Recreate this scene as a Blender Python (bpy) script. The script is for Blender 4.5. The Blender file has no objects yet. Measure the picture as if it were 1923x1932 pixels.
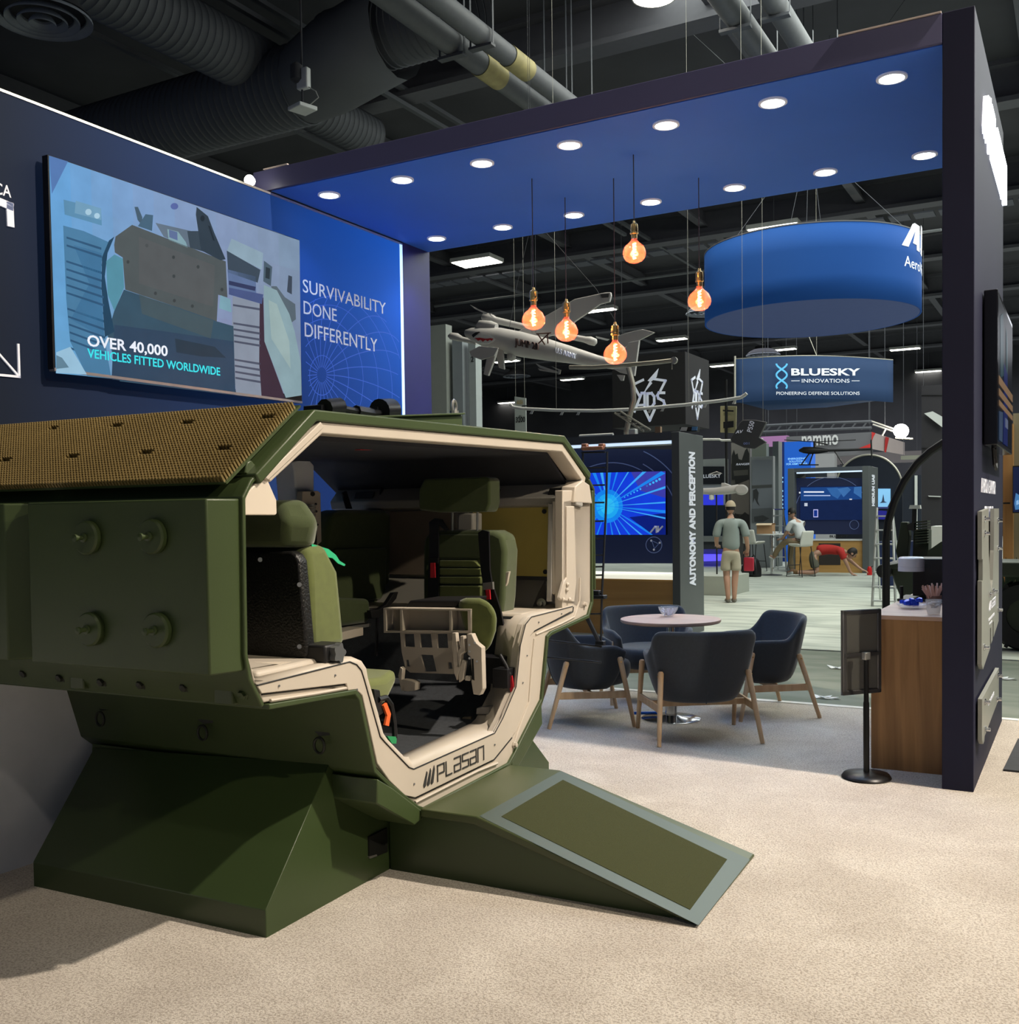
import bpy, bmesh, math, random
from math import sin, cos, pi, radians as R
from mathutils import Vector as V, Matrix, noise
random.seed(7)
SC = bpy.context.scene
COL = SC.collection

# ---------------------------------------------------------------- camera
D2 = pi / 180
YAW, PIT, ROLL, FOC, CY0, DY = 29.31143 * D2, -1.86813 * D2, -0.75605 * D2, 1942.25, 1034.85, 2.258 * D2
EYE = V((0, 0, 1.56))
_r = V((cos(YAW), sin(YAW), 0)); _f = V((-sin(YAW), cos(YAW), 0)); _u = V((0, 0, 1))
_f2 = _f * cos(PIT) + _u * sin(PIT); _u2 = _u * cos(PIT) - _f * sin(PIT)
RT = _r * cos(ROLL) + _u2 * sin(ROLL); UP = _u2 * cos(ROLL) - _r * sin(ROLL); FW = _f2
cd = bpy.data.cameras.new('camera'); cam = bpy.data.objects.new('camera', cd); COL.objects.link(cam)
m = Matrix((RT, UP, -FW)).transposed().to_4x4(); m.translation = EYE
cam.matrix_world = m
cd.sensor_fit = 'VERTICAL'; cd.sensor_height = 36; cd.lens = FOC * 36 / 1932
cd.shift_y = (CY0 - 966) / 1932
cd.clip_start = .05; cd.clip_end = 300
SC.camera = cam

# ---------------------------------------------------------------- world, lights, exposure
w = bpy.data.worlds.new('world'); SC.world = w; w.use_nodes = True
bg = w.node_tree.nodes['Background']; bg.inputs[0].default_value = (.36, .44, .6, 1); bg.inputs[1].default_value = .22
SC.view_settings.view_transform = 'Standard'; SC.view_settings.look = 'None'
SC.view_settings.exposure = 0.0; SC.view_settings.gamma = 1; SC.view_settings.use_curve_mapping = False
SC.cycles.use_denoising = True
SC.cycles.max_bounces = 6; SC.cycles.diffuse_bounces = 3; SC.cycles.glossy_bounces = 3
SC.cycles.transmission_bounces = 6; SC.cycles.transparent_max_bounces = 8
SC.cycles.caustics_reflective = False; SC.cycles.caustics_refractive = False
SC.cycles.sample_clamp_indirect = 4

def light(name, kind, loc, energy, color, to=None, **k):
    d = bpy.data.lights.new(name, kind); d.energy = energy; d.color = color
    for a, b in k.items(): setattr(d, a, b)
    o = bpy.data.objects.new(name, d); COL.objects.link(o); o.location = loc
    if to is not None:
        o.rotation_euler = (V(to) - V(loc)).to_track_quat('-Z', 'Y').to_euler()
    return o
# the hall's own high lamps (out of frame above the booth aisle) and one added far light
light('hall_light', 'SPOT', (3.2, 5.85, 9.0), 5400, (1, .87, .72), (-1.6, 1.4, 0), spot_size=R(104), spot_blend=.5, shadow_soft_size=.12)
light('hall_light', 'SPOT', (-.6, -3.6, 8.8), 330, (1, .88, .74), (-2.0, 1.6, 0), spot_size=R(95), spot_blend=.6, shadow_soft_size=.2)
light('hall_light', 'AREA', (-1, 19, 9.3), 2100, (.92, .98, .9), (-3, 19, 0), shape='RECTANGLE', size=13, size_y=11)
light('hall_light', 'AREA', (-5, 34, 9.3), 1900, (.92, .98, .95), (-5, 34, 0), shape='RECTANGLE', size=20, size_y=12)
light('hall_light', 'AREA', (-8, 53, 9.3), 2200, (.9, .93, 1), (-8, 53, 0), shape='RECTANGLE', size=30, size_y=14)  # added area light that brightens the far end of the hall
light('hall_light', 'AREA', (6, 12, 9.3), 500, (.95, .97, .9), (4, 12, 0), shape='RECTANGLE', size=6, size_y=8)

light('hall_light', 'SPOT', (8.8, 3.3, 8.0), 2600, (1, .87, .66), (-2.7, 4.7, 1.0), spot_size=R(28), spot_blend=.8, shadow_soft_size=.15)

# ---------------------------------------------------------------- pixel helpers: a point of the photograph put on a real plane
def ray(x, y): return RT * ((x - 961.5) / FOC) - UP * ((y - CY0) / FOC) + FW
def hit(x, y, n, d):
    r = ray(x, y); n = V(n); return EYE + r * ((d - n.dot(EYE)) / n.dot(r))
def G(x, y, z=0): return hit(x, y, (0, 0, 1), z)
def PX(x, y, X): return hit(x, y, (1, 0, 0), X)
def PY(x, y, Y): return hit(x, y, (0, 1, 0), Y)
EX = V((cos(DY), sin(DY), 0)); EY = V((-sin(DY), cos(DY), 0))
def C2W(p): return EX * p[0] + EY * p[1] + V((0, 0, p[2]))
def CX(x, y, X): return hit(x, y, EX, X)          # on the plane x' = X of the cab's own frame
def CY(x, y, Y): return hit(x, y, EY, Y)
def depth(p): return (V(p) - EYE).dot(FW)
def PD(x, y, d):                                   # at a distance d along the view
    return EYE + ray(x, y) * d

# ---------------------------------------------------------------- materials
MATS = {}
def mat(name, col, rough=.5, metal=0, emit=None, es=1, var=.08, vs=8, bump=0, bs=60, spec=.5, coat=0, alpha=1, trans=0, ior=1.45, sheen=0, col2=None):
    if name in MATS: return MATS[name]
    m = bpy.data.materials.new(name); m.use_nodes = True; MATS[name] = m
    nt = m.node_tree; N = nt.nodes; L = nt.links; b = N['Principled BSDF']
    def s(k, v): b.inputs[k].default_value = v
    s('Roughness', rough); s('Metallic', metal); s('Specular IOR Level', spec); s('Coat Weight', coat); s('Alpha', alpha)
    s('Transmission Weight', trans); s('IOR', ior); s('Sheen Weight', sheen)
    tc = N.new('ShaderNodeTexCoord')
    if var > 0 or col2:
        nz = N.new('ShaderNodeTexNoise'); nz.inputs['Scale'].default_value = vs; nz.inputs['Detail'].default_value = 4
        L.new(tc.outputs['Object'], nz.inputs['Vector'])
        mx = N.new('ShaderNodeMix'); mx.data_type = 'RGBA'
        c2 = col2 or tuple(min(1, c * (1 + var * 2)) for c in col); c1 = col if col2 else tuple(c * (1 - var) for c in col)
        mx.inputs[6].default_value = (*c1, 1); mx.inputs[7].default_value = (*c2, 1)
        L.new(nz.outputs['Fac'], mx.inputs[0]); L.new(mx.outputs[2], b.inputs['Base Color'])
    else: s('Base Color', (*col, 1))
    if emit: s('Emission Color', (*emit, 1)); s('Emission Strength', es)
    if bump > 0:
        n2 = N.new('ShaderNodeTexNoise'); n2.inputs['Scale'].default_value = bs; n2.inputs['Detail'].default_value = 3
        L.new(tc.outputs['Object'], n2.inputs['Vector'])
        bp = N.new('ShaderNodeBump'); bp.inputs['Strength'].default_value = bump; bp.inputs['Distance'].default_value = .01
        L.new(n2.outputs['Fac'], bp.inputs['Height']); L.new(bp.outputs[0], b.inputs['Normal'])
    return m
def srgb(r, g, b):
    f = lambda c: (c / 255 / 12.92) if c <= 10 else ((c / 255 + .055) / 1.055) ** 2.4
    return (f(r), f(g), f(b))
def glow(name, rgb, es=1, rough=.22):           # a picture area of a lit screen
    if name in MATS: return MATS[name]
    m = mat(name, (.004, .004, .005), .3, emit=srgb(*rgb), es=es, var=0, spec=.06); nt = m.node_tree; N = nt.nodes; b = N['Principled BSDF']
    n = N.new('ShaderNodeTexNoise'); n.inputs['Scale'].default_value = 7; n.inputs['Detail'].default_value = 5; nt.links.new(N['Texture Coordinate'].outputs['Object'], n.inputs['Vector'])
    r = N.new('ShaderNodeMapRange'); r.inputs[1].default_value = .3; r.inputs[2].default_value = .7; r.inputs[3].default_value = es * .94; r.inputs[4].default_value = es * 1.06
    nt.links.new(n.outputs['Fac'], r.inputs[0]); nt.links.new(r.outputs[0], b.inputs['Emission Strength'])
    return m
def wood(name, c1, c2, axis=2, sc=14, rough=.5):
    if name in MATS: return MATS[name]
    m = mat(name, c1, rough, var=0)
    nt = m.node_tree; N = nt.nodes; L = nt.links; b = N['Principled BSDF']
    tc = N.new('ShaderNodeTexCoord'); mp = N.new('ShaderNodeMapping'); L.new(tc.outputs['Object'], mp.inputs[0])
    s = [sc, sc, sc]; s[axis] = sc * .05; mp.inputs['Scale'].default_value = s
    nz = N.new('ShaderNodeTexNoise'); nz.inputs['Scale'].default_value = 1.6; nz.inputs['Detail'].default_value = 8; nz.inputs['Distortion'].default_value = .6
    L.new(mp.outputs[0], nz.inputs['Vector'])
    cr = N.new('ShaderNodeValToRGB'); cr.color_ramp.elements[0].position = .3; cr.color_ramp.elements[0].color = (*c1, 1)
    cr.color_ramp.elements[1].position = .72; cr.color_ramp.elements[1].color = (*c2, 1)
    L.new(nz.outputs['Fac'], cr.inputs[0]); L.new(cr.outputs[0], b.inputs['Base Color'])
    return m

# ---------------------------------------------------------------- mesh builder
WM = {}
class M:
    def __init__(s, T=None): s.v = []; s.f = []; s.T = T
    def pt(s, p): s.v.append(V(s.T(p)) if s.T else V(p)); return len(s.v) - 1
    def add(s, pts, faces):
        o = len(s.v)
        for p in pts: s.pt(p)
        for f in faces: s.f.append([i + o for i in f])
        return s
    def box(s, a, b):
        (x0, y0, z0), (x1, y1, z1) = a, b
        x0, x1 = sorted((x0, x1)); y0, y1 = sorted((y0, y1)); z0, z1 = sorted((z0, z1))
        return s.add([(x0, y0, z0), (x1, y0, z0), (x1, y1, z0), (x0, y1, z0), (x0, y0, z1), (x1, y0, z1), (x1, y1, z1), (x0, y1, z1)],
                     [(3, 2, 1, 0), (4, 5, 6, 7), (0, 1, 5, 4), (1, 2, 6, 5), (2, 3, 7, 6), (3, 0, 4, 7)])
    def obox(s, c, ax, ay, az):                 # oriented box: centre and three half vectors
        c, ax, ay, az = V(c), V(ax), V(ay), V(az)
        P = [c + ax * i + ay * j + az * k for k in (-1, 1) for i, j in ((-1, -1), (1, -1), (1, 1), (-1, 1))]
        return s.add(P, [(3, 2, 1, 0), (4, 5, 6, 7), (0, 1, 5, 4), (1, 2, 6, 5), (2, 3, 7, 6), (3, 0, 4, 7)])
    def prism(s, pts, d):                       # planar outline swept along d
        n = len(pts); P = [V(p) for p in pts]; d = V(d)
        return s.add(P + [p + d for p in P], [tuple(range(n))[::-1], tuple(range(n, 2 * n))] + [(i, (i + 1) % n, n + (i + 1) % n, n + i) for i in range(n)])
    def loft(s, rings, cap=True, closed=True):
        n = len(rings[0]); P = [p for r in rings for p in r]; F = []
        for k in range(len(rings) - 1):
            for i in range(n if closed else n - 1):
                j = (i + 1) % n; F.append((k * n + i, k * n + j, (k + 1) * n + j, (k + 1) * n + i))
        if cap: F += [tuple(range(n))[::-1], tuple((len(rings) - 1) * n + i for i in range(n))]
        return s.add(P, F)
    def tube(s, path, r, seg=8, cap=True):
        path = [V(p) for p in path]; rs = r if isinstance(r, (list, tuple)) else [r] * len(path)
        rings = []; prev = None
        for i, p in enumerate(path):
            t = (path[min(i + 1, len(path) - 1)] - path[max(i - 1, 0)]).normalized()
            if prev is None:
                a = V((0, 0, 1)) if abs(t.z) < .9 else V((1, 0, 0)); u = t.cross(a).normalized()
            else: u = (prev - t * prev.dot(t)).normalized()
            prev = u; w_ = t.cross(u)
            rings.append([p + (u * cos(2 * pi * k / seg) + w_ * sin(2 * pi * k / seg)) * rs[i] for k in range(seg)])
        return s.loft(rings, cap)
    def cyl(s, a, b, r, seg=24, r2=None): return s.tube([a, b], [r, r if r2 is None else r2], seg)
    def lathe(s, prof, c, ax=(0, 0, 1), seg=32, cap=False):
        ax = V(ax).normalized(); a = V((0, 0, 1)) if abs(ax.z) < .9 else V((1, 0, 0)); u = ax.cross(a).normalized(); w_ = ax.cross(u); c = V(c)
        return s.loft([[c + ax * h + (u * cos(2 * pi * k / seg) + w_ * sin(2 * pi * k / seg)) * max(r, 1e-4) for k in range(seg)] for r, h in prof], cap)
    def grid(s, fn, nu, nv, closeu=False):
        P = [fn(i / (nu if closeu else nu - 1), j / (nv - 1)) for j in range(nv) for i in range(nu)]; F = []
        for j in range(nv - 1):
            for i in range(nu if closeu else nu - 1):
                k = (i + 1) % nu; F.append((j * nu + i, j * nu + k, (j + 1) * nu + k, (j + 1) * nu + i))
        return s.add(P, F)
    def ribbon(s, prof, t, a, b, left=1):       # open (y,z) profile thickened by t, swept in x from a to b
        n = len(prof); off = []
        for i in range(n):
            p = V(prof[i]).to_2d() if len(prof[i]) == 3 else V(prof[i])
            q0 = V(prof[max(i - 1, 0)]); q1 = V(prof[min(i + 1, n - 1)])
            d0 = (p - q0).normalized() if i > 0 else (q1 - p).normalized(); d1 = (q1 - p).normalized() if i < n - 1 else d0
            nn = V((-(d0.y + d1.y), d0.x + d1.x)); nn.normalize(); c = max(.5, nn.dot(V((-d0.y, d0.x))))
            off.append(p + nn * (t * left / c))
        ring = [(p[0], p[1]) for p in prof] + [(q.x, q.y) for q in off[::-1]]
        N = 2 * n
        P = [(a, y, z) for y, z in ring] + [(b, y, z) for y, z in ring]
        F = [(i, (i + 1) % N, N + (i + 1) % N, N + i) for i in range(N)]
        for k in (0, N): F += [(k + i, k + i + 1, k + N - 2 - i, k + N - 1 - i) for i in range(n - 1)]
        return s.add(P, F)
    def text(s, txt, o, right, up, size=1, ext=.002, align='LEFT', stretch=1, shear=0, bold=0, space=1, cap=0, width=0):
        c = bpy.data.curves.new('t', 'FONT'); c.body = txt; c.size = size; c.align_x = align; c.extrude = 0; c.shear = shear; c.offset = bold; c.space_character = space
        c.resolution_u = 3
        ob = bpy.data.objects.new('t', c); COL.objects.link(ob)
        me = bpy.data.meshes.new_from_object(ob); bpy.data.objects.remove(ob); bpy.data.curves.remove(c)
        xs = [q.co.x for q in me.vertices]; ym = max(q.co.y for q in me.vertices)
        ku = cap / ym if cap else 1; kr = width / (max(xs) - min(xs)) if width else stretch * ku
        if width and align == 'LEFT': o = V(o) - V(right).normalized() * min(xs) * kr
        rt, u = V(right).normalized() * kr, V(up).normalized() * ku; n = V(right).cross(V(up)).normalized() * ext; o = V(o)
        P = [o + rt * q.co.x + u * q.co.y for q in me.vertices]; n0 = len(P)
        F = [tuple(p.vertices) for p in me.polygons]
        cnt = {}
        for f in F:
            for i in range(len(f)):
                e = (f[i], f[(i + 1) % len(f)]); cnt[e] = 1
        F2 = [tuple(i + n0 for i in f) for f in F] + [f[::-1] for f in F]
        for (a, b) in cnt:
            if (b, a) not in cnt: F2.append((a, b, b + n0, a + n0))
        s.add(P + [p + n for p in P], F2); bpy.data.meshes.remove(me)
        return s
    def mesh(s, name, inv, smooth):
        me = bpy.data.meshes.new(name); me.from_pydata([inv @ p for p in s.v], [], s.f)
        bm = bmesh.new(); bm.from_mesh(me); bmesh.ops.recalc_face_normals(bm, faces=bm.faces); bm.to_mesh(me); bm.free()
        if smooth is not None:
            me.polygons.foreach_set('use_smooth', [True] * len(me.polygons)); me.set_sharp_from_angle(angle=R(smooth))
        return me
    def build(s, name, material, parent=None, label=None, cat=None, group=None, kind=None, bevel=0, seg=2, smooth=35, sub=0, solid=0):
        if parent is not None: inv = WM[parent.name].inverted()
        else:
            xs = [p.x for p in s.v]; ys = [p.y for p in s.v]; zs = [p.z for p in s.v]
            W = Matrix.Translation(((min(xs) + max(xs)) / 2, (min(ys) + max(ys)) / 2, min(zs))); inv = W.inverted()
        me = s.mesh(name, inv, smooth); me.materials.append(material)
        o = bpy.data.objects.new(name, me); COL.objects.link(o)
        if parent is not None: o.parent = parent; WM[o.name] = WM[parent.name].copy()
        else: o.matrix_world = W; WM[o.name] = W
        if solid: md = o.modifiers.new('solid', 'SOLIDIFY'); md.thickness = solid; md.offset = 0
        if bevel: md = o.modifiers.new('bevel', 'BEVEL'); md.width = bevel; md.segments = seg; md.limit_method = 'ANGLE'; md.angle_limit = R(28); md.harden_normals = False
        if sub: md = o.modifiers.new('sub', 'SUBSURF'); md.levels = sub; md.render_levels = sub
        tag(o, label, cat, group, kind)
        return o
def tag(o, label=None, cat=None, group=None, kind=None):
    for k, v in (('label', label), ('category', cat), ('group', group), ('kind', kind)):
        if v: o[k] = v
    return o
def empty(name, loc, rz=0, label=None, cat=None, group=None):
    o = bpy.data.objects.new(name, None); COL.objects.link(o); o.empty_display_size = .2
    o.location = loc; o.rotation_euler = (0, 0, rz)
    WM[o.name] = Matrix.Translation(V(loc)) @ Matrix.Rotation(rz, 4, 'Z')
    return tag(o, label, cat, group)
def copy_tree(o, loc, rz, label=None, parent=None):
    def cp(q, par):
        c = q.copy(); COL.objects.link(c)
        if par is not None: c.parent = par
        for ch in [x for x in list(bpy.data.objects) if x.parent == q]: cp(ch, c)
        return c
    c = cp(o, parent); c.location = loc; c.rotation_euler = (0, 0, rz)
    WM[c.name] = Matrix.Translation(V(loc)) @ Matrix.Rotation(rz, 4, 'Z')
    if label: c['label'] = label
    return c
def loc_T(root):                                   # local coordinates of a root -> world
    W = WM[root.name]
    return lambda p: W @ V(p)
# ================================================================ THE SETTING
def carpet(name, c1, c2, c3, s1, s2, bump=.5, bs=300):
    m = mat(name, c1, .95, var=0, spec=.1, sheen=.2); nt = m.node_tree; N = nt.nodes; L = nt.links; b = N['Principled BSDF']
    tc = N.new('ShaderNodeTexCoord')
    def nz(sc, det, dis=0):
        n = N.new('ShaderNodeTexNoise'); n.inputs['Scale'].default_value = sc; n.inputs['Detail'].default_value = det; n.inputs['Distortion'].default_value = dis
        L.new(tc.outputs['Object'], n.inputs['Vector']); return n
    a, c, d = nz(s1, 6, .8), nz(s2, 3), nz(bs, 2)
    r1 = N.new('ShaderNodeValToRGB'); r1.color_ramp.elements[0].position = .36; r1.color_ramp.elements[1].position = .64
    r1.color_ramp.elements[0].color = (*c1, 1); r1.color_ramp.elements[1].color = (*c2, 1); L.new(a.outputs['Fac'], r1.inputs[0])
    r2 = N.new('ShaderNodeValToRGB'); r2.color_ramp.elements[0].position = .36; r2.color_ramp.elements[1].position = .56
    r2.color_ramp.elements[0].color = (*c3, 1); r2.color_ramp.elements[1].color = (1, 1, 1, 1); L.new(c.outputs['Fac'], r2.inputs[0])
    mx = N.new('ShaderNodeMix'); mx.data_type = 'RGBA'; mx.blend_type = 'MULTIPLY'; mx.inputs[0].default_value = .75
    L.new(r1.outputs[0], mx.inputs[6]); L.new(r2.outputs[0], mx.inputs[7]); L.new(mx.outputs[2], b.inputs['Base Color'])
    bp = N.new('ShaderNodeBump'); bp.inputs['Strength'].default_value = bump; bp.inputs['Distance'].default_value = .02
    ad = N.new('ShaderNodeMath'); ad.operation = 'ADD'; L.new(c.outputs['Fac'], ad.inputs[0]); L.new(d.outputs['Fac'], ad.inputs[1])
    L.new(ad.outputs[0], bp.inputs['Height']); L.new(bp.outputs[0], b.inputs['Normal'])
    return m
def streaks(name, c1, c2, sx, sy):
    m = mat(name, c1, .8, var=0, spec=.2); nt = m.node_tree; N = nt.nodes; L = nt.links; b = N['Principled BSDF']
    tc = N.new('ShaderNodeTexCoord'); mp = N.new('ShaderNodeMapping'); mp.inputs['Scale'].default_value = (sx, sy, 1); mp.inputs['Rotation'].default_value = (0, 0, -.5)
    L.new(tc.outputs['Object'], mp.inputs[0]); n = N.new('ShaderNodeTexNoise'); n.inputs['Scale'].default_value = 1; n.inputs['Detail'].default_value = 6; n.inputs['Distortion'].default_value = .5
    L.new(mp.outputs[0], n.inputs['Vector']); r = N.new('ShaderNodeValToRGB'); r.color_ramp.elements[0].position = .38; r.color_ramp.elements[1].position = .6
    r.color_ramp.elements[0].color = (*c1, 1); r.color_ramp.elements[1].color = (*c2, 1); L.new(n.outputs['Fac'], r.inputs[0]); L.new(r.outputs[0], b.inputs['Base Color'])
    return m
M_carpet = carpet('plush carpet', (.54, .485, .42), (.64, .585, .515), (.46, .42, .38), 2.2, 120)
M_hall = streaks('hall carpet', (.34, .37, .33), (.50, .53, .47), .9, 4)
M_conc = streaks('bare concrete', (.12, .14, .11), (.17, .185, .15), 1.2, 3)
def slab(name, x0, y0, z0, x1, y1, z1, m, kind='structure', **k): return M().box((x0, y0, z0), (x1, y1, z1)).build(name, m, kind=kind, smooth=None, **k)
slab('floor', -13, -5, -.06, 5, 8.42, 0, M_carpet)
slab('floor', -30, 8.42, -.06, 24, 11.75, -.012, M_conc)
slab('floor', -45, 11.75, -.06, 24, 64, 0, M_hall)
slab('trim_1', -9, 8.36, 0, 4, 8.44, .004, mat('pale floor tape', (.52, .51, .47), .6, var=.1, vs=20))
M_black = mat('hall black paint', (.045, .045, .052), .85, var=.3, vs=.6)
M_duct = mat('grey duct', (.075, .08, .092), .6, var=.15, vs=.8)
slab('ceiling', -50, -8, 10.6, 30, 66, 10.8, M_black)
slab('wall_back', -50, 64, 0, 30, 64.3, 10.6, M_black)
slab('wall_left', -46, -8, 0, -45.7, 64, 10.6, M_black)
slab('wall_right', 24, -8, 0, 24.3, 64, 10.6, M_black)
# roof beams (painted, seen dark between the ducts)
for i, y in enumerate((10.5, 17, 23.5, 30, 36.5, 43, 49.5, 56)):
    M().box((-45, y - .25, 9.75), (24, y + .25, 9.85)).box((-45, y - .05, 9.85), (24, y + .05, 10.5)).box((-45, y - .25, 10.5), (24, y + .25, 10.6)).build('roof_beam', mat('beam paint', (.10, .10, .115), .7), kind='structure', smooth=None)
for x in (-38, -31, -24, -19, -14.5, -10, -5.5, -1, 3.5, 8, 14):
    M().box((x - .12, -8, 10.05), (x + .12, 64, 10.12)).box((x - .03, -8, 10.12), (x + .03, 64, 10.5)).build('roof_joist', mat('beam paint', (.10, .10, .115), .7), kind='structure', smooth=None)

# ---------------------------------------------------------------- ducts, diffusers, pipes under the hall roof
def duct(y=None, x=None, z=8.6, r=.5, a=0, b=1, label='', cat='duct', ribs=.14):
    mm = M(); n = int(abs(b - a) / ribs); prof = []
    for i in range(n + 1):
        prof += [(r, i * ribs), (r, i * ribs + ribs * .78), (r + .018, i * ribs + ribs * .86), (r, i * ribs + ribs * .94)]
    mm.lathe(prof, (a, y, z) if y is not None else (x, a, z), (1, 0, 0) if y is not None else (0, 1, 0), 28)
    return mm.build('air_duct', M_duct, label=label, cat=cat, smooth=60)
# big duct parallel to the canopy; placed where pixel rays meet its height
p = G(400, 207, 8.6)
duct(y=p.y, z=8.6, r=.62, a=-30, b=G(560, 150, 8.6).x, label='large dark spiral duct running low over the left wall, behind the antenna')
q = G(1000, 20, 9.2)
duct(y=G(700, 40, 9.2).y + .6, z=9.3, r=.55, a=G(640, 110, 9.2).x, b=G(800, 60, 9.2).x + 1.0, label='short thick spiral duct between the transition and the twin pipes', ribs=.12)
t0, t1 = G(365, 75, 8.9), G(490, 150, 8.9)
duct(x=t0.x, z=9.0, r=.46, a=3, b=t1.y + .4, label='spiral duct crossing the upper left toward the large duct')
duct(x=G(620, 240, 9.0).x, z=9.2, r=.4, a=p.y + .3, b=17, label='slimmer duct leaving the transition box toward the back of the hall')
# sheet metal transition between the ducts
a0 = G(560, 150, 8.6)
M().loft([[(a0.x - .05, p.y + .62 * cos(t), 8.6 + .62 * sin(t)) for t in [2 * pi * k / 16 for k in range(16)]],
          [(a0.x + .6, p.y + .75 * cos(t), 8.75 + .7 * sin(t)) for t in [2 * pi * k / 16 for k in range(16)]],
          [(a0.x + 1.5, G(700, 40, 9.2).y + .6 + .75 * cos(t), 9.3 + .75 * sin(t)) for t in [2 * pi * k / 16 for k in range(16)]],
          [(G(640, 110, 9.2).x + .3, G(700, 40, 9.2).y + .6 + .56 * cos(t), 9.3 + .56 * sin(t)) for t in [2 * pi * k / 16 for k in range(16)]]]).build(
    'duct_transition', M_duct, label='flat sided sheet metal transition joining two ducts above the antenna', cat='duct', smooth=40)
def pipe(px, py, z, r, y0, y1, label, group=None, band=None):
    c = G(px, py, z); mm = M().cyl((c.x, y0, z), (c.x, y1, z), r, 20)
    o = mm.build('insulated_pipe', mat('pipe wrap', (.10, .105, .115), .6, var=.12), label=label, cat='pipe', group=group)
    y = y0
    while y < y1:
        M().box((c.x - r * 1.25, y, z - r * 1.25), (c.x + r * 1.25, y + .12, z - r * 1.02)).box((c.x - r * 1.25, y + .04, z - r), (c.x - r * 1.2, y + .08, 10.5)).box((c.x + r * 1.2, y + .04, z - r), (c.x + r * 1.25, y + .08, 10.5)).build('hanger', M_duct, o, smooth=None)
        y += 3.3
    if band:
        bm_ = M()
        bm_.lathe([(r + .005, -.3), (r + .012, -.3), (r + .012, .3), (r + .005, .3)], (c.x, G(*band, z).y, z), (0, 1, 0), 20)
        bb = bm_.build('pipe_marker', mat('yellow marker', srgb(150, 140, 95), .6, var=.3, vs=6), o, label='pale yellow wrap marker with black print')
    return o
pipe(905, 120, 8.3, .17, 6, 19, 'left one of the twin insulated pipes with a yellow marker', band=(918, 135))
pipe(965, 110, 8.3, .15, 6, 19, 'right one of the twin insulated pipes with a yellow marker', band=(966, 122))
pipe(1400, 45, 9.0, .19, 12, 19, 'left one of two fat pipes just right of the bright lamp')
pipe(1480, 35, 9.0, .17, 12, 19, 'right one of two fat pipes just right of the bright lamp')
for (px, py, z, r, lb) in [(80, 38, 7.9, .60, 'large round ceiling diffuser in the top left corner'), (975, 711, 9.0, .75, 'dark round ceiling diffuser above the grey aisle placard'), (1335, 592, 9.0, .8, 'faint round ceiling diffuser left of the round blue sign'), (1440, 671, 9.0, .8, 'faint round ceiling diffuser under the round blue sign')]:
    c = G(px, py, z); t = empty('ceiling_diffuser', c, 0, lb, 'diffuser')
    mm = M()
    for k, (ra, rb) in enumerate(((1, .86), (.74, .62), (.5, .4), (.27, .2))):
        mm.lathe([(r * ra, -.02 * k), (r * ra, .03 - .02 * k), (r * rb, .09 - .02 * k), (r * rb, .06 - .02 * k)], c, (0, 0, 1), 40)
    mm.build('cone_rings', mat('diffuser grey', (.22, .24, .28), .5, var=.1), t, smooth=60)
    M().lathe([(r * .98, .06), (r * .8, .2), (r * .5, .32), (r * .45, .45)], c, (0, 0, 1), 32).build('neck', M_black, t, smooth=60)
# thin conduit lines and threaded rods
for k, (p0, z, L0) in enumerate([((420, 0), 9.6, 24), ((150, 70), 9.6, 22), ((880, 265), 9.6, 30)]):
    c = G(*p0, z); z += .12 * k; M().box((c.x - .05, 4, z), (c.x + .05, 4 + L0, z + .08)).build('cable_tray', M_duct, label=['thin tray over the middle of the spiral duct', 'thin tray passing beside the corner diffuser', 'thin tray above the canopy left of the lamp'][k], cat='cable tray', smooth=None)
for (pa, pb, z) in [((820, 578), (1330, 508), 8.2), ((1560, 463), (1780, 440), 8.2)]:
    a_, b_ = G(*pa, z), G(*pb, z); M().tube([a_, (b_.x, a_.y, z)], .035, 6).build('steel_pipe', mat('dull steel', (.16, .17, .18), .45, .6), label='long thin %s suspended under the hall roof' % ('pipe left of the round blue sign' if pa[0] < 900 else 'pipe right of the round blue sign'), cat='pipe')
# insulation strip girder seen behind the bulbs
a_ = G(1200, 480, 9.3)
g_ = M()
for i in range(60): g_.box((-22 + i * .62, a_.y, 9.3), (-22 + i * .62 + .5, a_.y + .55, 9.34))
g_.build('roof_deck_strip', mat('pale deck', (.10, .105, .13), .7), label='pale ribbed strip along the roof girder behind the bulbs', cat='roof deck', smooth=None)

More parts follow.
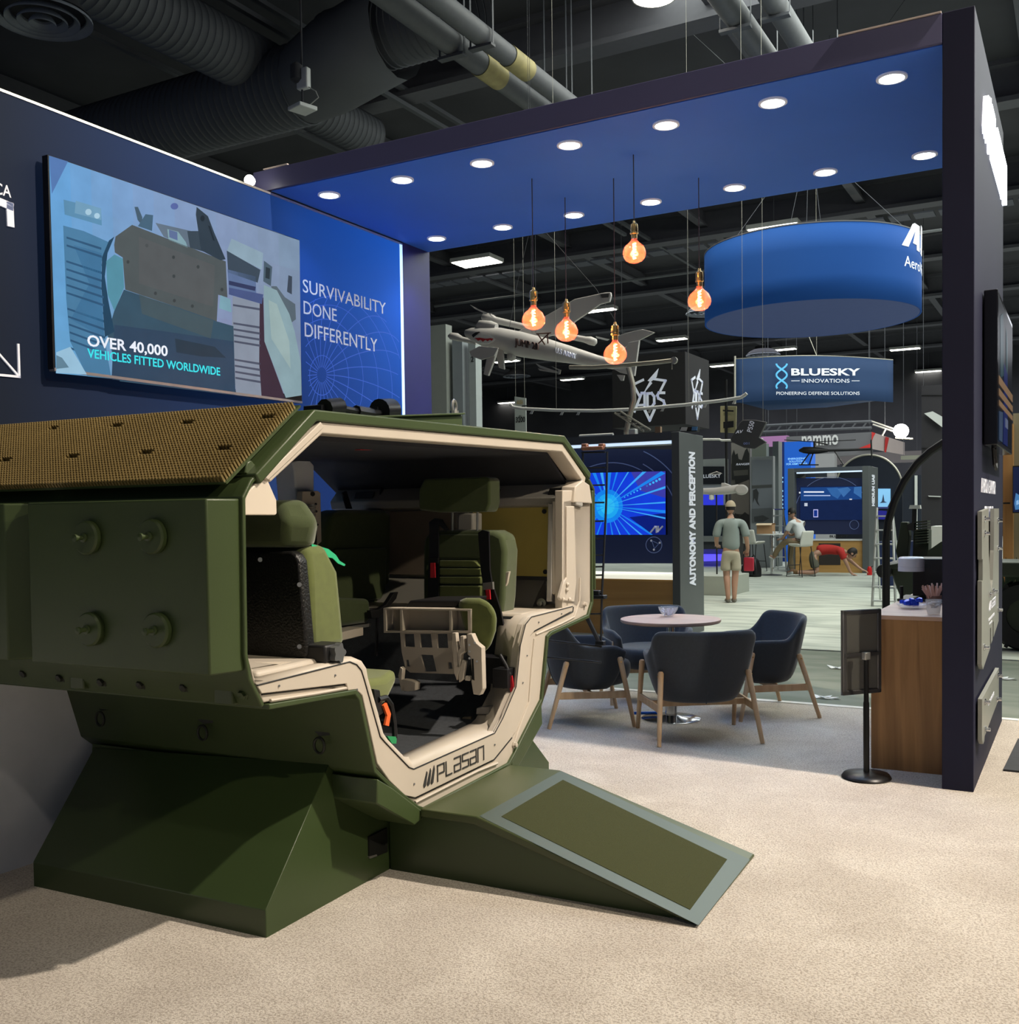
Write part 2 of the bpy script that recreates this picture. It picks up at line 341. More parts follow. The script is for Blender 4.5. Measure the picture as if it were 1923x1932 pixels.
# hall light fixtures: a body with a lit lens, all hung at one height
M_lens = mat('lit lens', (.9, .9, .9), .4, emit=srgb(255, 252, 235), es=9, var=0)
M_fix = mat('fixture white', (.5, .5, .48), .5)
FIX = [(900, 495, 9.5, 2.5), (1460, 430, 9.5, 1.0), (1268, 641, 9.5, 1), (1130, 586, 9.5, 1), (1080, 716, 9.5, 1), (1708, 659, 9.5, 1), (1752, 701, 9.5, 1),
       (1365, 690, 9.5, 1), (956, 682, 9.5, 1), (1555, 768, 9.5, 1), (1605, 783, 9.5, 1), (958, 760, 9.5, 1), (1064, 780, 9.5, 1), (1149, 795, 9.5, 1), (1344, 781, 9.5, 1), (1475, 660, 9.5, 1), (1443, 812, 9.5, 1), (1628, 798, 9.5, 1), (1052, 818, 9.5, 1), (1175, 833, 9.5, 1)]
FIXN = ['beside the canopy corner', 'half hidden behind the top of the round blue sign', 'between the shark drone tail and the round sign', 'under the wing tip of the shark drone', 'below the shark drone fuselage', 'right of the round blue sign, upper one', 'right of the round blue sign, lower one', 'left of the banner edge', 'between the tail fins of the shark drone nose', 'just under the banner, left one', 'under the banner, right one', 'touching the aisle placard', 'right of the aisle placard', 'low under the bent pole', 'left of the upright yellow board', 'small one above the banner', 'low above the dark tail fin', 'small one beside the red and white fascia', 'low behind the cab roof', 'just above the near kiosk roof']
for (px, py, z, wd), nm in zip(FIX, FIXN):
    c = G(px, py, z); t = empty('ceiling_light', c, 0, 'lit strip ceiling fixture ' + nm, 'ceiling light', None)
    hw = .25 if wd < 2 else .45
    M().box((c.x - .72, c.y - hw, z), (c.x + .72, c.y + hw, z + .12)).build('housing', M_fix, t, smooth=None)
    l_ = M()
    for k in range(2 if wd < 2 else 4):
        yy = c.y - hw + .04 + k * (.23 if wd < 2 else .22); l_.box((c.x - .68, yy, z - .02), (c.x + .68, yy + .16, z - .001))
    l_.build('lens', M_lens, t, smooth=None)
    M().cyl((c.x, c.y, z + .1), (c.x, c.y, 10.6), .015, 6).build('rod', M_duct, t)
# the blazing lamp at the top edge
c = G(1235, -6, 9.2)
t = empty('floodlight', c, 0, 'blazing bare white lamp hanging at the top edge above the canopy', 'lamp')
M().lathe([(.04, .5), (.16, .45), (.3, .2), (.34, 0), (.32, 0), (.28, .18), (.14, .4), (.001, .42)], c, (0, 0, 1), 28).build('shade', M_fix, t, smooth=50)
M().lathe([(.001, -.02), (.16, .0), (.26, .05), (.2, .2), (.001, .26)], c, (0, 0, 1), 24).build('lamp', mat('blazing', (1, 1, 1), .5, emit=(1, .93, .8), es=60, var=0), t)
light('hall_light', 'SPOT', (c.x, c.y, c.z - .05), 1100, (1, .88, .7), (-5, 15, 0), spot_size=R(110), spot_blend=.5, shadow_soft_size=.25)
# wifi antenna
c = PD(571, 205, 15)
t = empty('ceiling_antenna', c, 0, 'white panel antenna on a black drop rod in front of the large duct', 'antenna')
M().cyl(c + V((0, 0, .05)), c + V((0, 0, 4.0)), .015, 6).build('rod', M_black, t)
M().obox(c, (.15, -.04, 0), (.04, .15, 0), (0, 0, .03)).build('panel', mat('antenna white', (.65, .66, .66), .4), t, bevel=.012)
M().obox(c + V((.03, 0, .42)), (.10, 0, 0), (0, .05, 0), (0, 0, .15)).build('radio', mat('antenna white', (.65, .66, .66), .4), t, bevel=.02)
M().lathe([(.03, 0), (.09, .05), (.09, .25), (.03, .3)], c + V((-.06, -.05, .36)), (0, 0, 1), 12, True).build('bracket', M_black, t)
M().tube([c + V((.1, 0, .3)), c + V((.25, 0, .2)), c + V((.3, 0, .1)), c + V((.12, 0, .02))], .008, 6).build('cable', M_fix, t)

# ---------------------------------------------------------------- the booth wall on the left (printed, back lit fabric)
WX = -5.536
m = mat('printed wall fabric', (.01, .02, .05), .75, var=0, spec=.2); nt = m.node_tree; N = nt.nodes; L = nt.links; b_ = N['Principled BSDF']
tc = N.new('ShaderNodeTexCoord'); sp = N.new('ShaderNodeSeparateXYZ'); L.new(tc.outputs['Object'], sp.inputs[0])
r = N.new('ShaderNodeValToRGB'); mr = N.new('ShaderNodeMapRange'); mr.inputs[1].default_value = .4; mr.inputs[2].default_value = 4.5
L.new(sp.outputs['Y'], mr.inputs[0]); L.new(mr.outputs[0], r.inputs[0])
e = r.color_ramp.elements; e[0].position = 0; e[0].color = (.012, .022, .05, 1); e[1].position = 1; e[1].color = (.012, .10, .52, 1)
x_ = e.new(.45); x_.color = (.013, .045, .17, 1); x_ = e.new(.72); x_.color = (.012, .075, .38, 1)
hs = N.new('ShaderNodeHueSaturation'); hs.inputs['Value'].default_value = .45; L.new(r.outputs[0], hs.inputs['Color']); L.new(hs.outputs[0], b_.inputs['Base Color']); L.new(r.outputs[0], b_.inputs['Emission Color'])
mr2 = N.new('ShaderNodeMapRange'); mr2.inputs[1].default_value = .2; mr2.inputs[2].default_value = 4.4; mr2.inputs[3].default_value = .25; mr2.inputs[4].default_value = .95
L.new(sp.outputs['Y'], mr2.inputs[0]); mr3 = N.new('ShaderNodeMapRange'); mr3.inputs[1].default_value = 1.9; mr3.inputs[2].default_value = 3.4; mr3.inputs[3].default_value = .06; mr3.inputs[4].default_value = .85
L.new(sp.outputs['Z'], mr3.inputs[0]); mu = N.new('ShaderNodeMath'); mu.operation = 'MULTIPLY'; L.new(mr2.outputs[0], mu.inputs[0]); L.new(mr3.outputs[0], mu.inputs[1]); L.new(mu.outputs[0], b_.inputs['Emission Strength'])
M_wall = m
M().box((WX - .12, -1, 0), (WX, 7.865, 4.065)).build('wall_left', M_wall, kind='structure', smooth=None)
slab('trim_2', WX - .121, 7.866, 0, WX + .004, 7.905, 4.07, mat('lit edge', (.8, .85, .9), .4, emit=srgb(170, 215, 255), es=1.1, var=0))
slab('trim_3', WX - .12, -1, 4.066, WX + .006, 7.905, 4.082, mat('silver edge', (.7, .68, .62), .3, .7))
M_white = mat('white lettering', (.78, .80, .86), .5, var=0, emit=(.7, .75, 1), es=.12)
YP = (0, 1, 0); ZP = (0, 0, 1)
def wtext(txt, p0, p1, ptop, X=WX, name='wall_lettering', label='', m=M_white, **k):
    a, b, t = PX(*p0, X), PX(*p1, X), PX(*ptop, X); a.z = b.z = (a.z + b.z) / 2
    return M().text(txt, a, YP, ZP, cap=t.z - a.z, width=b.y - a.y, **k).build(name, m, label=label, cat='lettering', smooth=None)
wtext('SURVIVABILITY', (571.5, 550), (728, 594), (571.5, 526), label='white SURVIVABILITY lettering, top line of three beside the big screen')
wtext('DONE', (573, 592), (635.5, 606.5), (573, 567), label='white DONE lettering, middle line beside the big screen')
wtext('DIFFERENTLY', (575, 633.5), (712, 665), (575, 608), label='white DIFFERENTLY lettering, bottom line beside the big screen')
b = PX(21, 373, WX); a = b - V((0, .105, 0)); M().text('CA', a, YP, ZP, cap=.066, width=b.y - a.y, bold=.01).build('wall_lettering', M_white, label='white letters ending in CA above the bold cut off n', cat='lettering', smooth=None)
# the cut off logo: an n shape
mm = M()
def pstroke(mm, pts, wd, X, th=.01):
    P = [PX(*p, X) for p in pts]
    for a, b in zip(P, P[1:]):
        d = (b - a).normalized(); nn = V((0, -d.z, d.y)) * wd / 2; a2 = a - d * wd * .5; b2 = b + d * wd * .5
        mm.prism([a2 + nn, b2 + nn, b2 - nn, a2 - nn], (th, 0, 0))
pstroke(mm, [(-30, 369), (17, 389), (18.5, 421)], .045, WX)
mm.build('wall_logo', M_white, label='bold white rounded n cut off by the left edge of the photo', cat='logo', smooth=None)
mm = M(); pstroke(mm, [(-8, 707), (35, 711), (33, 651)], .014, WX); pstroke(mm, [(34, 710), (-4, 667)], .012, WX)
mm.build('wall_icon', M_white, label='thin white corner arrow cut off at the left edge', cat='icon', smooth=None)
# globe net graphic
gm = M(); Rg = 1.02; pole = PX(607, 707, WX); cy_, cz_ = pole.y + .40, pole.z - .30
pv = V(((pole.y - cy_), (pole.z - cz_), 0)); k_ = math.sqrt(max(.05, Rg * Rg - pv.x ** 2 - pv.y ** 2)); P3 = V((pv.x, pv.y, k_)) / Rg
u3 = P3.orthogonal().normalized(); w3 = P3.cross(u3)
def gl(pts):
    run = []
    for q in pts + [None]:
        ok = q is not None and q.z > 0 and 6.52 < cy_ + q.x * Rg < 7.85 and 1.9 < cz_ + q.y * Rg
        if ok: run.append(V((WX + .001, cy_ + q.x * Rg, cz_ + q.y * Rg)))
        else:
            for a, b in zip(run, run[1:]):
                d = (b - a).normalized(); nn = V((0, -d.z, d.y)) * .0035; gm.add([a + nn, b + nn, b - nn, a - nn], [(0, 1, 2, 3)])
            run = []
for i in range(26):
    az = 2 * pi * i / 26; gl([P3 * cos(t) + (u3 * cos(az) + w3 * sin(az)) * sin(t) for t in [pi * .95 * j / 46 for j in range(1, 47)]])
for tt in (.17, .36, .56, .78, 1.02, 1.3): gl([P3 * cos(tt) + (u3 * cos(a) + w3 * sin(a)) * sin(tt) for a in [2 * pi * j / 90 for j in range(91)]])
gm.build('wall_globe_graphic', mat('pale blue line', srgb(52, 95, 195), .6, emit=srgb(50, 95, 200), es=.3, var=0), label='thin pale blue globe net printed beside the big screen', cat='graphic', smooth=None)
# white low block wall under the cab tail
M().box((-5.3, -1, 0), (-4.19, 5.0, 1.0)).build('low_partition', mat('white laminate', (.78, .81, .88), .55, var=.05), label='plain white low partition under the tail of the green cab', cat='partition', smooth=None)

# ---------------------------------------------------------------- canopy arch with its columns
M_navy = mat('navy panel', (.014, .015, .036), .62, var=.12, vs=1.2, spec=.22)
M_soff = mat('soffit navy flare', (.06, .20, .85), .6, var=.1, vs=.7, spec=.15)  # navy panel; the flare and light on it put into its blue
t = empty('canopy_arch', (-3.1, 7.2, 0), 0, 'tall dark navy canopy arch with two rows of downlights', 'canopy')
M().box((-5.704, 6.14, 4.1), (-.70, 8.36, 4.262)).build('header', mat('header navy flare', (.085, .082, .17), .4, var=.1, vs=1), t, smooth=None, bevel=.004)  # navy header lightened, the lens flare over it put into the colour
M().box((-5.536, 6.16, 4.094), (-.70, 8.34, 4.0995)).build('soffit', M_soff, t, smooth=None, label='underside panel with blue flare in its colour')
M().box((-.70, 6.14, 0), (-.538, 8.30, 4.262)).build('column', M_navy, t, smooth=None, bevel=.004)
M().box((-5.704, 6.14, 0), (-5.664, 8.36, 4.1)).box((-5.664, 7.91, 0), (-5.536, 8.36, 4.1)).build('column', mat('violet panel', (.022, .022, .15), .45, var=.15, vs=1.5), t, smooth=None)
for xa, xb in ((-1.25, -.705), (-5.59, -5.35)): M().box((xa, 6.13, 4.262), (xb, 6.15, 4.27)).build('edge_joint', mat('bare edge', (.6, .5, .45), .5), t, smooth=None)
M_dl = mat('downlight lens', (1, 1, 1), .4, emit=srgb(225, 240, 255), es=22, var=0)
rows = [[(620, 365), (756, 338), (906, 308), (1072, 274), (1255, 236), (1457, 191), (1682, 142)], [(822, 447), (948, 429), (1080, 407), (1228, 383), (1386, 355), (1559, 324), (1745, 290)]]
ordn = ['first', 'second', 'third', 'fourth', 'fifth', 'sixth', 'seventh']
for j, rw in enumerate(rows):
    for i in range(7):
        x = -5.204 + i * (5.204 - 1.01) / 6 if j == 0 else -5.189 + i * (5.189 - 1.024) / 6; y = 6.45 if j == 0 else 7.96
        t2 = empty('downlight', (x, y, 4.09), 0, '%s downlight from the left in the %s row under the canopy' % (ordn[i], ['near', 'far'][j]), 'downlight', 'canopy downlights')
        M().lathe([(.088, .004), (.088, -.006), (.072, -.008), (.070, .002)], (x, y, 4.09), ZP, 28).build('trim_ring', M_white, t2, smooth=40)
        M().lathe([(.001, -.004), (.071, -.004), (.071, .002), (.001, .002)], (x, y, 4.09), ZP, 28).build('lens', M_dl, t2, smooth=40)
        light('downlight_beam', 'SPOT', (x, y, 4.07), 38, (.42, .64, 1), (x, y, 0), spot_size=R(105), spot_blend=.8, shadow_soft_size=.07)

# clip-on lamp on the wall top
c = PX(472, 341, WX - .06); c.z = max(c.z, 4.13); t = empty('clip_lamp', c, 0, 'small glaring clip on lamp on top of the left booth wall near the canopy end', 'lamp')
M().lathe([(.001, -.03), (.035, -.02), (.04, .02), (.001, .03)], c, (.4, -1, 0), 14).build('lamp_lens', mat('clip lamp glow', (1, 1, 1), .4, emit=(1, .97, .85), es=14, var=0), t)
M().cyl((c.x, c.y + .03, 4.082), (c.x, c.y + .03, c.z + .01), .012, 8).build('stem', M_black, t)
# ================================================================ ARMOURED CAB (its own frame: x' toward the ramp, y' away from the camera)
def toC(p): p = V(p); return V((p.dot(EX), p.dot(EY), p.z))
XD = -2.375
cab = empty('armored_cab', C2W((-3.2, 4.22, 0)), DY, 'olive green open ended armored vehicle cab with beige door frame and green seats', 'vehicle')
M_ol = mat('olive paint', (.040, .060, .021), .42, var=.1, vs=3, bump=.04, bs=300, spec=.45)
M_olp = mat('olive plinth paint', (.030, .048, .016), .38, var=.14, vs=1.5, spec=.5)
M_bei = mat('beige paint', (.50, .445, .375), .45, var=.05, vs=4, bump=.03, bs=400)
M_blk = mat('black rubber', (.008, .008, .009), .5, var=0)
M_head = mat('dark headliner', (.022, .024, .032), .7, var=.2)
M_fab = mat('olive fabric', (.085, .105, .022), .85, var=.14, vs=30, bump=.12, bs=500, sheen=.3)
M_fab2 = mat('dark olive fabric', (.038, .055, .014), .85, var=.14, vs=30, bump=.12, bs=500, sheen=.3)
M_belt = mat('belt black', (.006, .006, .008), .45, var=.2, vs=60)
M_red = mat('red tag', (.5, .02, .03), .4, var=.05)
M_steel = mat('steel', (.42, .42, .4), .35, .8)
M_floor = mat('cab floor mat', (.030, .034, .040), .9, var=.3, vs=40, bump=.2, bs=200)
def cprism(px, ax, c, d, mm=None, z=None):         # traced outline on plane x'=c ('x') or y'=c ('y'), given real thickness d
    mm = mm or M(); f = CX if ax == 'x' else CY
    return mm.prism([f(*p, c) for p in px], (EX if ax == 'x' else EY) * d)
def cbar(px, ax, c, r, mm=None, seg=6):
    mm = mm or M(); f = CX if ax == 'x' else CY
    return mm.tube([f(*p, c) for p in px], r, seg)
# hull skin
bord = [(2.70, 1.09), (2.72, 1.01), (2.765, .925), (2.79, .913), (3.305, .883), (3.34, .85), (3.435, .54), (3.54, .455), (3.745, .31), (3.80, .285), (4.61, .30), (4.66, .33),
        (4.875, .475), (5.005, .56), (5.09, .895), (5.14, .913), (5.67, .957), (5.73, 1.03), (5.75, 1.70)]
M(C2W).ribbon(bord[3:], .02, -4.12, XD + .004, -1).build('hull_shell', M_ol, cab, bevel=.004)
M(C2W).ribbon([(2.792, 1.742), (2.722, 1.692), (2.678, 1.632), (2.672, 1.10), (2.690, 1.01), (2.755, .905)], .018, -4.2, XD + .002).build('side_plate', M_ol, cab, bevel=.006, seg=3)
M(C2W).ribbon([(5.70, 1.76), (5.775, 1.70), (5.775, 1.10)], .02, -4.12, XD + .002).build('side_plate', M_ol, cab, bevel=.004)
# belly plates: thick wedge under the sill
M(C2W).loft([[(x, 3.43, .50), (x, 3.54, .435), (x, 3.76, .285), (x, 3.775, .25), (x, 3.70, .235), (x, 3.42, .40)] for x in (-4.0, XD + .012)]).build('belly_plate', M_ol, cab, bevel=.006)
M(C2W).loft([[(x, 5.03, .53), (x, 4.9, .46), (x, 4.67, .30), (x, 4.66, .27), (x, 4.74, .25), (x, 5.04, .42)] for x in (-4.0, XD - .01)]).build('belly_plate', M_ol, cab, bevel=.006)
# roof lid
top = [(2.735, 1.71), (3.065, 1.958), (5.33, 2.003), (5.715, 1.80)]
M(C2W).ribbon([(2.70, 1.725)] + top[1:] if False else top, .042, -4.15, XD + .01, -1 if False else -1).build('roof_shell', M_ol, cab) if False else None
mm = M(C2W); mm.ribbon(top[::-1], .042, -4.15, XD + .012, 1); mm.build('roof_shell', M_ol, cab, bevel=.006)
ins = [(2.80, 1.722), (3.112, 1.918), (5.329, 1.957), (5.66, 1.775)]
mm = M(C2W); mm.ribbon(ins[::-1], .045, -2.47, XD, 1); mm.build('roof_trim', M_bei, cab, bevel=.005, label='beige rim under the roof edge')
mm = M(C2W); mm.ribbon([(2.82, 1.70), (3.12, 1.875), (5.32, 1.915), (5.62, 1.73)][::-1], .02, -4.15, -2.47, 1); mm.build('headliner', M_head, cab)
mm = M(C2W); mm.box((-4.0, 3.2, 1.83), (-2.62, 3.26, 1.862)).box((-4.0, 3.32, 1.835), (-2.7, 3.36, 1.862)); mm.build('ceiling_rail', M_blk, cab, bevel=.004)
cprism([(680, 842), (713, 842), (713, 849), (680, 849)], 'x', -2.75, -.03).build('warning_tag', M_red, cab, label='red tag')
cprism([(645, 824), (672, 824), (677, 838), (645, 836)], 'x', -2.7, -.06).build('roof_lamp', M_blk, cab, bevel=.004)
# roof end block
cprism([(467, 872), (474, 868), (482, 877), (486, 893), (472, 897), (462, 892)], 'x', XD - .03, -.08).build('corner_block', M_ol, cab, bevel=.004)
# pin armour on the near roof slope
P0, P1 = V((2.645, 1.675)), V((3.045, 1.968)); sv = (P1 - P0); sl = sv.length; sv.normalize(); nv = V((-sv.y, sv.x))
M(C2W).prism([(-2.41, P0.x, P0.y), (-2.41, P1.x, P1.y), (-2.41, P1.x + nv.x * .008, P1.y + nv.y * .008), (-2.41, P0.x + nv.x * .008, P0.y + nv.y * .008)], (-1.8, 0, 0)).build('armor_backing', M_ol, cab)
mm = M(C2W); pt = .0155; holes = [(108, 802), (228, 797), (363, 789), (508, 781), (17, 862), (145, 854), (283, 846), (430, 838)]
def on_slope(px, py):
    n3 = EY * nv.x + V((0, 0, nv.y)); d3 = (C2W((0, P0.x, P0.y)) + n3 * .03).dot(n3); return toC(hit(px, py, n3, d3))
H = [on_slope(*h) for h in holes]
nr = int(sl / pt); ncx = 116
for j in range(nr):
    for i in range(ncx):
        x = -2.425 - i * pt; s0 = (j + .5) * pt; y = P0.x + sv.x * s0; z = P0.y + sv.y * s0
        if any(abs(x - h.x) < .03 and abs(y - h.y) < .012 for h in H): continue
        a = .0048; hh = .034; o = len(mm.v); q = []
        for (dx, ds) in ((-a, -a), (a, -a), (a, a), (-a, a)): q.append((x + dx, y + sv.x * ds + nv.x * .008, z + sv.y * ds + nv.y * .008))
        for (dx, ds) in ((-a, -a), (a, -a), (a, a), (-a, a)): q.append((x + dx * .8, y + sv.x * ds * .8 + nv.x * hh, z + sv.y * ds * .8 + nv.y * hh))
        mm.add(q, [(4, 5, 6, 7), (0, 1, 5, 4), (1, 2, 6, 5), (2, 3, 7, 6), (3, 0, 4, 7)])
mm.build('pin_armor', mat('brassy coating', (.20, .145, .055), .38, .35, var=.25, vs=2), cab, smooth=None, label='brassy spiked pin armor field')
# armour boxes with their knobs
def abox(x0, x1, xc, zt=1.627, zb=1.043, rows=None):
    mm = M(C2W); F_ = [(x0, 2.548), (x1, 2.548), (xc, 2.655), (xc, 2.685), (x0, 2.685)]
    mm.loft([[(x, y + (0 if y > 2.6 else .0), z) for x, y in F_] for z in (zb, zt)]); b = mm.build('armor_box', M_ol, cab, bevel=.007, seg=3)
    for (x, z) in rows or []:
        k = M(C2W); k.lathe([(.001, 0), (.058, 0), (.060, .006), (.060, .020), (.054, .027), (.001, .027)], (x, 2.5475, z), (0, -1, 0), 32)
        k.lathe([(.016, .027), (.016, .034), (.008, .036), (.008, .058), (.013, .06), (.013, .068), (.001, .07)], (x, 2.5475, z), (0, -1, 0), 12)
        k.build('knob', M_ol, b, smooth=40)
kn = [toC(CY(*p, 2.50)) for p in ((149, 1015), (272, 1013), (155, 1189), (281, 1191))]
abox(-3.275, -2.414, -2.388, rows=[(p.x, p.z) for p in kn]); abox(-4.2, -3.405, -3.292, rows=None)
for (px, py) in [(50, 1267), (118, 1275), (196, 1283), (270, 1288), (352, 1293), (462, 1307)]:
    c = CY(px, py, 2.735); M().lathe([(.001, 0), (.024, 0), (.024, .012), (.017, .013), (.015, .024), (.001, .026)], c, -EY + V((0, 0, -.4)), 6).build('bolt', mat('dark bolt', (.012, .014, .01), .5, var=0) if px < 400 else M_ol, cab, smooth=None)
for q in ([(132, 1269), (156, 1271), (158, 1301), (133, 1300)], [(404, 1292), (438, 1294), (438, 1331), (404, 1328)]):
    cprism(q, 'y', 2.72, .10).build('bracket', M_ol, cab, bevel=.004)
for (px, py) in [(195, 1335), (388, 1360), (608, 1383)]:
    mm = M(); f = lambda dx, dy: CY(px + dx, py + dy, 3.37)
    mm.prism([f(-14, -2), f(6, -22), f(12, -18), f(14, 4), f(-4, 6)], EY * .03)
    c = f(0, 8); mm.tube([c + EY * -.02 + (EX * cos(t) * .026 + V((0, 0, -.03)) + V((0, 0, 1)) * sin(t) * .032) for t in [2 * pi * k / 18 for k in range(19)]], .006, 6)
    mm.build('lashing_ring', mat('dark bolt', (.012, .014, .01), .5, var=0), cab, smooth=50)
# beige door frame
Fp = [(485, 1293), (660, 1248.5), (673, 1254), (682, 1265), (688, 1284), (706, 1349), (717.5, 1390), (726, 1400), (772, 1448), (781, 1451), (934, 1383), (949, 1355), (974, 1296), (982, 1218), (992, 1178), (1003, 1164), (1080.5, 1144)]
Op = [(x, y) for x, y in [(500, 1331), (672, 1303), (683, 1314), (711, 1448), (738, 1473), (788, 1521), (800, 1525), (958, 1440), (967, 1425), (1004, 1356), (1021, 1321), (1033, 1200), (1041, 1192), (1109, 1159), (1117, 1133)]]
near = [(488, 1310)] 
ring = [(469, 1240), (478, 1284)] + [(497, 1326)] + Op[1:] + [(1117.5, 925), (1062, 925), (1062, 1150)] + Fp[::-1][1:] 
mm = M(); mm.prism([CX(*p, XD - .012) for p in ring], EX * -.05); mm.build('door_frame', M_bei, cab, bevel=.005, seg=3)
plate = Fp + [(1081, 1152), (1009, 1190), (1001, 1200), (987, 1330), (976, 1378), (966, 1391), (932, 1433), (784, 1505), (764, 1501), (735, 1473), (712, 1440), (684, 1312), (672, 1301), (657, 1303), (654, 1290), (494, 1309)]
mm = M(); mm.prism([CX(*p, XD) for p in plate], EX * -.014); df = mm.build('frame_plate', M_bei, cab, bevel=.003, seg=2)
for px, py in [(527, 1294), (633, 1274), (674, 1301), (782, 1479), (934, 1405), (995, 1237), (1017, 1174), (1060, 1158), (987, 1288)]:
    M().cyl(CX(px, py, XD - .01), CX(px, py, XD + .004), .004, 8).build('screw', M_steel, df)
# weld beads and flange bolts
cbar([(968, 1408), (978, 1376), (998, 1325), (1003, 1255), (1008, 1205)], 'x', XD - .01, .006).build('weld_bead', M_bei, cab)
cbar([(1011, 1197), (1060, 1176), (1083, 1164), (1093, 1135), (1094, 1090)], 'x', XD - .01, .006).build('weld_bead', M_bei, cab)
cbar([(783, 1514), (900, 1455), (938, 1440)], 'x', XD - .008, .008).build('weld_bead', M_bei, cab)
cbar([(510, 1322), (600, 1308), (655, 1298)], 'x', XD - .008, .007).build('weld_bead', M_bei, cab)
for px, py in [(969, 1405), (1102, 1140)]:
    M().lathe([(.018, 0), (.018, .006), (.012, .007), (.012, .02), (.001, .021)], CX(px, py, XD - .012), EX, 6).build('bolt', M_bei, cab, smooth=None)
# reveal (inner lip of the opening) : front edge -> back edge
Bp = [(476, 1285), (662, 1240), (681, 1248), (690, 1262), (693, 1280), (712, 1345), (722, 1384), (731, 1397), (762, 1429), (771, 1429), (905, 1367), (914, 1358), (941, 1304), (950, 1225), (955, 1185), (968, 1161), (1052, 1138)]
dep = [.03] * 9 + [.19] * 8
mm = M(); n = len(Fp); A = [CX(*p, XD) for p in Fp]; B = [CX(*p, XD - d) for p, d in zip(Bp, dep)]; C_ = [b + EX * -.05 for b in B]
A2 = [a + (c - a) * .0 for a, c in zip(A, B)]
for k in range(n - 1): pass
mm.add(A + B + C_, [(i, i + 1, n + i + 1, n + i) for i in range(n - 1)] + [(n + i, n + i + 1, 2 * n + i + 1, 2 * n + i) for i in range(n - 1)])
mm.build('opening_lip', M_bei, cab, solid=.006, smooth=40)
mm = M(); mm.tube([CX(*p, XD + .001) for p in Fp], .0028, 6); mm.build('door_seal', M_blk, cab, label='thin black seal')
mm = M(); mm.tube([CX(*p, XD - .01) for p in [(494, 1310), (654, 1291), (658, 1303)]], .0035, 6); mm.build('door_seal', M_blk, cab, label='thin black seal')
mm = M(); mm.tube([CX(*p, XD - .01) for p in [(764, 1502), (784, 1506), (932, 1434), (966, 1392)]], .0035, 6); mm.build('door_seal', M_blk, cab, label='thin black seal')
mm = M(); mm.tube([CX(*p, XD - .01) for p in [(1008, 1191), (1081, 1154), (1082, 1145)]], .0035, 6); mm.build('door_seal', M_blk, cab, label='thin black seal')
# cut-out maker's mark on the sill
lg = M(); a, b = CX(826, 1469, XD + .002), CX(916, 1433, XD + .002); a.z = b.z = (a.z + b.z) / 2 - .002; ux = (b - a) / 6.1; uz = V((0, 0, .066))
def stroke(mm, pts, o, ux, uz, wd, n, th):
    P = [o + ux * x + uz * y for x, y in pts]
    for p, q in zip(P, P[1:]):
        d = (q - p); d.normalize(); w_ = d.cross(n).normalized() * wd / 2; mm.prism([p - d * wd * .45 + w_, q + d * wd * .45 + w_, q + d * wd * .45 - w_, p - d * wd * .45 - w_], n * th)
LET = {'p': [[(0, -.05), (0, 1), (.78, 1), (.78, .42), (.2, .42)]], 'l': [[(0, 1), (0, .05), (.7, .05)]], 'a': [[(0, 1), (.78, 1), (.78, .05), (0, .05), (0, .5), (.62, .5)]],
       's': [[(.78, 1), (0, 1), (0, .55), (.78, .5), (.78, .05), (0, .05)]], 'n': [[(0, 0), (0, 1), (.78, 1), (.78, 0)]]}
def plas(mm, o, ux, uz, wd, n, th):
    for k, ch in enumerate('plasan'):
        for s_ in LET[ch]: stroke(mm, s_, o + ux * k * 1.02, ux, uz, wd, n, th)
    for k in range(3):
        s_ = o - ux * (1.55 - k * .42); mm.prism([s_ - uz * .08, s_ + uz * .1 + ux * -.1, s_ + uz * (.95 + .1 * k) + ux * .3, s_ + uz * (.85) + ux * .38, s_ + uz * .0 + ux * .18], n * th)
plas(lg, a, ux, uz, .0075, EX, .0015); lg.build('maker_mark', mat('cut out dark', (.03, .03, .03), .6, var=0), df, smooth=None, label='dark cut out lettering on the sill')
# interior shell
M(C2W).ribbon([(3.30, .99), (3.40, .60), (3.62, .43), (3.80, .425), (4.6, .425), (4.74, .45), (4.98, .62), (5.04, 1.0)], .015, -4.12, XD - .07).build('floor_tub', M_floor, cab)
mm = M(C2W); mm.box((-4.12, 2.80, .93), (XD - .06, 3.32, 1.022)); mm.build('near_wheel_arch', M_bei, cab, bevel=.02, seg=3)
cprism([(480, 1249), (640, 1247), (552, 1256)], 'x', XD - .1, -.01).build('arch_gusset', M_bei, cab)
mm = M(C2W); mm.box((-4.12, 5.03, .93), (XD - .12, 5.62, 1.02)); mm.build('far_wheel_arch', M_bei, cab, bevel=.02, seg=3)
M_grey = mat('grey beige paint', (.33, .315, .29), .5, var=.06, vs=4)
M(C2W).box((-4.12, 5.60, 1.0), (XD - .07, 5.66, 1.76)).build('far_wall', M_grey, cab, bevel=.004)
M(C2W).prism([(-4.12, 5.60, 1.60), (-4.12, 5.50, 1.612), (-4.12, 5.485, 1.66), (-4.12, 5.60, 1.765)], (1.75, 0, 0)).build('wall_ledge', M_grey, cab, bevel=.006)
M(C2W).prism([(-4.12, 5.60, 1.0), (-4.12, 5.60, 1.17), (-4.12, 5.50, 1.10), (-4.12, 5.42, 1.02)], (1.5, 0, 0)).build('wall_cove', M_grey, cab)
for q in [[(1037, 921), (1075, 920), (1072, 935), (1033, 936)], [(926, 923), (943, 923), (940, 938), (924, 937)], [(671, 929), (705, 928), (702, 941), (668, 941)]]:
    cprism(q, 'y', 5.50, .02).build('vent', M_blk, cab, bevel=.002)
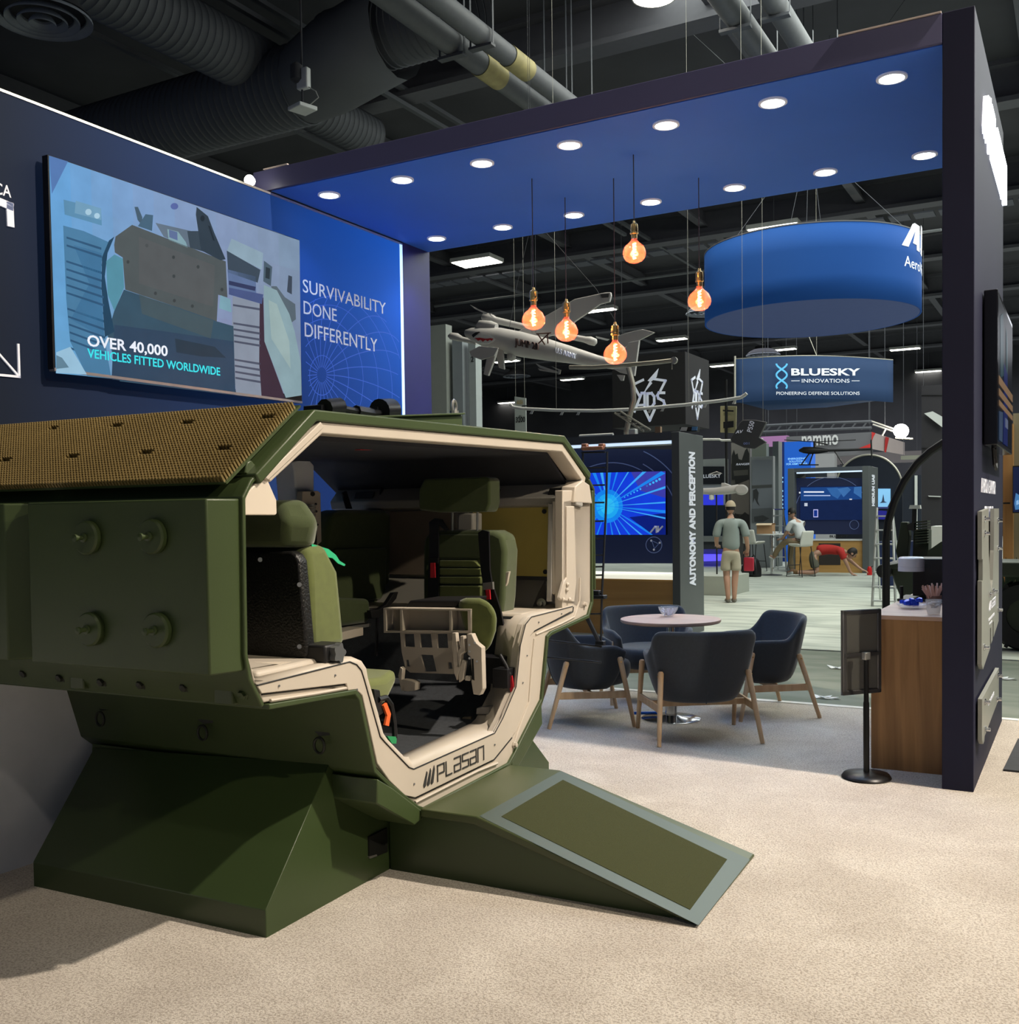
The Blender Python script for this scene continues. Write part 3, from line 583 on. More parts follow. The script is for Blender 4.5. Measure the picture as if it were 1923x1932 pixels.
yp = cprism([(892, 957), (1036, 956), (1039, 1088), (892, 1085)], 'y', 5.575, .02).build('window_blank', mat('yellow board', (.62, .50, .13), .5, var=.06, vs=5), cab, bevel=.002, label='yellow board over the window')
for p in [(1027, 965), (1029, 1079)]: M().cyl(CY(*p, 5.56), CY(*p, 5.58), .014, 14).build('stud', M_blk, yp)
cprism([(735, 965), (853, 963), (853, 1086), (735, 1084)], 'y', 5.575, .02).build('window_blank', mat('tan board', (.21, .165, .13), .6, var=.15, vs=4), cab, bevel=.002, label='tan board over the window')
cprism([(886, 951), (1041, 950), (1044, 1097), (886, 1094)], 'y', 5.592, .01).build('window_gasket', mat('gasket', (.05, .055, .06), .6), cab)
for p in [(963, 1136), (1022, 1138)]: M().lathe([(.03, 0), (.03, .006), (.016, .008), (.016, .03), (.001, .032)], CY(*p, 5.46), -EY, 12).build('bolt', M_steel, cab, smooth=40)
# far pillar
mm = M(); mm.prism([CX(*p, XD - .012) for p in [(1063, 945), (1116, 935), (1117, 1135), (1098, 1150), (1083, 1143), (1062, 1120)]], EX * -.07); pl = mm.build('pillar', M_bei, cab, bevel=.006, seg=3)
mm = M(); mm.prism([CX(*p, XD - .08) for p in [(1043, 950), (1060, 948), (1056, 1100), (1046, 1135), (1040, 1135)]], EX * -.03); mm.build('pillar_flange', M_grey, cab, bevel=.004)
cprism([(1070, 955), (1084, 955), (1088, 1100), (1084, 1136), (1060, 1133), (1056, 1128), (1064, 1098), (1070, 1090)], 'x', XD - .002, -.02).build('brace_plate', M_bei, cab, bevel=.004)
for p in [(1070, 1103), (1069, 1113), (1062, 1131), (1074, 1131)]: M().lathe([(.012, 0), (.012, .006), (.006, .012), (.001, .013)], CX(*p, XD), EX, 12).build('rivet', M_bei, pl, smooth=40)
cprism([(1083, 948), (1086, 918), (1100, 906), (1113, 915), (1118, 950)], 'x', XD + .006, -.09).build('corner_gusset', M_bei, cab, bevel=.006)
cprism([(462, 972), (461, 955), (464, 938), (470, 926), (499, 896), (503, 900), (522, 943), (523, 969), (520, 972)], 'x', XD - .003, -.02).build('corner_gusset', mat('pale beige', (.62, .55, .46), .4, var=.03), cab, bevel=.004, seg=3)
cprism([(497, 899), (502, 896), (606, 796), (612, 806), (507, 906)], 'x', XD + .01, -.04).build('roof_trim', M_bei, cab, bevel=.003, label='beige rim under the roof edge')
# things bolted on the roof
mm = M(); f = lambda x, y, d=-2.9: CX(x, y, d)
mm.tube([f(613, 771), f(640, 768)], .045, 10).tube([f(640, 770), f(700, 782)], .018, 8).tube([f(672, 776), f(700, 781)], .03, 8); mm.prism([f(606, 764), f(618, 762), f(622, 782), f(606, 782)], EX * -.1); mm.prism([f(626, 766), f(640, 761), (f(646, 764)), f(646, 780), f(626, 782)], EX * -.1)
mm.build('roof_hinge_lock', mat('black plastic', (.007, .008, .010), .3, var=0), cab, smooth=40)
mm = M(); mm.tube([f(716, 776), f(738, 775)], .062, 16).tube([f(690, 781), f(720, 780)], .02, 8).prism([f(712, 768), f(722, 766), f(722, 788), f(712, 788)], EX * -.12); mm.build('roof_hinge_lock', mat('black plastic', (.007, .008, .010), .3, var=0), cab, smooth=40)
cprism([(690, 786), (867, 781), (873, 783), (873, 812), (690, 800)], 'x', -2.75, -.12).build('roof_hatch_frame', M_ol, cab, bevel=.006)
cprism([(664, 786), (878, 778.5), (878, 782), (664, 789)], 'x', -2.73, -.16).build('roof_hatch_rim', M_ol, cab, bevel=.002)
c = f(857, 768, -2.8); mm = M(); mm.tube([c + EX * .0 + EY * cos(t) * .02 + V((0, 0, .03)) * (sin(t) * 1.2) for t in [2 * pi * k / 16 for k in range(17)]], .009, 6).cyl(c + V((0, 0, -.05)), c + V((0, 0, -.02)), .025, 10); mm.build('lifting_eye', M_steel, cab)

# seats -------------------------------------------------
def cbox(name, lo, hi, m, par=None, bev=.03, **k): return M(C2W).box(lo, hi).build(name, m, par or cab, bevel=bev, seg=4, **k)
# near seat, seen from behind
xr = -2.50; YB = toC(CX(566, 1120, xr)).y; z0 = toC(CY(580, 1235, YB)).z; z1 = toC(CY(560, 1038, YB)).z; dy_ = YB - 2.93
s1 = M(C2W).loft([[(xr - .52, 2.98 + dy_, z0), (xr + .005, 2.98 + dy_, z0), (xr + .02, 3.20 + dy_, z0), (xr - .52, 3.2 + dy_, z0)], [(xr - .52, 2.98 + dy_, z0 + .3), (xr + .005, 2.98 + dy_, z0 + .3), (xr + .005, 3.18 + dy_, z0 + .3), (xr - .52, 3.18 + dy_, z0 + .3)],
                  [(xr - .5, 3.0 + dy_, z1 + .01), (xr - .02, 3.0 + dy_, z1 + .01), (xr - .03, 3.13 + dy_, z1 + .02), (xr - .5, 3.13 + dy_, z1 + .02)]]).build('crew_seat', M_fab, cab, bevel=.035, seg=4, label='near seat back seen from behind, black shell')
cprism([(430, 1042), (545, 1040), (556, 1045), (564, 1058), (580, 1236), (574, 1243), (430, 1250)], 'y', YB, .055).build('back_shell', mat('black shell', (.006, .006, .006), .35, var=.3, vs=80, bump=.4, bs=120), s1, bevel=.01)
for p in [(491, 1056), (565, 1103), (565, 1220)]: M().cyl(CY(*p, YB - .005), CY(*p, YB + .005), .009, 12).build('screw', M_steel, s1)
h0, h1 = toC(CY(470, 1033, YB)), toC(CY(574, 942, YB))
M(C2W).loft([[(xr - .5, 2.93 + dy_, h0.z), (xr - .07, 2.93 + dy_, h0.z), (xr - .02, 3.02 + dy_, h0.z), (xr - .05, 3.1 + dy_, h0.z), (xr - .5, 3.1 + dy_, h0.z)], [(xr - .5, 2.92 + dy_, h0.z + .1), (xr - .05, 2.92 + dy_, h0.z + .1), (xr + .02, 3.02 + dy_, h0.z + .1), (xr - .04, 3.1 + dy_, h0.z + .1), (xr - .5, 3.1 + dy_, h0.z + .1)],
             [(xr - .5, 2.94 + dy_, h1.z), (xr - .1, 2.94 + dy_, h1.z), (xr - .05, 3.02 + dy_, h1.z), (xr - .1, 3.09 + dy_, h1.z), (xr - .5, 3.09 + dy_, h1.z)]]).build('headrest', M_fab2, s1, bevel=.025, seg=4)
ye = max(3.62, toC(CX(757, 1290, xr)).y); zc = toC(CX(757, 1262, xr)).z
M(C2W).loft([[(xr - .5, 3.46, zc - .13), (xr + .0, 3.46, zc - .13), (xr + .0, 3.46, zc), (xr - .5, 3.46, zc)], [(xr - .5, max(ye - .12, 3.5), zc - .14), (xr + .0, max(ye - .12, 3.5), zc - .14), (xr + .0, max(ye - .12, 3.5), zc - .02), (xr - .5, max(ye - .12, 3.5), zc - .02)],
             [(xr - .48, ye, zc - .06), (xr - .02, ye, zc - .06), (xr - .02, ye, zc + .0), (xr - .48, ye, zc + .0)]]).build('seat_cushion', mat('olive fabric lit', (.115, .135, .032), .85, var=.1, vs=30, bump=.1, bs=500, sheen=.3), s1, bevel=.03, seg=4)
c = CY(620, 1231, YB + .07); mm = M(); mm.loft([[c + EX * x + (EY * cos(t) + V((0, 0, 1)) * sin(t)) * (.034 + .006 * cos(5 * t)) for t in [2 * pi * k / 30 for k in range(30)]] for x in (.03, .055)]); mm.build('recliner_knob', mat('grey knob', (.08, .085, .09), .4), s1, smooth=40)
mm = M(); mm.obox(c + EX * -.03, EX * .06, EY * .06, (0, 0, .035)); mm.build('seat_hinge', M_blk, s1, bevel=.01)
mm = M(); mm.tube([CX(*p, XD - .1) for p in [(714, 1320), (728, 1316), (738, 1330), (744, 1365), (745, 1392)]], .013, 6); mm.build('belt', M_belt, s1)
mm = M(); mm.prism([CX(*p, XD - .09) for p in [(724, 1331), (730, 1326), (738, 1347), (734, 1370), (727, 1368), (731, 1350)]], EX * -.01); mm.build('orange_tag', mat('orange strap', (.75, .13, .03), .5, var=.05), s1, label='orange strap')
mm = M(); mm.prism([CX(*p, XD - .09) for p in [(731, 1389), (749, 1390), (748, 1403), (740, 1403)]], EX * -.015); mm.build('green_tag', mat('green tag', (.02, .25, .09), .5), s1, label='green tag')
mm = M(); mm.prism([CX(*p, xr - .04) for p in [(588, 1026), (620, 1036), (634, 1047), (641, 1058), (652, 1065), (650, 1068), (638, 1063), (628, 1053), (590, 1046)]], EX * -.004); mm.build('green_strap', mat('green strap', (.03, .42, .20), .5), s1, label='bright green strap')
mm = M(); mm.prism([CX(*p, XD - .1) for p in [(706, 1300), (717, 1302), (719, 1318), (724, 1345), (714, 1352), (708, 1320)]], EX * -.05); mm.build('seat_slider', M_blk, s1, bevel=.003)
# rear seat facing the doorway
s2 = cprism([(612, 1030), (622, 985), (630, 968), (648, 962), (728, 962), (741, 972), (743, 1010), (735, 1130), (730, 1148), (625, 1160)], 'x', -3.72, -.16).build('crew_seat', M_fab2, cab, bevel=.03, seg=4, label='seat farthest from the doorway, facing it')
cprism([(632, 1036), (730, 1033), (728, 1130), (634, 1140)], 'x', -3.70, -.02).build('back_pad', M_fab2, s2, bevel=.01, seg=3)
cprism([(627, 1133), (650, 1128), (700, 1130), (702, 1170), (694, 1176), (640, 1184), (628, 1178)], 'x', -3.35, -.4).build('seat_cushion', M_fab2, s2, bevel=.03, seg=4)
cprism([(632, 1186), (700, 1176), (700, 1182), (632, 1193)], 'x', -3.36, -.3).build('seat_rail', M_steel, s2)
cprism([(615, 1200), (686, 1183), (686, 1199), (620, 1215), (600, 1212)], 'x', -3.2, -.1).build('seat_base', M_bei, s2, bevel=.004)
cprism([(646, 930), (654, 926), (665, 960), (655, 960)], 'x', -3.75, -.01).build('belt', M_belt, s2); cprism([(722, 900), (734, 896), (728, 962), (715, 962)], 'x', -3.75, -.01).build('belt', M_belt, s2)
cprism([(700, 1152), (715, 1150), (730, 1140), (744, 1118), (752, 1117), (748, 1130), (730, 1150), (715, 1165), (702, 1168)], 'x', -3.3, -.03).build('recliner_lever', M_blk, s2, bevel=.003)
cprism([(712, 1165), (715, 1165), (713, 1238), (710, 1238)], 'x', -3.3, -.01).build('belt', M_belt, s2)
# white strut column
s3 = cprism([(552, 872), (562, 868), (584, 868), (593, 878), (593, 980), (570, 982), (560, 940), (556, 890)], 'x', -3.75, -.14).build('strut_column', mat('grey white paint', (.72, .75, .82), .45, var=.04), cab, bevel=.008, label='white column with a spring strut')
cprism([(571, 927), (600, 926), (605, 930), (607, 1022), (598, 1030), (596, 1003), (578, 1001), (578, 950), (570, 950)], 'x', -3.68, -.04).build('strut_plate', M_bei, s3, bevel=.003)
M().cyl(CX(577, 952, -3.66), CX(579, 1018, -3.66), .012, 10).build('strut_rod', M_steel, s3)
mm = M(); [mm.tube([CX(588, 953 + k * 4.2, -3.655) + (EY * cos(t) + V((0, 0, .0)) + EX * sin(t)) * .022 for t in [2 * pi * j / 12 for j in range(13)]], .004, 5) for k in range(9)]; mm.build('spring', M_steel, s3)
for p in [(590, 932), (596, 951), (597, 965), (596, 984), (599, 990)]: M().cyl(CX(*p, -3.68), CX(*p, -3.67), .007 if p[1] > 935 else .014, 8).build('hole', M_blk, s3)
cprism([(585, 1001), (598, 1000), (598, 1031), (585, 1031)], 'x', -3.66, -.03).build('damper', M_blk, s3)
# far seat facing the camera
s4 = cprism([(797, 1190), (797, 1035), (800, 1013), (812, 1002), (840, 1000), (930, 1001), (948, 1010), (954, 1040), (950, 1130), (942, 1190), (925, 1240), (800, 1240)], 'y', 5.08, .17).build('crew_seat', M_fab2, cab, bevel=.03, seg=4, label='far seat facing the camera, seat pan folded up')
for y0, y1 in ((1057, 1070), (1072, 1086), (1088, 1102), (1105, 1128)):
    cprism([(828, y0), (896 if y0 < 1060 else 908, y0), (907, y1), (828, y1)], 'y', 5.06, .03).build('back_pad', M_fab, s4, bevel=.008, seg=3)
cprism([(820, 1008), (906, 1008), (908, 1053), (820, 1055)], 'y', 5.065, .03).build('back_pad', M_fab2, s4, bevel=.01, seg=3)
cprism([(790, 962), (789, 925), (800, 903), (830, 902), (918, 899), (924, 905), (924, 950), (918, 966), (830, 967)], 'y', 5.0, .13).build('headrest', M_fab2, s4, bevel=.025, seg=4)
for x in (854, 901): M().cyl(CY(x, 960, 5.1), CY(x, 1006, 5.1), .007, 8).build('headrest_post', M_steel, s4)
cprism([(863, 968), (892, 968), (892, 1002), (863, 1002)], 'y', 5.3, .12).build('back_tube', M_grey, s4, bevel=.01)
cprism([(810, 985), (820, 978), (833, 980), (846, 1000), (838, 1000), (827, 990), (827, 1130), (806, 1150), (809, 1060)], 'y', 5.03, .012).build('belt', M_belt, s4)
cprism([(902, 1005), (910, 1000), (922, 1003), (924, 1075), (928, 1100), (944, 1150), (954, 1200), (958, 1245), (940, 1255), (938, 1170), (915, 1120), (907, 1075)], 'y', 4.98, .014).build('belt', M_belt, s4)
cprism([(808, 1053), (826, 1053), (826, 1063), (808, 1062)], 'y', 5.01, .02).build('buckle', M_blk, s4)
cprism([(911, 1100), (929, 1098), (930, 1112), (912, 1113)], 'y', 4.96, .02).build('buckle', M_steel, s4)
cprism([(812, 1062), (820, 1062), (821, 1090), (812, 1090)], 'y', 5.0, .01).build('red_tab', M_red, s4, label='red belt tab')
cprism([(916, 1113), (924, 1113), (925, 1131), (918, 1131)], 'y', 4.95, .01).build('red_tab', M_red, s4, label='red belt tab')
cprism([(960, 1276), (966, 1275), (969, 1300), (964, 1308), (961, 1295)], 'y', 4.7, .01).build('red_tab', M_red, s4, label='red belt tab')
mm = M(); mm.obox(CY(930, 1262, 4.85), EX * .08, EY * .06, (0, 0, .07)).obox(CY(952, 1278, 4.72), EX * .045, EY * .05, (0, 0, .05)); mm.tube([CY(*p, 4.7) for p in [(943, 1235), (955, 1256), (962, 1272), (950, 1297), (938, 1285)]], .012, 6); mm.build('belt_reel', M_belt, s4, bevel=.015, seg=3)
cu = M(); cu.loft([[CY(x, y, q) for x, y in [(863, 1134), (880, 1128), (905, 1128), (925, 1137), (938, 1160), (936, 1190), (925, 1222), (905, 1236), (880, 1200)]] for q in (4.56, 4.88)]); cu.build('seat_cushion', M_fab, s4, bevel=.03, seg=4)
cprism([(772, 1133), (870, 1132), (862, 1146), (765, 1146)], 'y', 4.62, .3).build('seat_pad_top', M_blk, s4, bevel=.01)
# beige folding seat pan with its pockets
fr = M(); T = lambda x, y, q=4.55: CY(x, y, q)
for q in ([(723, 1147), (889, 1149), (889, 1153), (723, 1150)], [(724, 1190), (889, 1190), (889, 1195), (724, 1194)], [(723, 1147), (728, 1147), (729, 1191), (724, 1193)], [(754, 1149), (759, 1149), (760, 1191), (755, 1191)], [(847, 1150), (852, 1150), (852, 1191), (848, 1191)], [(882, 1150), (889, 1150), (889, 1194), (883, 1194)]):
    fr.prism([T(*p) for p in q], EY * .07)
fr.prism([T(*p, 4.62) for p in [(725, 1149), (887, 1150), (887, 1192), (727, 1191)]], EY * .006)
sp_ = fr.build('seat_pan', M_bei, s4, bevel=.002)
# plate below with cut-outs: built as bars round the holes
def holed(outer, holes, y, th):
    bm_ = bmesh.new(); loops = [outer] + holes; es = []
    for lp in loops:
        vs = [bm_.verts.new(CY(*p, y)) for p in lp]
        es += [bm_.edges.new((vs[i], vs[(i + 1) % len(vs)])) for i in range(len(vs))]
    bmesh.ops.triangle_fill(bm_, use_beauty=True, edges=es, normal=EY)
    n = len(bm_.verts); bm_.verts.index_update(); P = [v.co.copy() for v in bm_.verts]; F = [tuple(v.index for v in f.verts) for f in bm_.faces]
    Ed = [(e.verts[0].index, e.verts[1].index) for e in es]; bm_.free()
    return M().add(P + [p + EY * th for p in P], F + [tuple(i + n for i in f) for f in F] + [(a, b, b + n, a + n) for a, b in Ed])
hol = [[(762, 1196), (781, 1196), (783, 1221), (764, 1220)], [(791, 1196), (813, 1196), (816, 1222), (794, 1222)], [(824, 1196), (844, 1196), (846, 1223), (826, 1223)], [(793, 1235), (817, 1236), (824, 1267), (802, 1267)], [(765, 1245), (771, 1245), (773, 1257), (767, 1257)], [(844, 1249), (852, 1250), (854, 1262), (847, 1262)]]
holed([(755, 1194), (852, 1195), (856, 1262), (857, 1272), (774, 1269), (765, 1262), (758, 1230)], hol, 4.56, .012).build('pan_plate', M_bei, s4, smooth=None)
for q, th in (([(852, 1194), (860, 1194), (868, 1262), (862, 1284), (856, 1268)], .03), ([(868, 1200), (875, 1200), (877, 1230), (870, 1235), (868, 1262), (862, 1258), (862, 1232), (868, 1222)], .03), ([(881, 1196), (890, 1196), (897, 1212), (909, 1222), (911, 1300), (905, 1312), (893, 1310), (889, 1285), (891, 1280), (888, 1240), (882, 1235)], .04),
               ([(872, 1245), (879, 1248), (874, 1282), (866, 1288), (865, 1270)], .02), ([(878, 1275), (887, 1276), (886, 1285), (877, 1284)], .02), ([(755, 1258), (760, 1262), (758, 1282), (764, 1302), (757, 1304), (751, 1275)], .03), ([(757, 1282), (776, 1284), (784, 1288), (783, 1303), (770, 1305), (760, 1304)], .05)):
    cprism(q, 'y', 4.5, th).build('pan_bracket', M_bei, s4, bevel=.003)
cprism([(890, 1243), (893, 1243), (895, 1284), (891, 1282)], 'y', 4.497, .004).build('slot', M_blk, s4)
for p in [(886, 1217), (886, 1229), (886, 1242), (896, 1213), (900, 1248)]: M().cyl(CY(*p, 4.49), CY(*p, 4.5), .006, 8).build('rivet', M_steel, s4)
cprism([(951, 1080), (961, 1078), (957, 1100), (952, 1110), (949, 1095)], 'y', 5.1, .02).build('armrest_bracket', M_bei, s4, bevel=.003)
cprism([(874, 1353), (889, 1353), (889, 1359), (870, 1358)], 'y', 4.75, .02).build('floor_bracket', mat('tan metal', (.2, .16, .1), .5), cab)
cprism([(899, 1336), (923, 1333), (924, 1348), (898, 1348)], 'y', 4.72, .1).build('step_box', M_grey, cab, bevel=.004)

# ---------------------------------------------------------------- plinth and ramp
hp = toC(CY(621, 1440, 3.42)); lp = toC(CY(178, 1410, 3.42))
mm = M(C2W); zb = .104
pts = [(-3.812, 2.945, 0), (-2.541, 2.945, 0), (-2.541, 3.80, 0), (-2.541, 5.45, 0), (-3.812, 5.45, 0),
       (-3.812, 2.945, zb), (-2.541, 2.945, zb), (-2.541, 3.80, .06), (-2.541, 5.45, zb), (-3.812, 5.45, zb),
       (lp.x, 3.42, lp.z), (hp.x, 3.42, hp.z), (hp.x, 4.99, hp.z), (lp.x, 4.99, lp.z), (-2.545, 3.76, .22), (-2.545, 4.6, .22), (lp.x, 3.43, .2), (hp.x, 3.43, .2), (hp.x, 4.98, .2), (lp.x, 4.98, .2)]
mm.add(pts, [(0, 1, 6, 5), (1, 2, 7, 6), (2, 3, 8, 7), (3, 4, 9, 8), (4, 0, 5, 9), (5, 6, 11, 10), (6, 7, 14, 11), (7, 8, 15, 14), (8, 12, 15), (14, 15, 18, 17), (11, 14, 17), (12, 18, 15), (8, 9, 13, 12), (9, 5, 10, 13), (10, 11, 17, 16), (12, 13, 19, 18), (10, 16, 19, 13), (16, 17, 18, 19)])
plinth = mm.build('display_plinth', M_olp, smooth=20, label='dark green faceted plinth skirt under the cab', cat='plinth', bevel=.003)
M().prism([CX(*p, -2.535) for p in [(697, 1579), (731, 1562), (732, 1607), (704, 1619), (697, 1618)]], EX * -.01).build('cable_slot', mat('dark slot', (.003, .004, .003), .6, var=0), plinth)
M().prism([CX(*p, -2.533) for p in [(697, 1616), (711, 1612), (712, 1615), (699, 1620)]], EX * -.01).build('slot_lip', M_steel, plinth)
c = [(-2.36, .297), (-2.085, .297), (-1.125, .012), (-1.125, 0), (-1.16, 0), (-2.1, .262), (-2.36, .262)]
rp = M(C2W).loft([[(x, y, z) for x, z in c] for y in (3.742, 4.602)]).build('boarding_ramp', mat('olive ramp paint', (.052, .066, .026), .34, var=.06, vs=3, bump=.03, bs=300), smooth=20, bevel=.006, seg=3, label='olive green boarding ramp with a gritty pad, leading up to the doorway', cat='ramp')
for y in (3.765, 4.58):
    M(C2W).loft([[(x, y + d, z) for x, z in [(-2.535, .235), (-2.36, .262), (-2.1, .262), (-1.20, .012), (-1.25, 0), (-2.535, 0)]] for d in (0, .018)]).build('side_board', M_olp, rp, smooth=None)
n3 = V((.285, 0, .96)).normalized()
def onr(px, lift):
    nn = EX * n3.x + V((0, 0, n3.z)); d0 = (C2W((-2.085, 3.742, .297)) + nn * lift).dot(nn); return [hit(*p, nn, d0) for p in px], nn
tp, nn = onr([(905, 1540), (1058, 1455), (1415, 1622), (1318, 1746)], .0006)
ip, _ = onr([(946, 1541), (1062, 1472), (1372, 1622), (1302, 1717)], .0006)
M().add(tp + ip + [p + nn * .0008 for p in tp + ip], [(i, (i + 1) % 4, 4 + (i + 1) % 4, 4 + i) for i in range(4)] + [(8 + i, 8 + (i + 1) % 4, 12 + (i + 1) % 4, 12 + i) for i in range(4)]).build('smooth_border', mat('border paint sheen', (.040, .060, .050), .36, var=.06, vs=8), rp, smooth=None)  # margin of the ramp paint, its blue grey reflection put into the colour
M().prism(ip, nn * .0025).build('grip_pad', mat('gritty pad', (.036, .040, .013), .8, var=.3, vs=300, bump=.5, bs=600, spec=.2), rp, smooth=None)
# ================================================================ BIG WALL SCREEN
def picture(name, parent, fn, n, polys, dz=.0006, lit=True, label=None, es=1):
    """flat picture areas on one sheet: polys = [(rgb, pts)], fn maps a pixel to the sheet, n points to the viewer"""
    mm = M(); mi = []; mats = []; idx = {}; n = V(n)
    for k, (rgb, pts) in enumerate(polys):
        key = 'picture %d %d %d %s%g' % (*rgb, 'lit' if lit else 'print', es)
        if key not in idx:
            idx[key] = len(mats); mats.append(glow(key, rgb, es) if lit else mat(key, srgb(*rgb), .6, var=0))
        P = [fn(*p) + n * dz * (k % 12 + 1 if k else 0) for p in pts]; o = len(mm.v); mm.add(P, [tuple(range(len(P)))]); mi.append(idx[key])
    me = bpy.data.meshes.new(name); inv = WM[parent.name].inverted(); me.from_pydata([inv @ p for p in mm.v], [], mm.f)
    for m_ in mats: me.materials.append(m_)
    for p, i in zip(me.polygons, mi): p.material_index = i
    o = bpy.data.objects.new(name, me); COL.objects.link(o); o.parent = parent; WM[o.name] = WM[parent.name].copy(); tag(o, label); return o
def circ(x, y, rx, ry=None, n=14): ry = ry or rx; return [(x + rx * cos(2 * pi * k / n), y + ry * sin(2 * pi * k / n)) for k in range(n)]
TX = -5.44
c4 = [PX(*p, TX) for p in ((88.5, 288), (565, 454), (570, 750), (103, 707))]
y0, y1 = (c4[0].y + c4[3].y) / 2, (c4[1].y + c4[2].y) / 2; zt, zb = (c4[0].z + c4[1].z) / 2, (c4[2].z + c4[3].z) / 2
tv = M().box((TX - .055, y0, zb), (TX - .002, y1, zt)).build('wall_screen', mat('screen bezel', (.012, .012, .014), .3, .3), smooth=None, bevel=.003, label='huge lit wall screen showing a tracked vehicle, above the cab', cat='screen')
M().box((WX + .0, y0 + .5, zb + .3), (TX - .055, y1 - .5, zt - .3)).build('wall_mount', M_black, tv)
M().box((TX - .045, y0 + .004, zb - .012), (TX + .004, y1 - .004, zb + .006)).build('bottom_rail', mat('rail grey', (.25, .23, .24), .4, .5), tv, smooth=None)
S = lambda cx, cy: (80 + cx * .26, 280 + cy * .26)
def SP(*pts): return [S(*p) for p in pts]
def quadlerp(q, u, v):
    a = V(q[0]).lerp(V(q[1]), u); b = V(q[3]).lerp(V(q[2]), u); return a.lerp(b, v)
P_ = []
bgq = [(48, 52), (1866, 668), (1880, 1790), (98, 1632)]
nU, nV = 12, 5
for i in range(nU):
    for j in range(nV):
        u, v = (i + .5) / nU, (j + .5) / nV
        c = (int(98 + 22 * math.sin(u * 2.6) + 14 * u), int(160 - 14 * u - 12 * v * (u > .5)), int(205 - 45 * u + 10 * (1 - v)))
        P_.append((c, SP(*[tuple(quadlerp(bgq, i / nU + a / nU, j / nV + b / nV)) for a, b in ((0, 0), (1, 0), (1, 1), (0, 1))])))
bgn = len(P_)
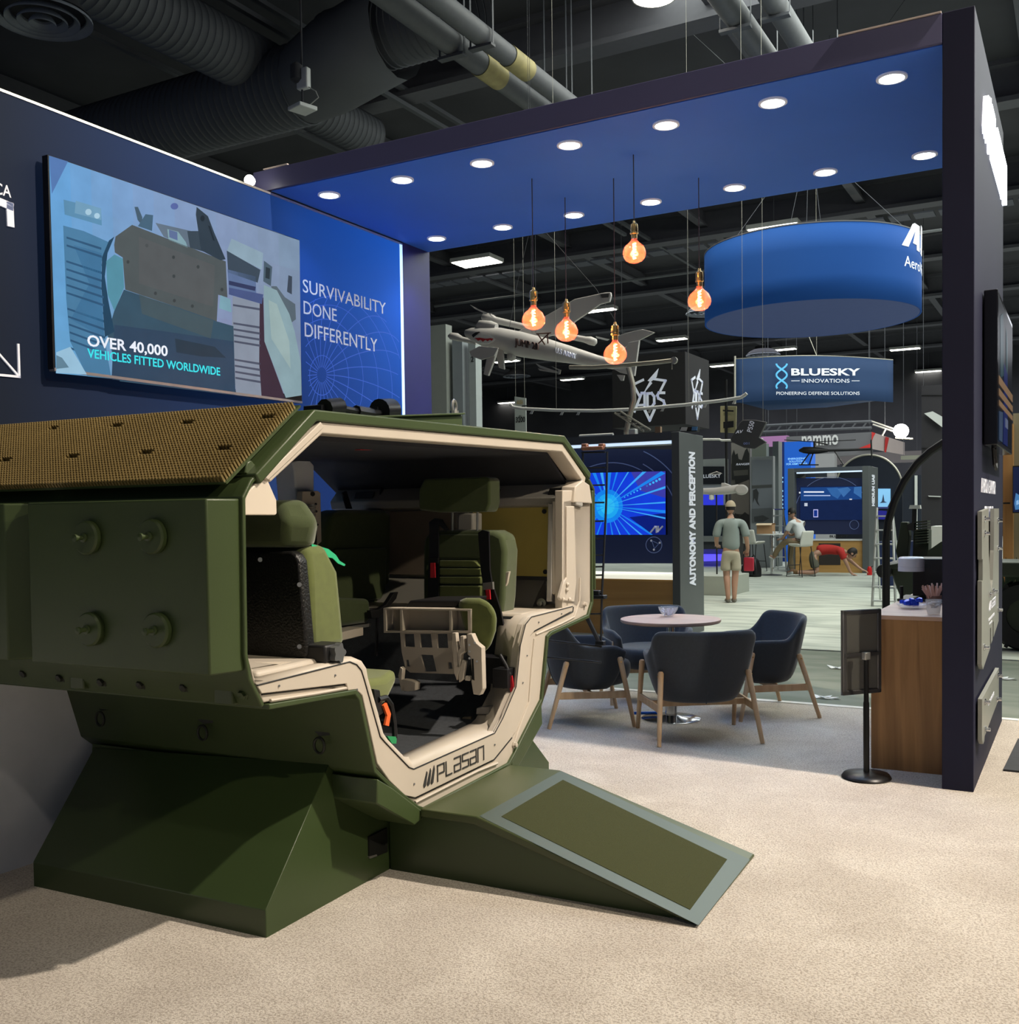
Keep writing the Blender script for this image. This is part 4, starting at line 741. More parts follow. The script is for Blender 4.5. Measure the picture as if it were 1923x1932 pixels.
PO = [((80, 118, 175), SP((48, 52), (185, 95), (68, 330))),
      ((72, 122, 158), SP((150, 560), (300, 600), (480, 680), (425, 830), (425, 1000), (450, 1380), (500, 1670), (325, 1655), (200, 1400), (172, 1090))),
      ((62, 112, 150), SP((225, 700), (430, 760), (425, 1000), (450, 1380), (205, 1240), (340, 980))),
      ((88, 138, 172), SP((152, 372), (425, 440), (430, 560), (160, 480))), ((110, 155, 185), SP((240, 380), (425, 436), (425, 520), (232, 470))),
      ((165, 200, 220), SP(*circ(332, 462, 23))), ((165, 200, 220), SP(*circ(394, 490, 21))),
      ((30, 66, 92), SP((430, 790), (480, 670), (520, 640), (470, 760), (450, 930), (475, 1100), (520, 1330), (450, 1370), (425, 1000))),
      ((82, 140, 160), SP((460, 820), (520, 770), (580, 800), (590, 1010), (520, 1180), (470, 1060))),
      ((66, 90, 108), SP((665, 425), (690, 425), (722, 500), (720, 560), (688, 520))), ((66, 96, 118), SP((745, 478), (800, 485), (792, 600), (690, 565))),
      ((84, 100, 160), SP(*circ(958, 420, 28, 24))), ((96, 112, 128), SP((820, 540), (1080, 600), (1160, 745), (1060, 722), (880, 640))),
      ((128, 160, 170), SP((905, 585), (985, 605), (1040, 680), (1055, 722), (915, 665))), ((92, 110, 150), SP((918, 590), (978, 608), (980, 668), (920, 645))),
      ((56, 70, 82), SP((1050, 600), (1135, 600), (1170, 750), (1070, 720))),
      ((46, 60, 72), SP((1118, 425), (1200, 492), (1245, 610), (1328, 805), (1290, 812), (1150, 740), (1112, 480))), ((28, 40, 50), SP((1200, 560), (1216, 565), (1250, 670), (1236, 668))), ((28, 40, 50), SP(*circ(1160, 508, 16, 22))),
      ((138, 162, 178), SP((1370, 655), (1600, 760), (1590, 880), (1335, 750))), ((58, 72, 86), SP((1335, 742), (1580, 882), (1560, 975), (1345, 900))),
      ((72, 90, 104), SP((1605, 815), (1665, 860), (1655, 1000), (1600, 965))), ((40, 52, 60), SP((1618, 860), (1650, 872), (1645, 950), (1615, 940))),
      ((86, 100, 110), SP((1660, 1000), (1700, 1000), (1760, 1080), (1835, 1130), (1840, 1240), (1800, 1270), (1750, 1130), (1690, 1110))), ((60, 70, 84), SP((1785, 920), (1812, 930), (1810, 1060), (1775, 1040))),
      ((78, 86, 88), SP((520, 700), (530, 640), (650, 555), (1330, 820), (1342, 1082), (1275, 1062), (1265, 1255), (1000, 1160), (600, 1025), (582, 792), (525, 755))),
      ((84, 88, 90), SP((700, 640), (1250, 850), (1240, 1150), (700, 980))),
      ((52, 80, 98), SP((590, 1025), (1000, 1160), (1265, 1255), (1385, 1290), (1400, 1792), (560, 1690), (470, 1350), (520, 1180))), ((44, 68, 92), SP((520, 1280), (900, 1330), (1385, 1400), (1400, 1792), (500, 1675))),
      ((66, 84, 92), SP((700, 1060), (1240, 1250), (1220, 1380), (720, 1200))),
      ((36, 56, 72), SP((960, 1380), (1250, 1440), (1330, 1520), (1150, 1510), (970, 1480))), ((120, 160, 175), SP((1290, 1065), (1362, 1095), (1370, 1190), (1280, 1160))),
      ((92, 112, 150), SP((1340, 878), (1545, 930), (1550, 1065), (1350, 1020))), ((70, 84, 128), SP((1350, 1010), (1600, 1060), (1590, 1130), (1350, 1060))), ((48, 56, 90), SP((1350, 960), (1545, 1005), (1540, 1035), (1350, 990))),
      ((185, 208, 228), SP(*circ(1425, 920, 18, 22))), ((185, 208, 228), SP(*circ(1475, 940, 18, 22))), ((190, 100, 120), SP(*circ(1522, 962, 14, 16))),
      ((132, 142, 158), SP((1380, 1070), (1592, 1130), (1572, 1350), (1580, 1560), (1600, 1812), (1405, 1790), (1382, 1500), (1375, 1300))),
      ((58, 42, 56), SP((1576, 1120), (1602, 1080), (1610, 1400), (1720, 1700), (1760, 1812), (1590, 1812), (1572, 1560))),
      ((134, 160, 168), SP((1605, 990), (1700, 1030), (1790, 1200), (1830, 1330), (1875, 1560), (1880, 1792), (1765, 1810), (1610, 1400))), ((150, 172, 172), SP((1640, 1100), (1700, 1130), (1790, 1400), (1800, 1600), (1660, 1380))),
      ((150, 190, 215), SP((98, 1480), (200, 1440), (320, 1640), (98, 1630))), ((96, 130, 150), SP((98, 1500), (140, 1520), (190, 1590), (98, 1600)))]
for k in range(15):                                 # track shoes, both sides
    v = k / 15; a = (172 + 38 * max(0, v - .5) * 2, 640 + v * 860); PO.append(((44, 84, 118), SP(a, (425 + v * 40, 720 + v * 880), (425 + v * 40, 737 + v * 880), (a[0], a[1] + 14))))
    b0 = 1130 + k * 44; PO.append(((74, 80, 98), SP((1380 + v * 22, b0), (1575 + v * 8, b0 + 30), (1575 + v * 8, b0 + 46), (1380 + v * 22, b0 + 14))))
for x, y in [(757, 706), (620, 824), (950, 790), (1128, 860), (952, 928), (818, 1052), (955, 1105), (1300, 1025), (1085, 1145), (1210, 1190)]: PO.append(((58, 64, 66), SP(*circ(x, y, 11, 13))))
for x, y in [(692, 1118), (1192, 1295)]: PO.append(((170, 190, 200), SP(*circ(x, y, 10, 14))))
picture('screen_picture', tv, lambda x, y: PX(x, y, TX), (1, 0, 0), P_[:], dz=0, label='lit blue sky area')
picture('screen_picture', tv, lambda x, y: PX(x, y, TX + .001), (1, 0, 0), [((60, 90, 108), SP((600, 800), (610, 800), (610, 810)))] + PO, dz=.0004, label='pale blue picture of a tracked armored vehicle')
def scap(txt, p0, p1, pt, m_, **k):
    a, b, t = PX(*p0, TX + .008), PX(*p1, TX + .008), PX(*pt, TX + .008); dz_ = 0
    M().text(txt, a, (0, b.y - a.y, b.z - a.z), ZP, cap=t.z - a.z, width=b.y - a.y, ext=.001, **k).build('caption', m_, tv, smooth=None)
scap('OVER 40,000', (165, 652), (316.5, 672), (165, 631), glow('caption white', (235, 240, 250), 1), bold=.02)
scap('VEHICLES FITTED WORLDWIDE', (165, 674), (415.5, 708.5), (165, 657), glow('caption cyan', (60, 225, 235), 1), bold=.015)
# ================================================================ PENDANT BULBS
M_cord = mat('brown cord', (.06, .04, .05), .7, var=0); M_brass = mat('brass', (.65, .42, .16), .25, .9)
M_bulb = mat('rose glass', (.95, .22, .16), .05, var=0, alpha=.30, spec=1.0, coat=.6)
M_fil = mat('filament glow', (1, .6, .2), .5, emit=(1, .52, .13), es=26, var=0)
for (px, py, Y, lb) in [(1007, 592, 6.95, 'amber globe bulb hanging leftmost of the five'), (1069, 614, 7.5, 'amber globe bulb hanging second from the left'), (1161, 657, 7.27, 'amber globe bulb hanging lowest, over the round table'),
                    (1197, 466, 6.87, 'amber globe bulb hanging highest of the five'), (1320, 556, 7.6, 'amber globe bulb hanging rightmost, at the edge of the round blue sign')]:
    c = PY(px, py + 11, Y); t = empty('pendant_lamp', c, 0, lb, 'pendant lamp', 'bare pendant bulbs')
    s = 40 / 1942 * depth(c) / 2 * 1.1
    M().cyl(c + V((0, 0, s * 2.3)), V((c.x, c.y, 4.094)), .0035, 6).build('cord', M_cord, t)
    M().lathe([(.001, s * 2.75), (s * .12, s * 2.72), (s * .16, s * 2.5), (s * .32, s * 2.4), (s * .34, s * 1.9), (s * .30, s * 1.75), (s * .36, s * 1.72), (s * .36, s * 1.6), (s * .26, s * 1.55), (s * .26, s * 1.2)], c, ZP, 16).build('socket', M_brass, t, smooth=40)
    M().lathe([(s * .24, s * 1.5), (s * .25, s * 1.1), (s * .42, s * .88), (s * .8, s * .55), (s * .98, s * .15), (s, -.1 * s), (s * .93, -.38 * s), (s * .7, -.68 * s), (s * .35, -.85 * s), (.001, -.88 * s)], c, ZP, 28).build('bulb', M_bulb, t, smooth=70)
    f_ = M(); f_.tube([c + V((sin(k * 1.25) * s * .13, cos(k * 1.25) * s * .13, s * (.85 - k * .05))) for k in range(29)], s * .045, 6); f_.build('filament', M_fil, t)
    light('bulb_glow', 'POINT', c + V((0, 0, -.0)), 7, (1, .45, .16), None, shadow_soft_size=.03)
# ================================================================ ARMCHAIRS AND TABLE
M_ch = mat('charcoal felt', (.024, .031, .043), .9, var=.15, vs=60, bump=.15, bs=400, sheen=.25)
M_ash = wood('pale ash wood', srgb(175, 142, 108), srgb(205, 176, 142), 2, 10, .5)
def sm(a, b, x): x = max(0, min(1, (x - a) / (b - a))); return x * x * (3 - 2 * x)
def shell_pt(u, v):
    th = (u - .5) * 2 * R(128); a_ = abs(th) * 180 / pi
    zt = .60 + .165 * (1 - sm(48, 80, a_)) - .05 * sm(112, 128, a_)
    d = V((sin(th), -cos(th)))
    rb = V((.235, .20)); rt = V((.385 - .03 * sm(60, 95, a_), .335)); 
    ct = V((0, -.01)); pb = V((d.x * rb.x, d.y * rb.y + .0)); ptp = V((d.x * rt.x, d.y * rt.y + .0))
    if a_ > 90: ptp.y += (a_ - 90) / 38 * .06
    if a_ < 60: ptp.x *= 1.0 + .10 * sm(20, 50, a_)
    r_ = v ** .62; p = pb.lerp(ptp, r_); z = .262 + (zt - .262) * v
    return V((p.x, p.y, z))
def make_chair(loc, rz, label):
    t = empty('armchair', loc, rz, label, 'armchair', 'armchairs round the low table'); W = WM[t.name]; T = lambda p: W @ V(p)
    mm = M(T); mm.grid(lambda u, v: shell_pt(u, v), 41, 10)
    mm.build('shell', M_ch, t, solid=.042, sub=1, smooth=80)
    M(T).tube([shell_pt(.5, k / 10) + V((0, -.0225 - (.0 if k < 10 else 0), 0)) for k in range(10)], .004, 5).build('back_seam', M_ch, t)
    mm = M(T); ring = lambda s_, z: [(cos(a) * .275 * s_, sin(a) * .265 * s_ + .03 + (.05 if sin(a) > 0 else 0) * s_, z) for a in [2 * pi * k / 28 for k in range(28)]]
    mm.loft([ring(.82, .262), ring(.9, .30), ring(1, .36), ring(1.0, .43), ring(.93, .455), ring(.5, .462)]); mm.build('seat_cushion', M_ch, t, sub=1, smooth=80)
    F_ = [((.345, .20, .50), (.358, .30, 0)), ((-.345, .20, .50), (-.358, .30, 0)), ((.305, -.19, .47), (.355, -.33, 0)), ((-.305, -.19, .47), (-.355, -.33, 0))]
    for a, b in F_:
        a, b = V(a), V(b); M(T).tube([a + (a - b).normalized() * .012, a, b], [.014, .021, .015], 12).build('leg', M_ash, t)
        M(T).cyl(a.lerp(b, .04) + V((math.copysign(.020, a.x), 0, 0)), a.lerp(b, .04) + V((math.copysign(.024, a.x), 0, 0)), .005, 8).build('leg_screw', M_brass, t)
    for s_ in (1, -1):
        a, b = V(F_[0 if s_ > 0 else 1][0]).lerp(V(F_[0 if s_ > 0 else 1][1]), .52), V(F_[2 if s_ > 0 else 3][0]).lerp(V(F_[2 if s_ > 0 else 3][1]), .50)
        M(T).obox((a + b) / 2, (b - a) / 2, (.009, 0, 0), (0, 0, .026)).build('side_rail', M_ash, t, bevel=.004)
    M(T).obox((0, -.015, .235), (.335, 0, 0), (0, .012, 0), (0, 0, .022)).build('cross_rail', M_ash, t, bevel=.004)
    return t
tb = V((-2.745, 7.36, 0))
def face_to(p, q): d = V(q) - V(p); return math.atan2(-d.x, d.y)
def mid(a, b): return (G(*a) + G(*b)) / 2
# front chair (its back to us), left, right and far chairs
pf = mid((1243, 1410), (1440, 1403)); df = (G(1440, 1403) - G(1243, 1410)).normalized(); nf = V((-df.y, df.x, 0))
make_chair(pf + nf * .33, math.atan2(-nf.x, nf.y), 'charcoal armchair nearest the camera, its back turned, in front of the round table')
pl_ = mid((1041, 1378), (1204, 1373)); dl = (G(1204, 1373) - G(1041, 1378)).normalized(); nl = V((-dl.y, dl.x, 0)); ql = pl_ + nl * .40
make_chair(ql, math.atan2(-dl.x, dl.y), 'charcoal armchair left of the round table, half hidden by the cab frame')
pr = mid((1397, 1362), (1541, 1355)); dr = (G(1541, 1355) - G(1397, 1362)).normalized(); nr_ = V((-dr.y, dr.x, 0)); qr = pr + nr_ * .358
make_chair(qr + V((0, 0, 0)), math.atan2(dr.x, -dr.y), 'charcoal armchair right of the round table, seen from its side')
pbk = G(1224, 1317); make_chair(pbk, face_to(pbk, tb), 'charcoal armchair on the far side of the round table, facing the camera')
t = empty('round_table', tb, 0, 'small round table with pinkish wood top on one chrome column', 'table')
M_top = wood('pinkish wood', srgb(186, 156, 142), srgb(205, 176, 160), 0, 8, .45)
M().lathe([(.001, .735), (.368, .735), (.376, .742), (.376, .757), (.374, .76), (.001, .76)], tb, ZP, 64).build('tabletop', M_top, t, smooth=30)
M_chr = mat('chrome', (.62, .63, .65), .12, 1, var=0)
M().lathe([(.001, .02), (.03, .02), (.03, .70), (.045, .72), (.11, .73), (.11, .735), (.001, .735)], tb, ZP, 28).build('column', M_chr, t)
M().lathe([(.001, .0), (.225, .0), (.225, .006), (.20, .012), (.09, .018), (.045, .03), (.045, .12), (.034, .125), (.034, .13)], tb, ZP, 48).build('base_disc', M_chr, t, smooth=40)
M_glass = mat('clear glass', (.9, .93, .95), .05, var=0, alpha=.28, spec=1)
bc = G(1261, 1163, .762); bc.z = .7605
t = empty('glass_bowl', bc, 0, 'small clear glass bowl on the round table', 'bowl')
M().lathe([(.001, .003), (.035, .003), (.05, .02), (.07, .05), (.078, .075), (.074, .075), (.066, .05), (.045, .024), (.001, .012)], bc, ZP, 32).build('bowl', M_glass, t, smooth=50)
mm = M()
for k in range(14): a = k * 2.4; mm.tube([bc + V((cos(a) * .012 * (k % 4), sin(a) * .012 * (k % 4), .01)), bc + V((cos(a) * .014 * (k % 5), sin(a) * .014 * (k % 5), .05 + .012 * (k % 2)))], .006, 6)
tag(mm.build('white_stirrers', mat('white wrap', (.6, .6, .75), .4), label='tuft of white wrapped sticks inside the glass bowl', cat='sticks'), kind='stuff')
bt = G(1210, 1353); M().tube([bt + V((-.05, -.02, .03)), bt + V((.13, .05, .035))], .012, 6).build('blue_strip', mat('blue strip', (.02, .15, .75), .4), label='short bright blue strip on the chrome table foot', cat='strip')
# ================================================================ COUNTER AND WHAT STANDS ON IT
M_oak = wood('brown oak laminate', srgb(118, 86, 56), srgb(178, 136, 90), 2, 9, .5)
t = empty('reception_counter', (-.92, 7.4, 0), 0, 'brown wood reception counter beside the right column', 'counter')
M().box((-1.135, 6.465, 0), (-.705, 8.25, .905)).build('body', M_oak, t, smooth=None)
M().box((-1.14, 6.455, .905), (-.703, 8.26, .930)).build('countertop', M_top, t, bevel=.002)
o_ = PY(1672, 1160, 12.0); t = empty('arc_lamp', (o_.x, 12.0, 0), 0, 'black curved arm rising from behind the counter toward the column', 'lamp')
aq = [(1672, 1072), (1672, 1020), (1676, 985), (1688, 945), (1706, 908), (1730, 875), (1755, 852), (1785, 832)]
M().tube([PY(x, y, 12.0) for x, y in [(1672, 1160)] + aq], .042, 8).build('arm', M_blk, t)
M().lathe([(.001, 0), (.3, 0), (.3, .05), (.08, .08), (.07, o_.z)], (o_.x, 12.0, 0), ZP, 24).build('base', M_blk, t)
def pbox(name, px0, px1, Y, th, m_, par, zlo=None, **k):   # front face from pixel corners on plane y = Y
    a, b = PY(*px0, Y), PY(*px1, Y); return M().box((a.x, Y, b.z if zlo is None else zlo), (b.x, Y + th, a.z)).build(name, m_, par, **k)
c = PY(1716, 1062, 7.55); t = empty('camera_head', (c.x, c.y, .93), 0, 'black box with a white drum in front, standing on the counter', 'device')
a, b = PY(1697, 1050, 7.55), PY(1733, 1077, 7.55); r_ = .085
M().lathe([(.001, b.z), (r_, b.z), (r_, b.z + .028), (r_ - .002, b.z + .03), (r_, b.z + .032), (r_, a.z - .01), (r_ - .012, a.z), (.001, a.z)], (a.x + r_, 7.5, 0), ZP, 32).build('drum', mat('white plastic', (.62, .63, .68), .35), t, smooth=40)
a, b = PY(1722, 1054, 7.6), PY(1790, 1140, 7.6); M().box((a.x, 7.6, .96), (-.71, 7.95, a.z)).build('case', M_blk, t, bevel=.006)
a = PY(1702, 1080, 7.58); M().cyl((a.x, 7.56, .93), (a.x, 7.56, b.z + .12), .012, 8).build('post', M_blk, t)
M().box((a.x - .02, 7.5, .93), (-.72, 7.9, .945)).build('foot_plate', M_blk, t)
c = G(1722, 1148, .93); c.z = .9305; t = empty('glass_plate', c, 0, 'clear glass plate on the counter holding blue wrapped sweets', 'plate')
M().lathe([(.001, .002), (.06, .002), (.085, .014), (.095, .028), (.09, .028), (.08, .017), (.055, .008), (.001, .007)], c, ZP, 32).build('dish', M_glass, t, smooth=50)
random.seed(3)
for k in range(11):
    a = k * 2.4; rr = .02 + .045 * ((k * 37 % 10) / 10); q = c + V((cos(a) * rr, sin(a) * rr * .9, .026 + (k % 3) * .014))
    M().obox(q, V((cos(k), sin(k), .2)) * .019, V((-sin(k), cos(k), .1)) * .015, (0, 0, .012)).build('wrapped_sweet', mat('blue foil', (.015, .06, .60), .25, .3, var=.3, vs=60), bevel=.006, seg=2, label='glossy blue wrapped sweet heaped on the glass plate', cat='sweet', group='blue wrapped sweets on the glass plate')
c = G(1772, 1160, .93); c = V((c.x - .03, c.y, .9305)); t = empty('clear_cup', c, 0, 'clear cup of white sugar packets at the counter edge', 'cup')
M().lathe([(.001, .001), (.035, .001), (.048, .09), (.045, .09), (.033, .006), (.001, .006)], c, ZP, 24).build('cup', M_glass, t, smooth=40)
mm = M()
for k in range(9): a = k * 2.4; mm.obox(c + V((cos(a) * .017, sin(a) * .017, .05 + .01 * (k % 3))), V((cos(a), sin(a), .6)) * .014, V((-sin(a), cos(a), .0)) * .014, V((-.6 * cos(a), -.6 * sin(a), 1)) * .003)
tag(mm.build('sugar_packets', mat('white paper', (.66, .66, .72), .6), label='white sugar packets stuffed in the clear cup', cat='packets'), kind='stuff')
c = G(1758, 1142, .93) + V((0, .12, 0)); c.z = .9305; mm = M()
M().lathe([(.001, .001), (.042, .001), (.05, .055), (.046, .055), (.04, .006), (.001, .006)], c, ZP, 20).build('stirrer_holder', mat('brown paper', (.20, .12, .10), .7), label='dark paper cup holding wooden stirrers on the counter', cat='holder')
for k in range(26):
    a = k * 2.4; l_ = .10 + .012 * (k % 4); s_ = .010 * (k % 4); d = V((cos(a) * .55 - .15, sin(a) * .4, 1)).normalized(); p0 = c + V((cos(a) * s_, sin(a) * s_, .007))
    mm.obox(p0 + d * l_ / 2, d * l_ / 2, d.cross(V((0, 1, 0))).normalized() * .005, V((0, .0012, 0)))
tag(mm.build('wooden_stirrers', mat('pale stick', srgb(196, 160, 148), .6, var=.2, vs=20), label='fan of flat wooden stirrers standing on the counter', cat='stirrers', smooth=None), kind='stuff')
# ================================================================ SIGN STAND
A_, B_ = G(1589, 1152, .975), G(1662, 1148, .975); ux = (B_ - A_); wd = ux.length; ux.normalize(); ny = V((-ux.y, ux.x, 0)); cc = G(1635, 1468)
t = empty('sign_stand', cc, 0, 'black floor sign stand seen from behind, in front of the counter', 'sign stand')
zb_ = .475; P0 = V((A_.x, A_.y, 0))
M().prism([P0 + V((0, 0, zb_)), P0 + ux * wd + V((0, 0, zb_)), P0 + ux * wd + V((0, 0, .975)), P0 + V((0, 0, .975))], ny * .012).build('back_panel', mat('grey backing', (.105, .105, .098), .6), t, smooth=None)
for a, b, c_, d in ((0, zb_, wd, zb_ + .028), (0, .947, wd, .975), (0, zb_, .03, .975), (wd - .03, zb_, wd, .975)):
    M().prism([P0 + ux * a + V((0, 0, b)), P0 + ux * c_ + V((0, 0, b)), P0 + ux * c_ + V((0, 0, d)), P0 + ux * a + V((0, 0, d))], ny * -.010).build('frame_bar', mat('dark aluminium', (.10, .10, .105), .4, .6), t, bevel=.006, seg=1)
M().prism([P0 + ux * .01 + V((0, 0, .70)), P0 + ux * (wd - .01) + V((0, 0, .70)), P0 + ux * (wd - .01) + V((0, 0, .722)), P0 + ux * .01 + V((0, 0, .722))], ny * -.014).build('cross_bar', mat('dark aluminium', (.10, .10, .105), .4, .6), t)
pc = cc.copy(); M().tube([pc + V((0, 0, .02)), pc + V((0, 0, .44)), pc + V((0, 0, .45)), pc + V((0, 0, .71))], [.017, .017, .014, .014], 14).build('pole', mat('matt black metal', (.008, .008, .009), .35, .3), t)
M().lathe([(.001, 0), (.135, 0), (.14, .008), (.128, .026), (.05, .036), (.02, .04), (.001, .04)], cc, ZP, 48).build('base', mat('matt black metal', (.008, .008, .009), .35, .3), t, smooth=50)
M().obox(pc + V((0, 0, .715)), ux * .02, ny * .016, (0, 0, .022)).build('clamp', M_steel, t, bevel=.004)
# ================================================================ ON THE RIGHT COLUMN'S OUTER FACE
SX = -.538
def sprism(name, px, X, th, m_, par=None, **k): return M().prism([PX(*p, X) for p in px], (-th, 0, 0)).build(name, m_, par, **k)
lg = M(); a = V((SX + .0, 6.93, 3.74)); plas(lg, a, V((0, .215, 0)), V((0, 0, .23)), .045, V((1, 0, 0)), .03)
sg = lg.build('lit_sign', mat('lit white sign', (1, 1, 1), .5, emit=srgb(235, 242, 255), es=2.6, var=0), label='glowing white letters high on the outer face of the right column', cat='sign', smooth=None)
light('sign_glow', 'AREA', (SX + .02, 7.5, 3.87), 1.2, (.9, .95, 1), (SX - 1, 7.5, 3.87), shape='RECTANGLE', size=1.6, size_y=.3)
for tx, y0_, y1_, z_, h_ in (('AIRBORNE ARMOR', 6.56, 7.62, 1.655, .085), ('SOLUTIONS', 6.80, 7.42, 1.49, .085)):
    M().text(tx, (SX, y0_, z_), YP, ZP, cap=h_, width=y1_ - y0_, ext=.003).build('column_lettering', M_white, label='white %s lettering on the right column' % tx, cat='lettering', smooth=None)
# tall portrait screen
pa = [PX(x, y, -.455) for x, y in ((1886, 545), (1918, 600), (1920, 858), (1884, 846))]
y0_, y1_ = 6.62, 7.95
t = M().box((-.53, y0_, 1.93), (-.456, y1_, 2.83)).build('column_screen', mat('gloss black casing', (.006, .006, .008), .15, var=0), smooth=None, bevel=.006, label='dark glossy screen hung on the outer face of the right column', cat='screen')
SQ = lambda u, v: V((-.455, y0_ + .03 + u * (y1_ - y0_ - .06), 2.80 - v * .84))
picture('screen_picture', t, SQ, (1, 0, 0), [((14, 22, 34), [(0, 0), (1, 0), (1, 1), (0, 1)]), ((40, 78, 88), [(.1, .12), (.3, .05), (.35, .5), (.12, .55)]), ((58, 96, 104), [(.5, .1), (.62, .2), (.6, .55), (.52, .5)]), ((28, 44, 110), [(.35, .4), (.6, .45), (.62, 1), (.3, 1)]),
    ((170, 135, 100), [(0, .55), (1, .55), (1, .61), (0, .61)]), ((170, 135, 100), [(0, .64), (1, .64), (1, .69), (0, .69)]), ((170, 135, 100), [(0, .72), (1, .72), (1, .76), (0, .76)]), ((70, 90, 120), [(0, .8), (.25, .78), (.22, 1), (0, 1)]), ((120, 130, 160), [(.4, .80), (.6, .80), (.6, .87), (.4, .87)])], dz=.0007, label='dim picture on the screen', es=.45)
M().tube([(-.5, 6.9, 1.93), (-.495, 6.92, 1.83), (-.49, 7.0, 1.80), (-.495, 7.08, 1.84), (-.5, 7.05, 1.93)], .01, 6).build('cable_loop', M_blk, t)
# the two armour sample plates
M_plate = mat('grey armour plate', (.30, .31, .28), .4, .3, var=.06, vs=4)
XP = -.505
def colplate(name, outline, holes, lab):
    bm_ = bmesh.new(); es = []
    for lp in [outline] + holes:
        vs = [bm_.verts.new((XP, y, z)) for y, z in lp]; es += [bm_.edges.new((vs[i], vs[(i + 1) % len(vs)])) for i in range(len(vs))]
    bmesh.ops.triangle_fill(bm_, use_beauty=True, edges=es, normal=(1, 0, 0)); bm_.verts.index_update()
    P = [v.co.copy() for v in bm_.verts]; F = [tuple(v.index for v in f.verts) for f in bm_.faces]; n = len(P); E_ = [(e.verts[0].index, e.verts[1].index) for e in es]; bm_.free()
    return M().add(P + [p - V((.022, 0, 0)) for p in P], F + [tuple(i + n for i in f) for f in F] + [(a, b, b + n, a + n) for a, b in E_]).build(name, M_plate, label=lab, cat='armor plate', smooth=None)
o1 = [(6.22, 1.545), (6.66, 1.56), (6.68, 1.30), (6.78, 1.12), (6.88, 1.06), (6.98, 1.12), (7.05, 1.30), (7.07, 1.56), (7.47, 1.56), (7.47, .82), (7.05, .76), (7.05, .86), (6.97, .86), (6.97, .75), (6.86, .74), (6.86, .84), (6.78, .84), (6.78, .72), (6.30, .66), (6.22, .70), (6.22, 1.16), (6.27, 1.16), (6.27, 1.28), (6.22, 1.28)]
p1_ = colplate('armor_sample_plate', o1, [], 'tall grey armor sample plate with a U shaped cutout on the right column')
for y, z in ((6.36, 1.42), (6.36, 1.50), (7.35, 1.48), (7.35, 1.30), (6.34, .78), (7.38, .90), (6.98, 1.05), (6.72, 1.05)): M().lathe([(.02, 0), (.02, .006), (.011, .01), (.011, .03), (.001, .031)], (XP, y, z), (1, 0, 0), 12).build('bolt', M_chr, p1_, smooth=40)
mm = M(); plas(mm, V((XP, 6.80, .955)), V((0, .066, 0)), V((0, 0, .045)), .008, V((1, 0, 0)), .002); [mm.box((XP, 6.66 + k * .075, .895), (XP + .002, 6.66 + k * .075 + .055, .909)) for k in range(6)]; [mm.box((XP, 6.72 + k * .07, .868), (XP + .002, 6.72 + k * .07 + .05, .878)) for k in range(3)]
mm.build('plate_lettering', M_white, p1_, smooth=None)
p2_ = colplate('armor_sample_plate', [(6.25, .50), (7.50, .505), (7.50, .30), (6.42, .26), (6.40, .235), (6.32, .235), (6.25, .27)], [], 'small grey armor sample plate low on the right column')
for y, z in ((6.4, .46), (7.38, .47), (6.42, .30), (7.3, .33)): M().lathe([(.02, 0), (.02, .006), (.011, .01), (.011, .03), (.001, .031)], (XP, y, z), (1, 0, 0), 12).build('bolt', M_chr, p2_, smooth=40)
mm = M(); [mm.box((XP, 6.65 + k * .09, .395), (XP + .002, 6.65 + k * .09 + .065, .415)) for k in range(5)]; mm.build('plate_lettering', M_white, p2_, smooth=None)
# floor mat at the right edge, thin ladder behind the cab
a = G(1893, 1455); M().prism([(a.x, a.y, .0), (a.x + .9, a.y, .0), (a.x + .9, a.y + .95, .0), (a.x + .03, a.y + .95, .0)], (0, 0, .012)).build('floor_mat', mat('black mat', (.022, .024, .028), .8, var=.3, vs=30), label='black floor mat at the right edge of the photo', cat='mat')
ly = 6.15; LD = lambda x, y: CY(x, y, ly); M_lad = mat('ladder black', (.010, .012, .018), .4, var=0)
t = M().tube([LD(1097, 846), LD(1143, 846)], .010, 6).build('side_ladder', M_lad, cab, label='thin black tubular ladder')
M().tube([LD(1146, 852), LD(1144, 950), LD(1139, 1060), LD(1136, 1120), LD(1134, 1222)], .007, 6).build('rail', M_lad, t)
M().tube([CY(1100, 852, ly), CY(1098, 1000, ly), CY(1096, 1160, ly)], .007, 6).build('rail', M_lad, t)
for y in (853, 882, 915, 948, 983, 1016, 1047, 1069, 1085, 1120, 1158): M().tube([LD(1097, y + 1), LD(1143 - (y - 850) * .028, y)], .006, 6).build('rung', M_lad, t)
for y0q, y1q in ((1208, 1220), (1240, 1250)): M().tube([LD(1030, y0q), LD(1135, y1q)], .007, 6).build('rod', M_lad, t)
M().tube([LD(1108, 1165), LD(1131, 1212)], .016, 8).build('strut', M_lad, t)
M().obox(LD(1133, 1213), EX * .03, EY * .02, (0, 0, .014)).build('joint', M_lad, t, bevel=.004)
M().obox(LD(1128, 1126), EX * .055, EY * .03, (0, 0, .012)).obox(LD(1124, 1118), EX * .03, EY * .02, (0, 0, .014)).build('step_pad', M_lad, t, bevel=.004)
M().obox(LD(1120, 846), EX * .075, EY * .03, (0, 0, .012)).obox(LD(1104, 843), EX * .02, EY * .02, (0, 0, .02)).obox(LD(1136, 843), EX * .02, EY * .02, (0, 0, .02)).build('top_bracket', mat('copper fittings', (.25, .12, .08), .4, .4), t, bevel=.006)
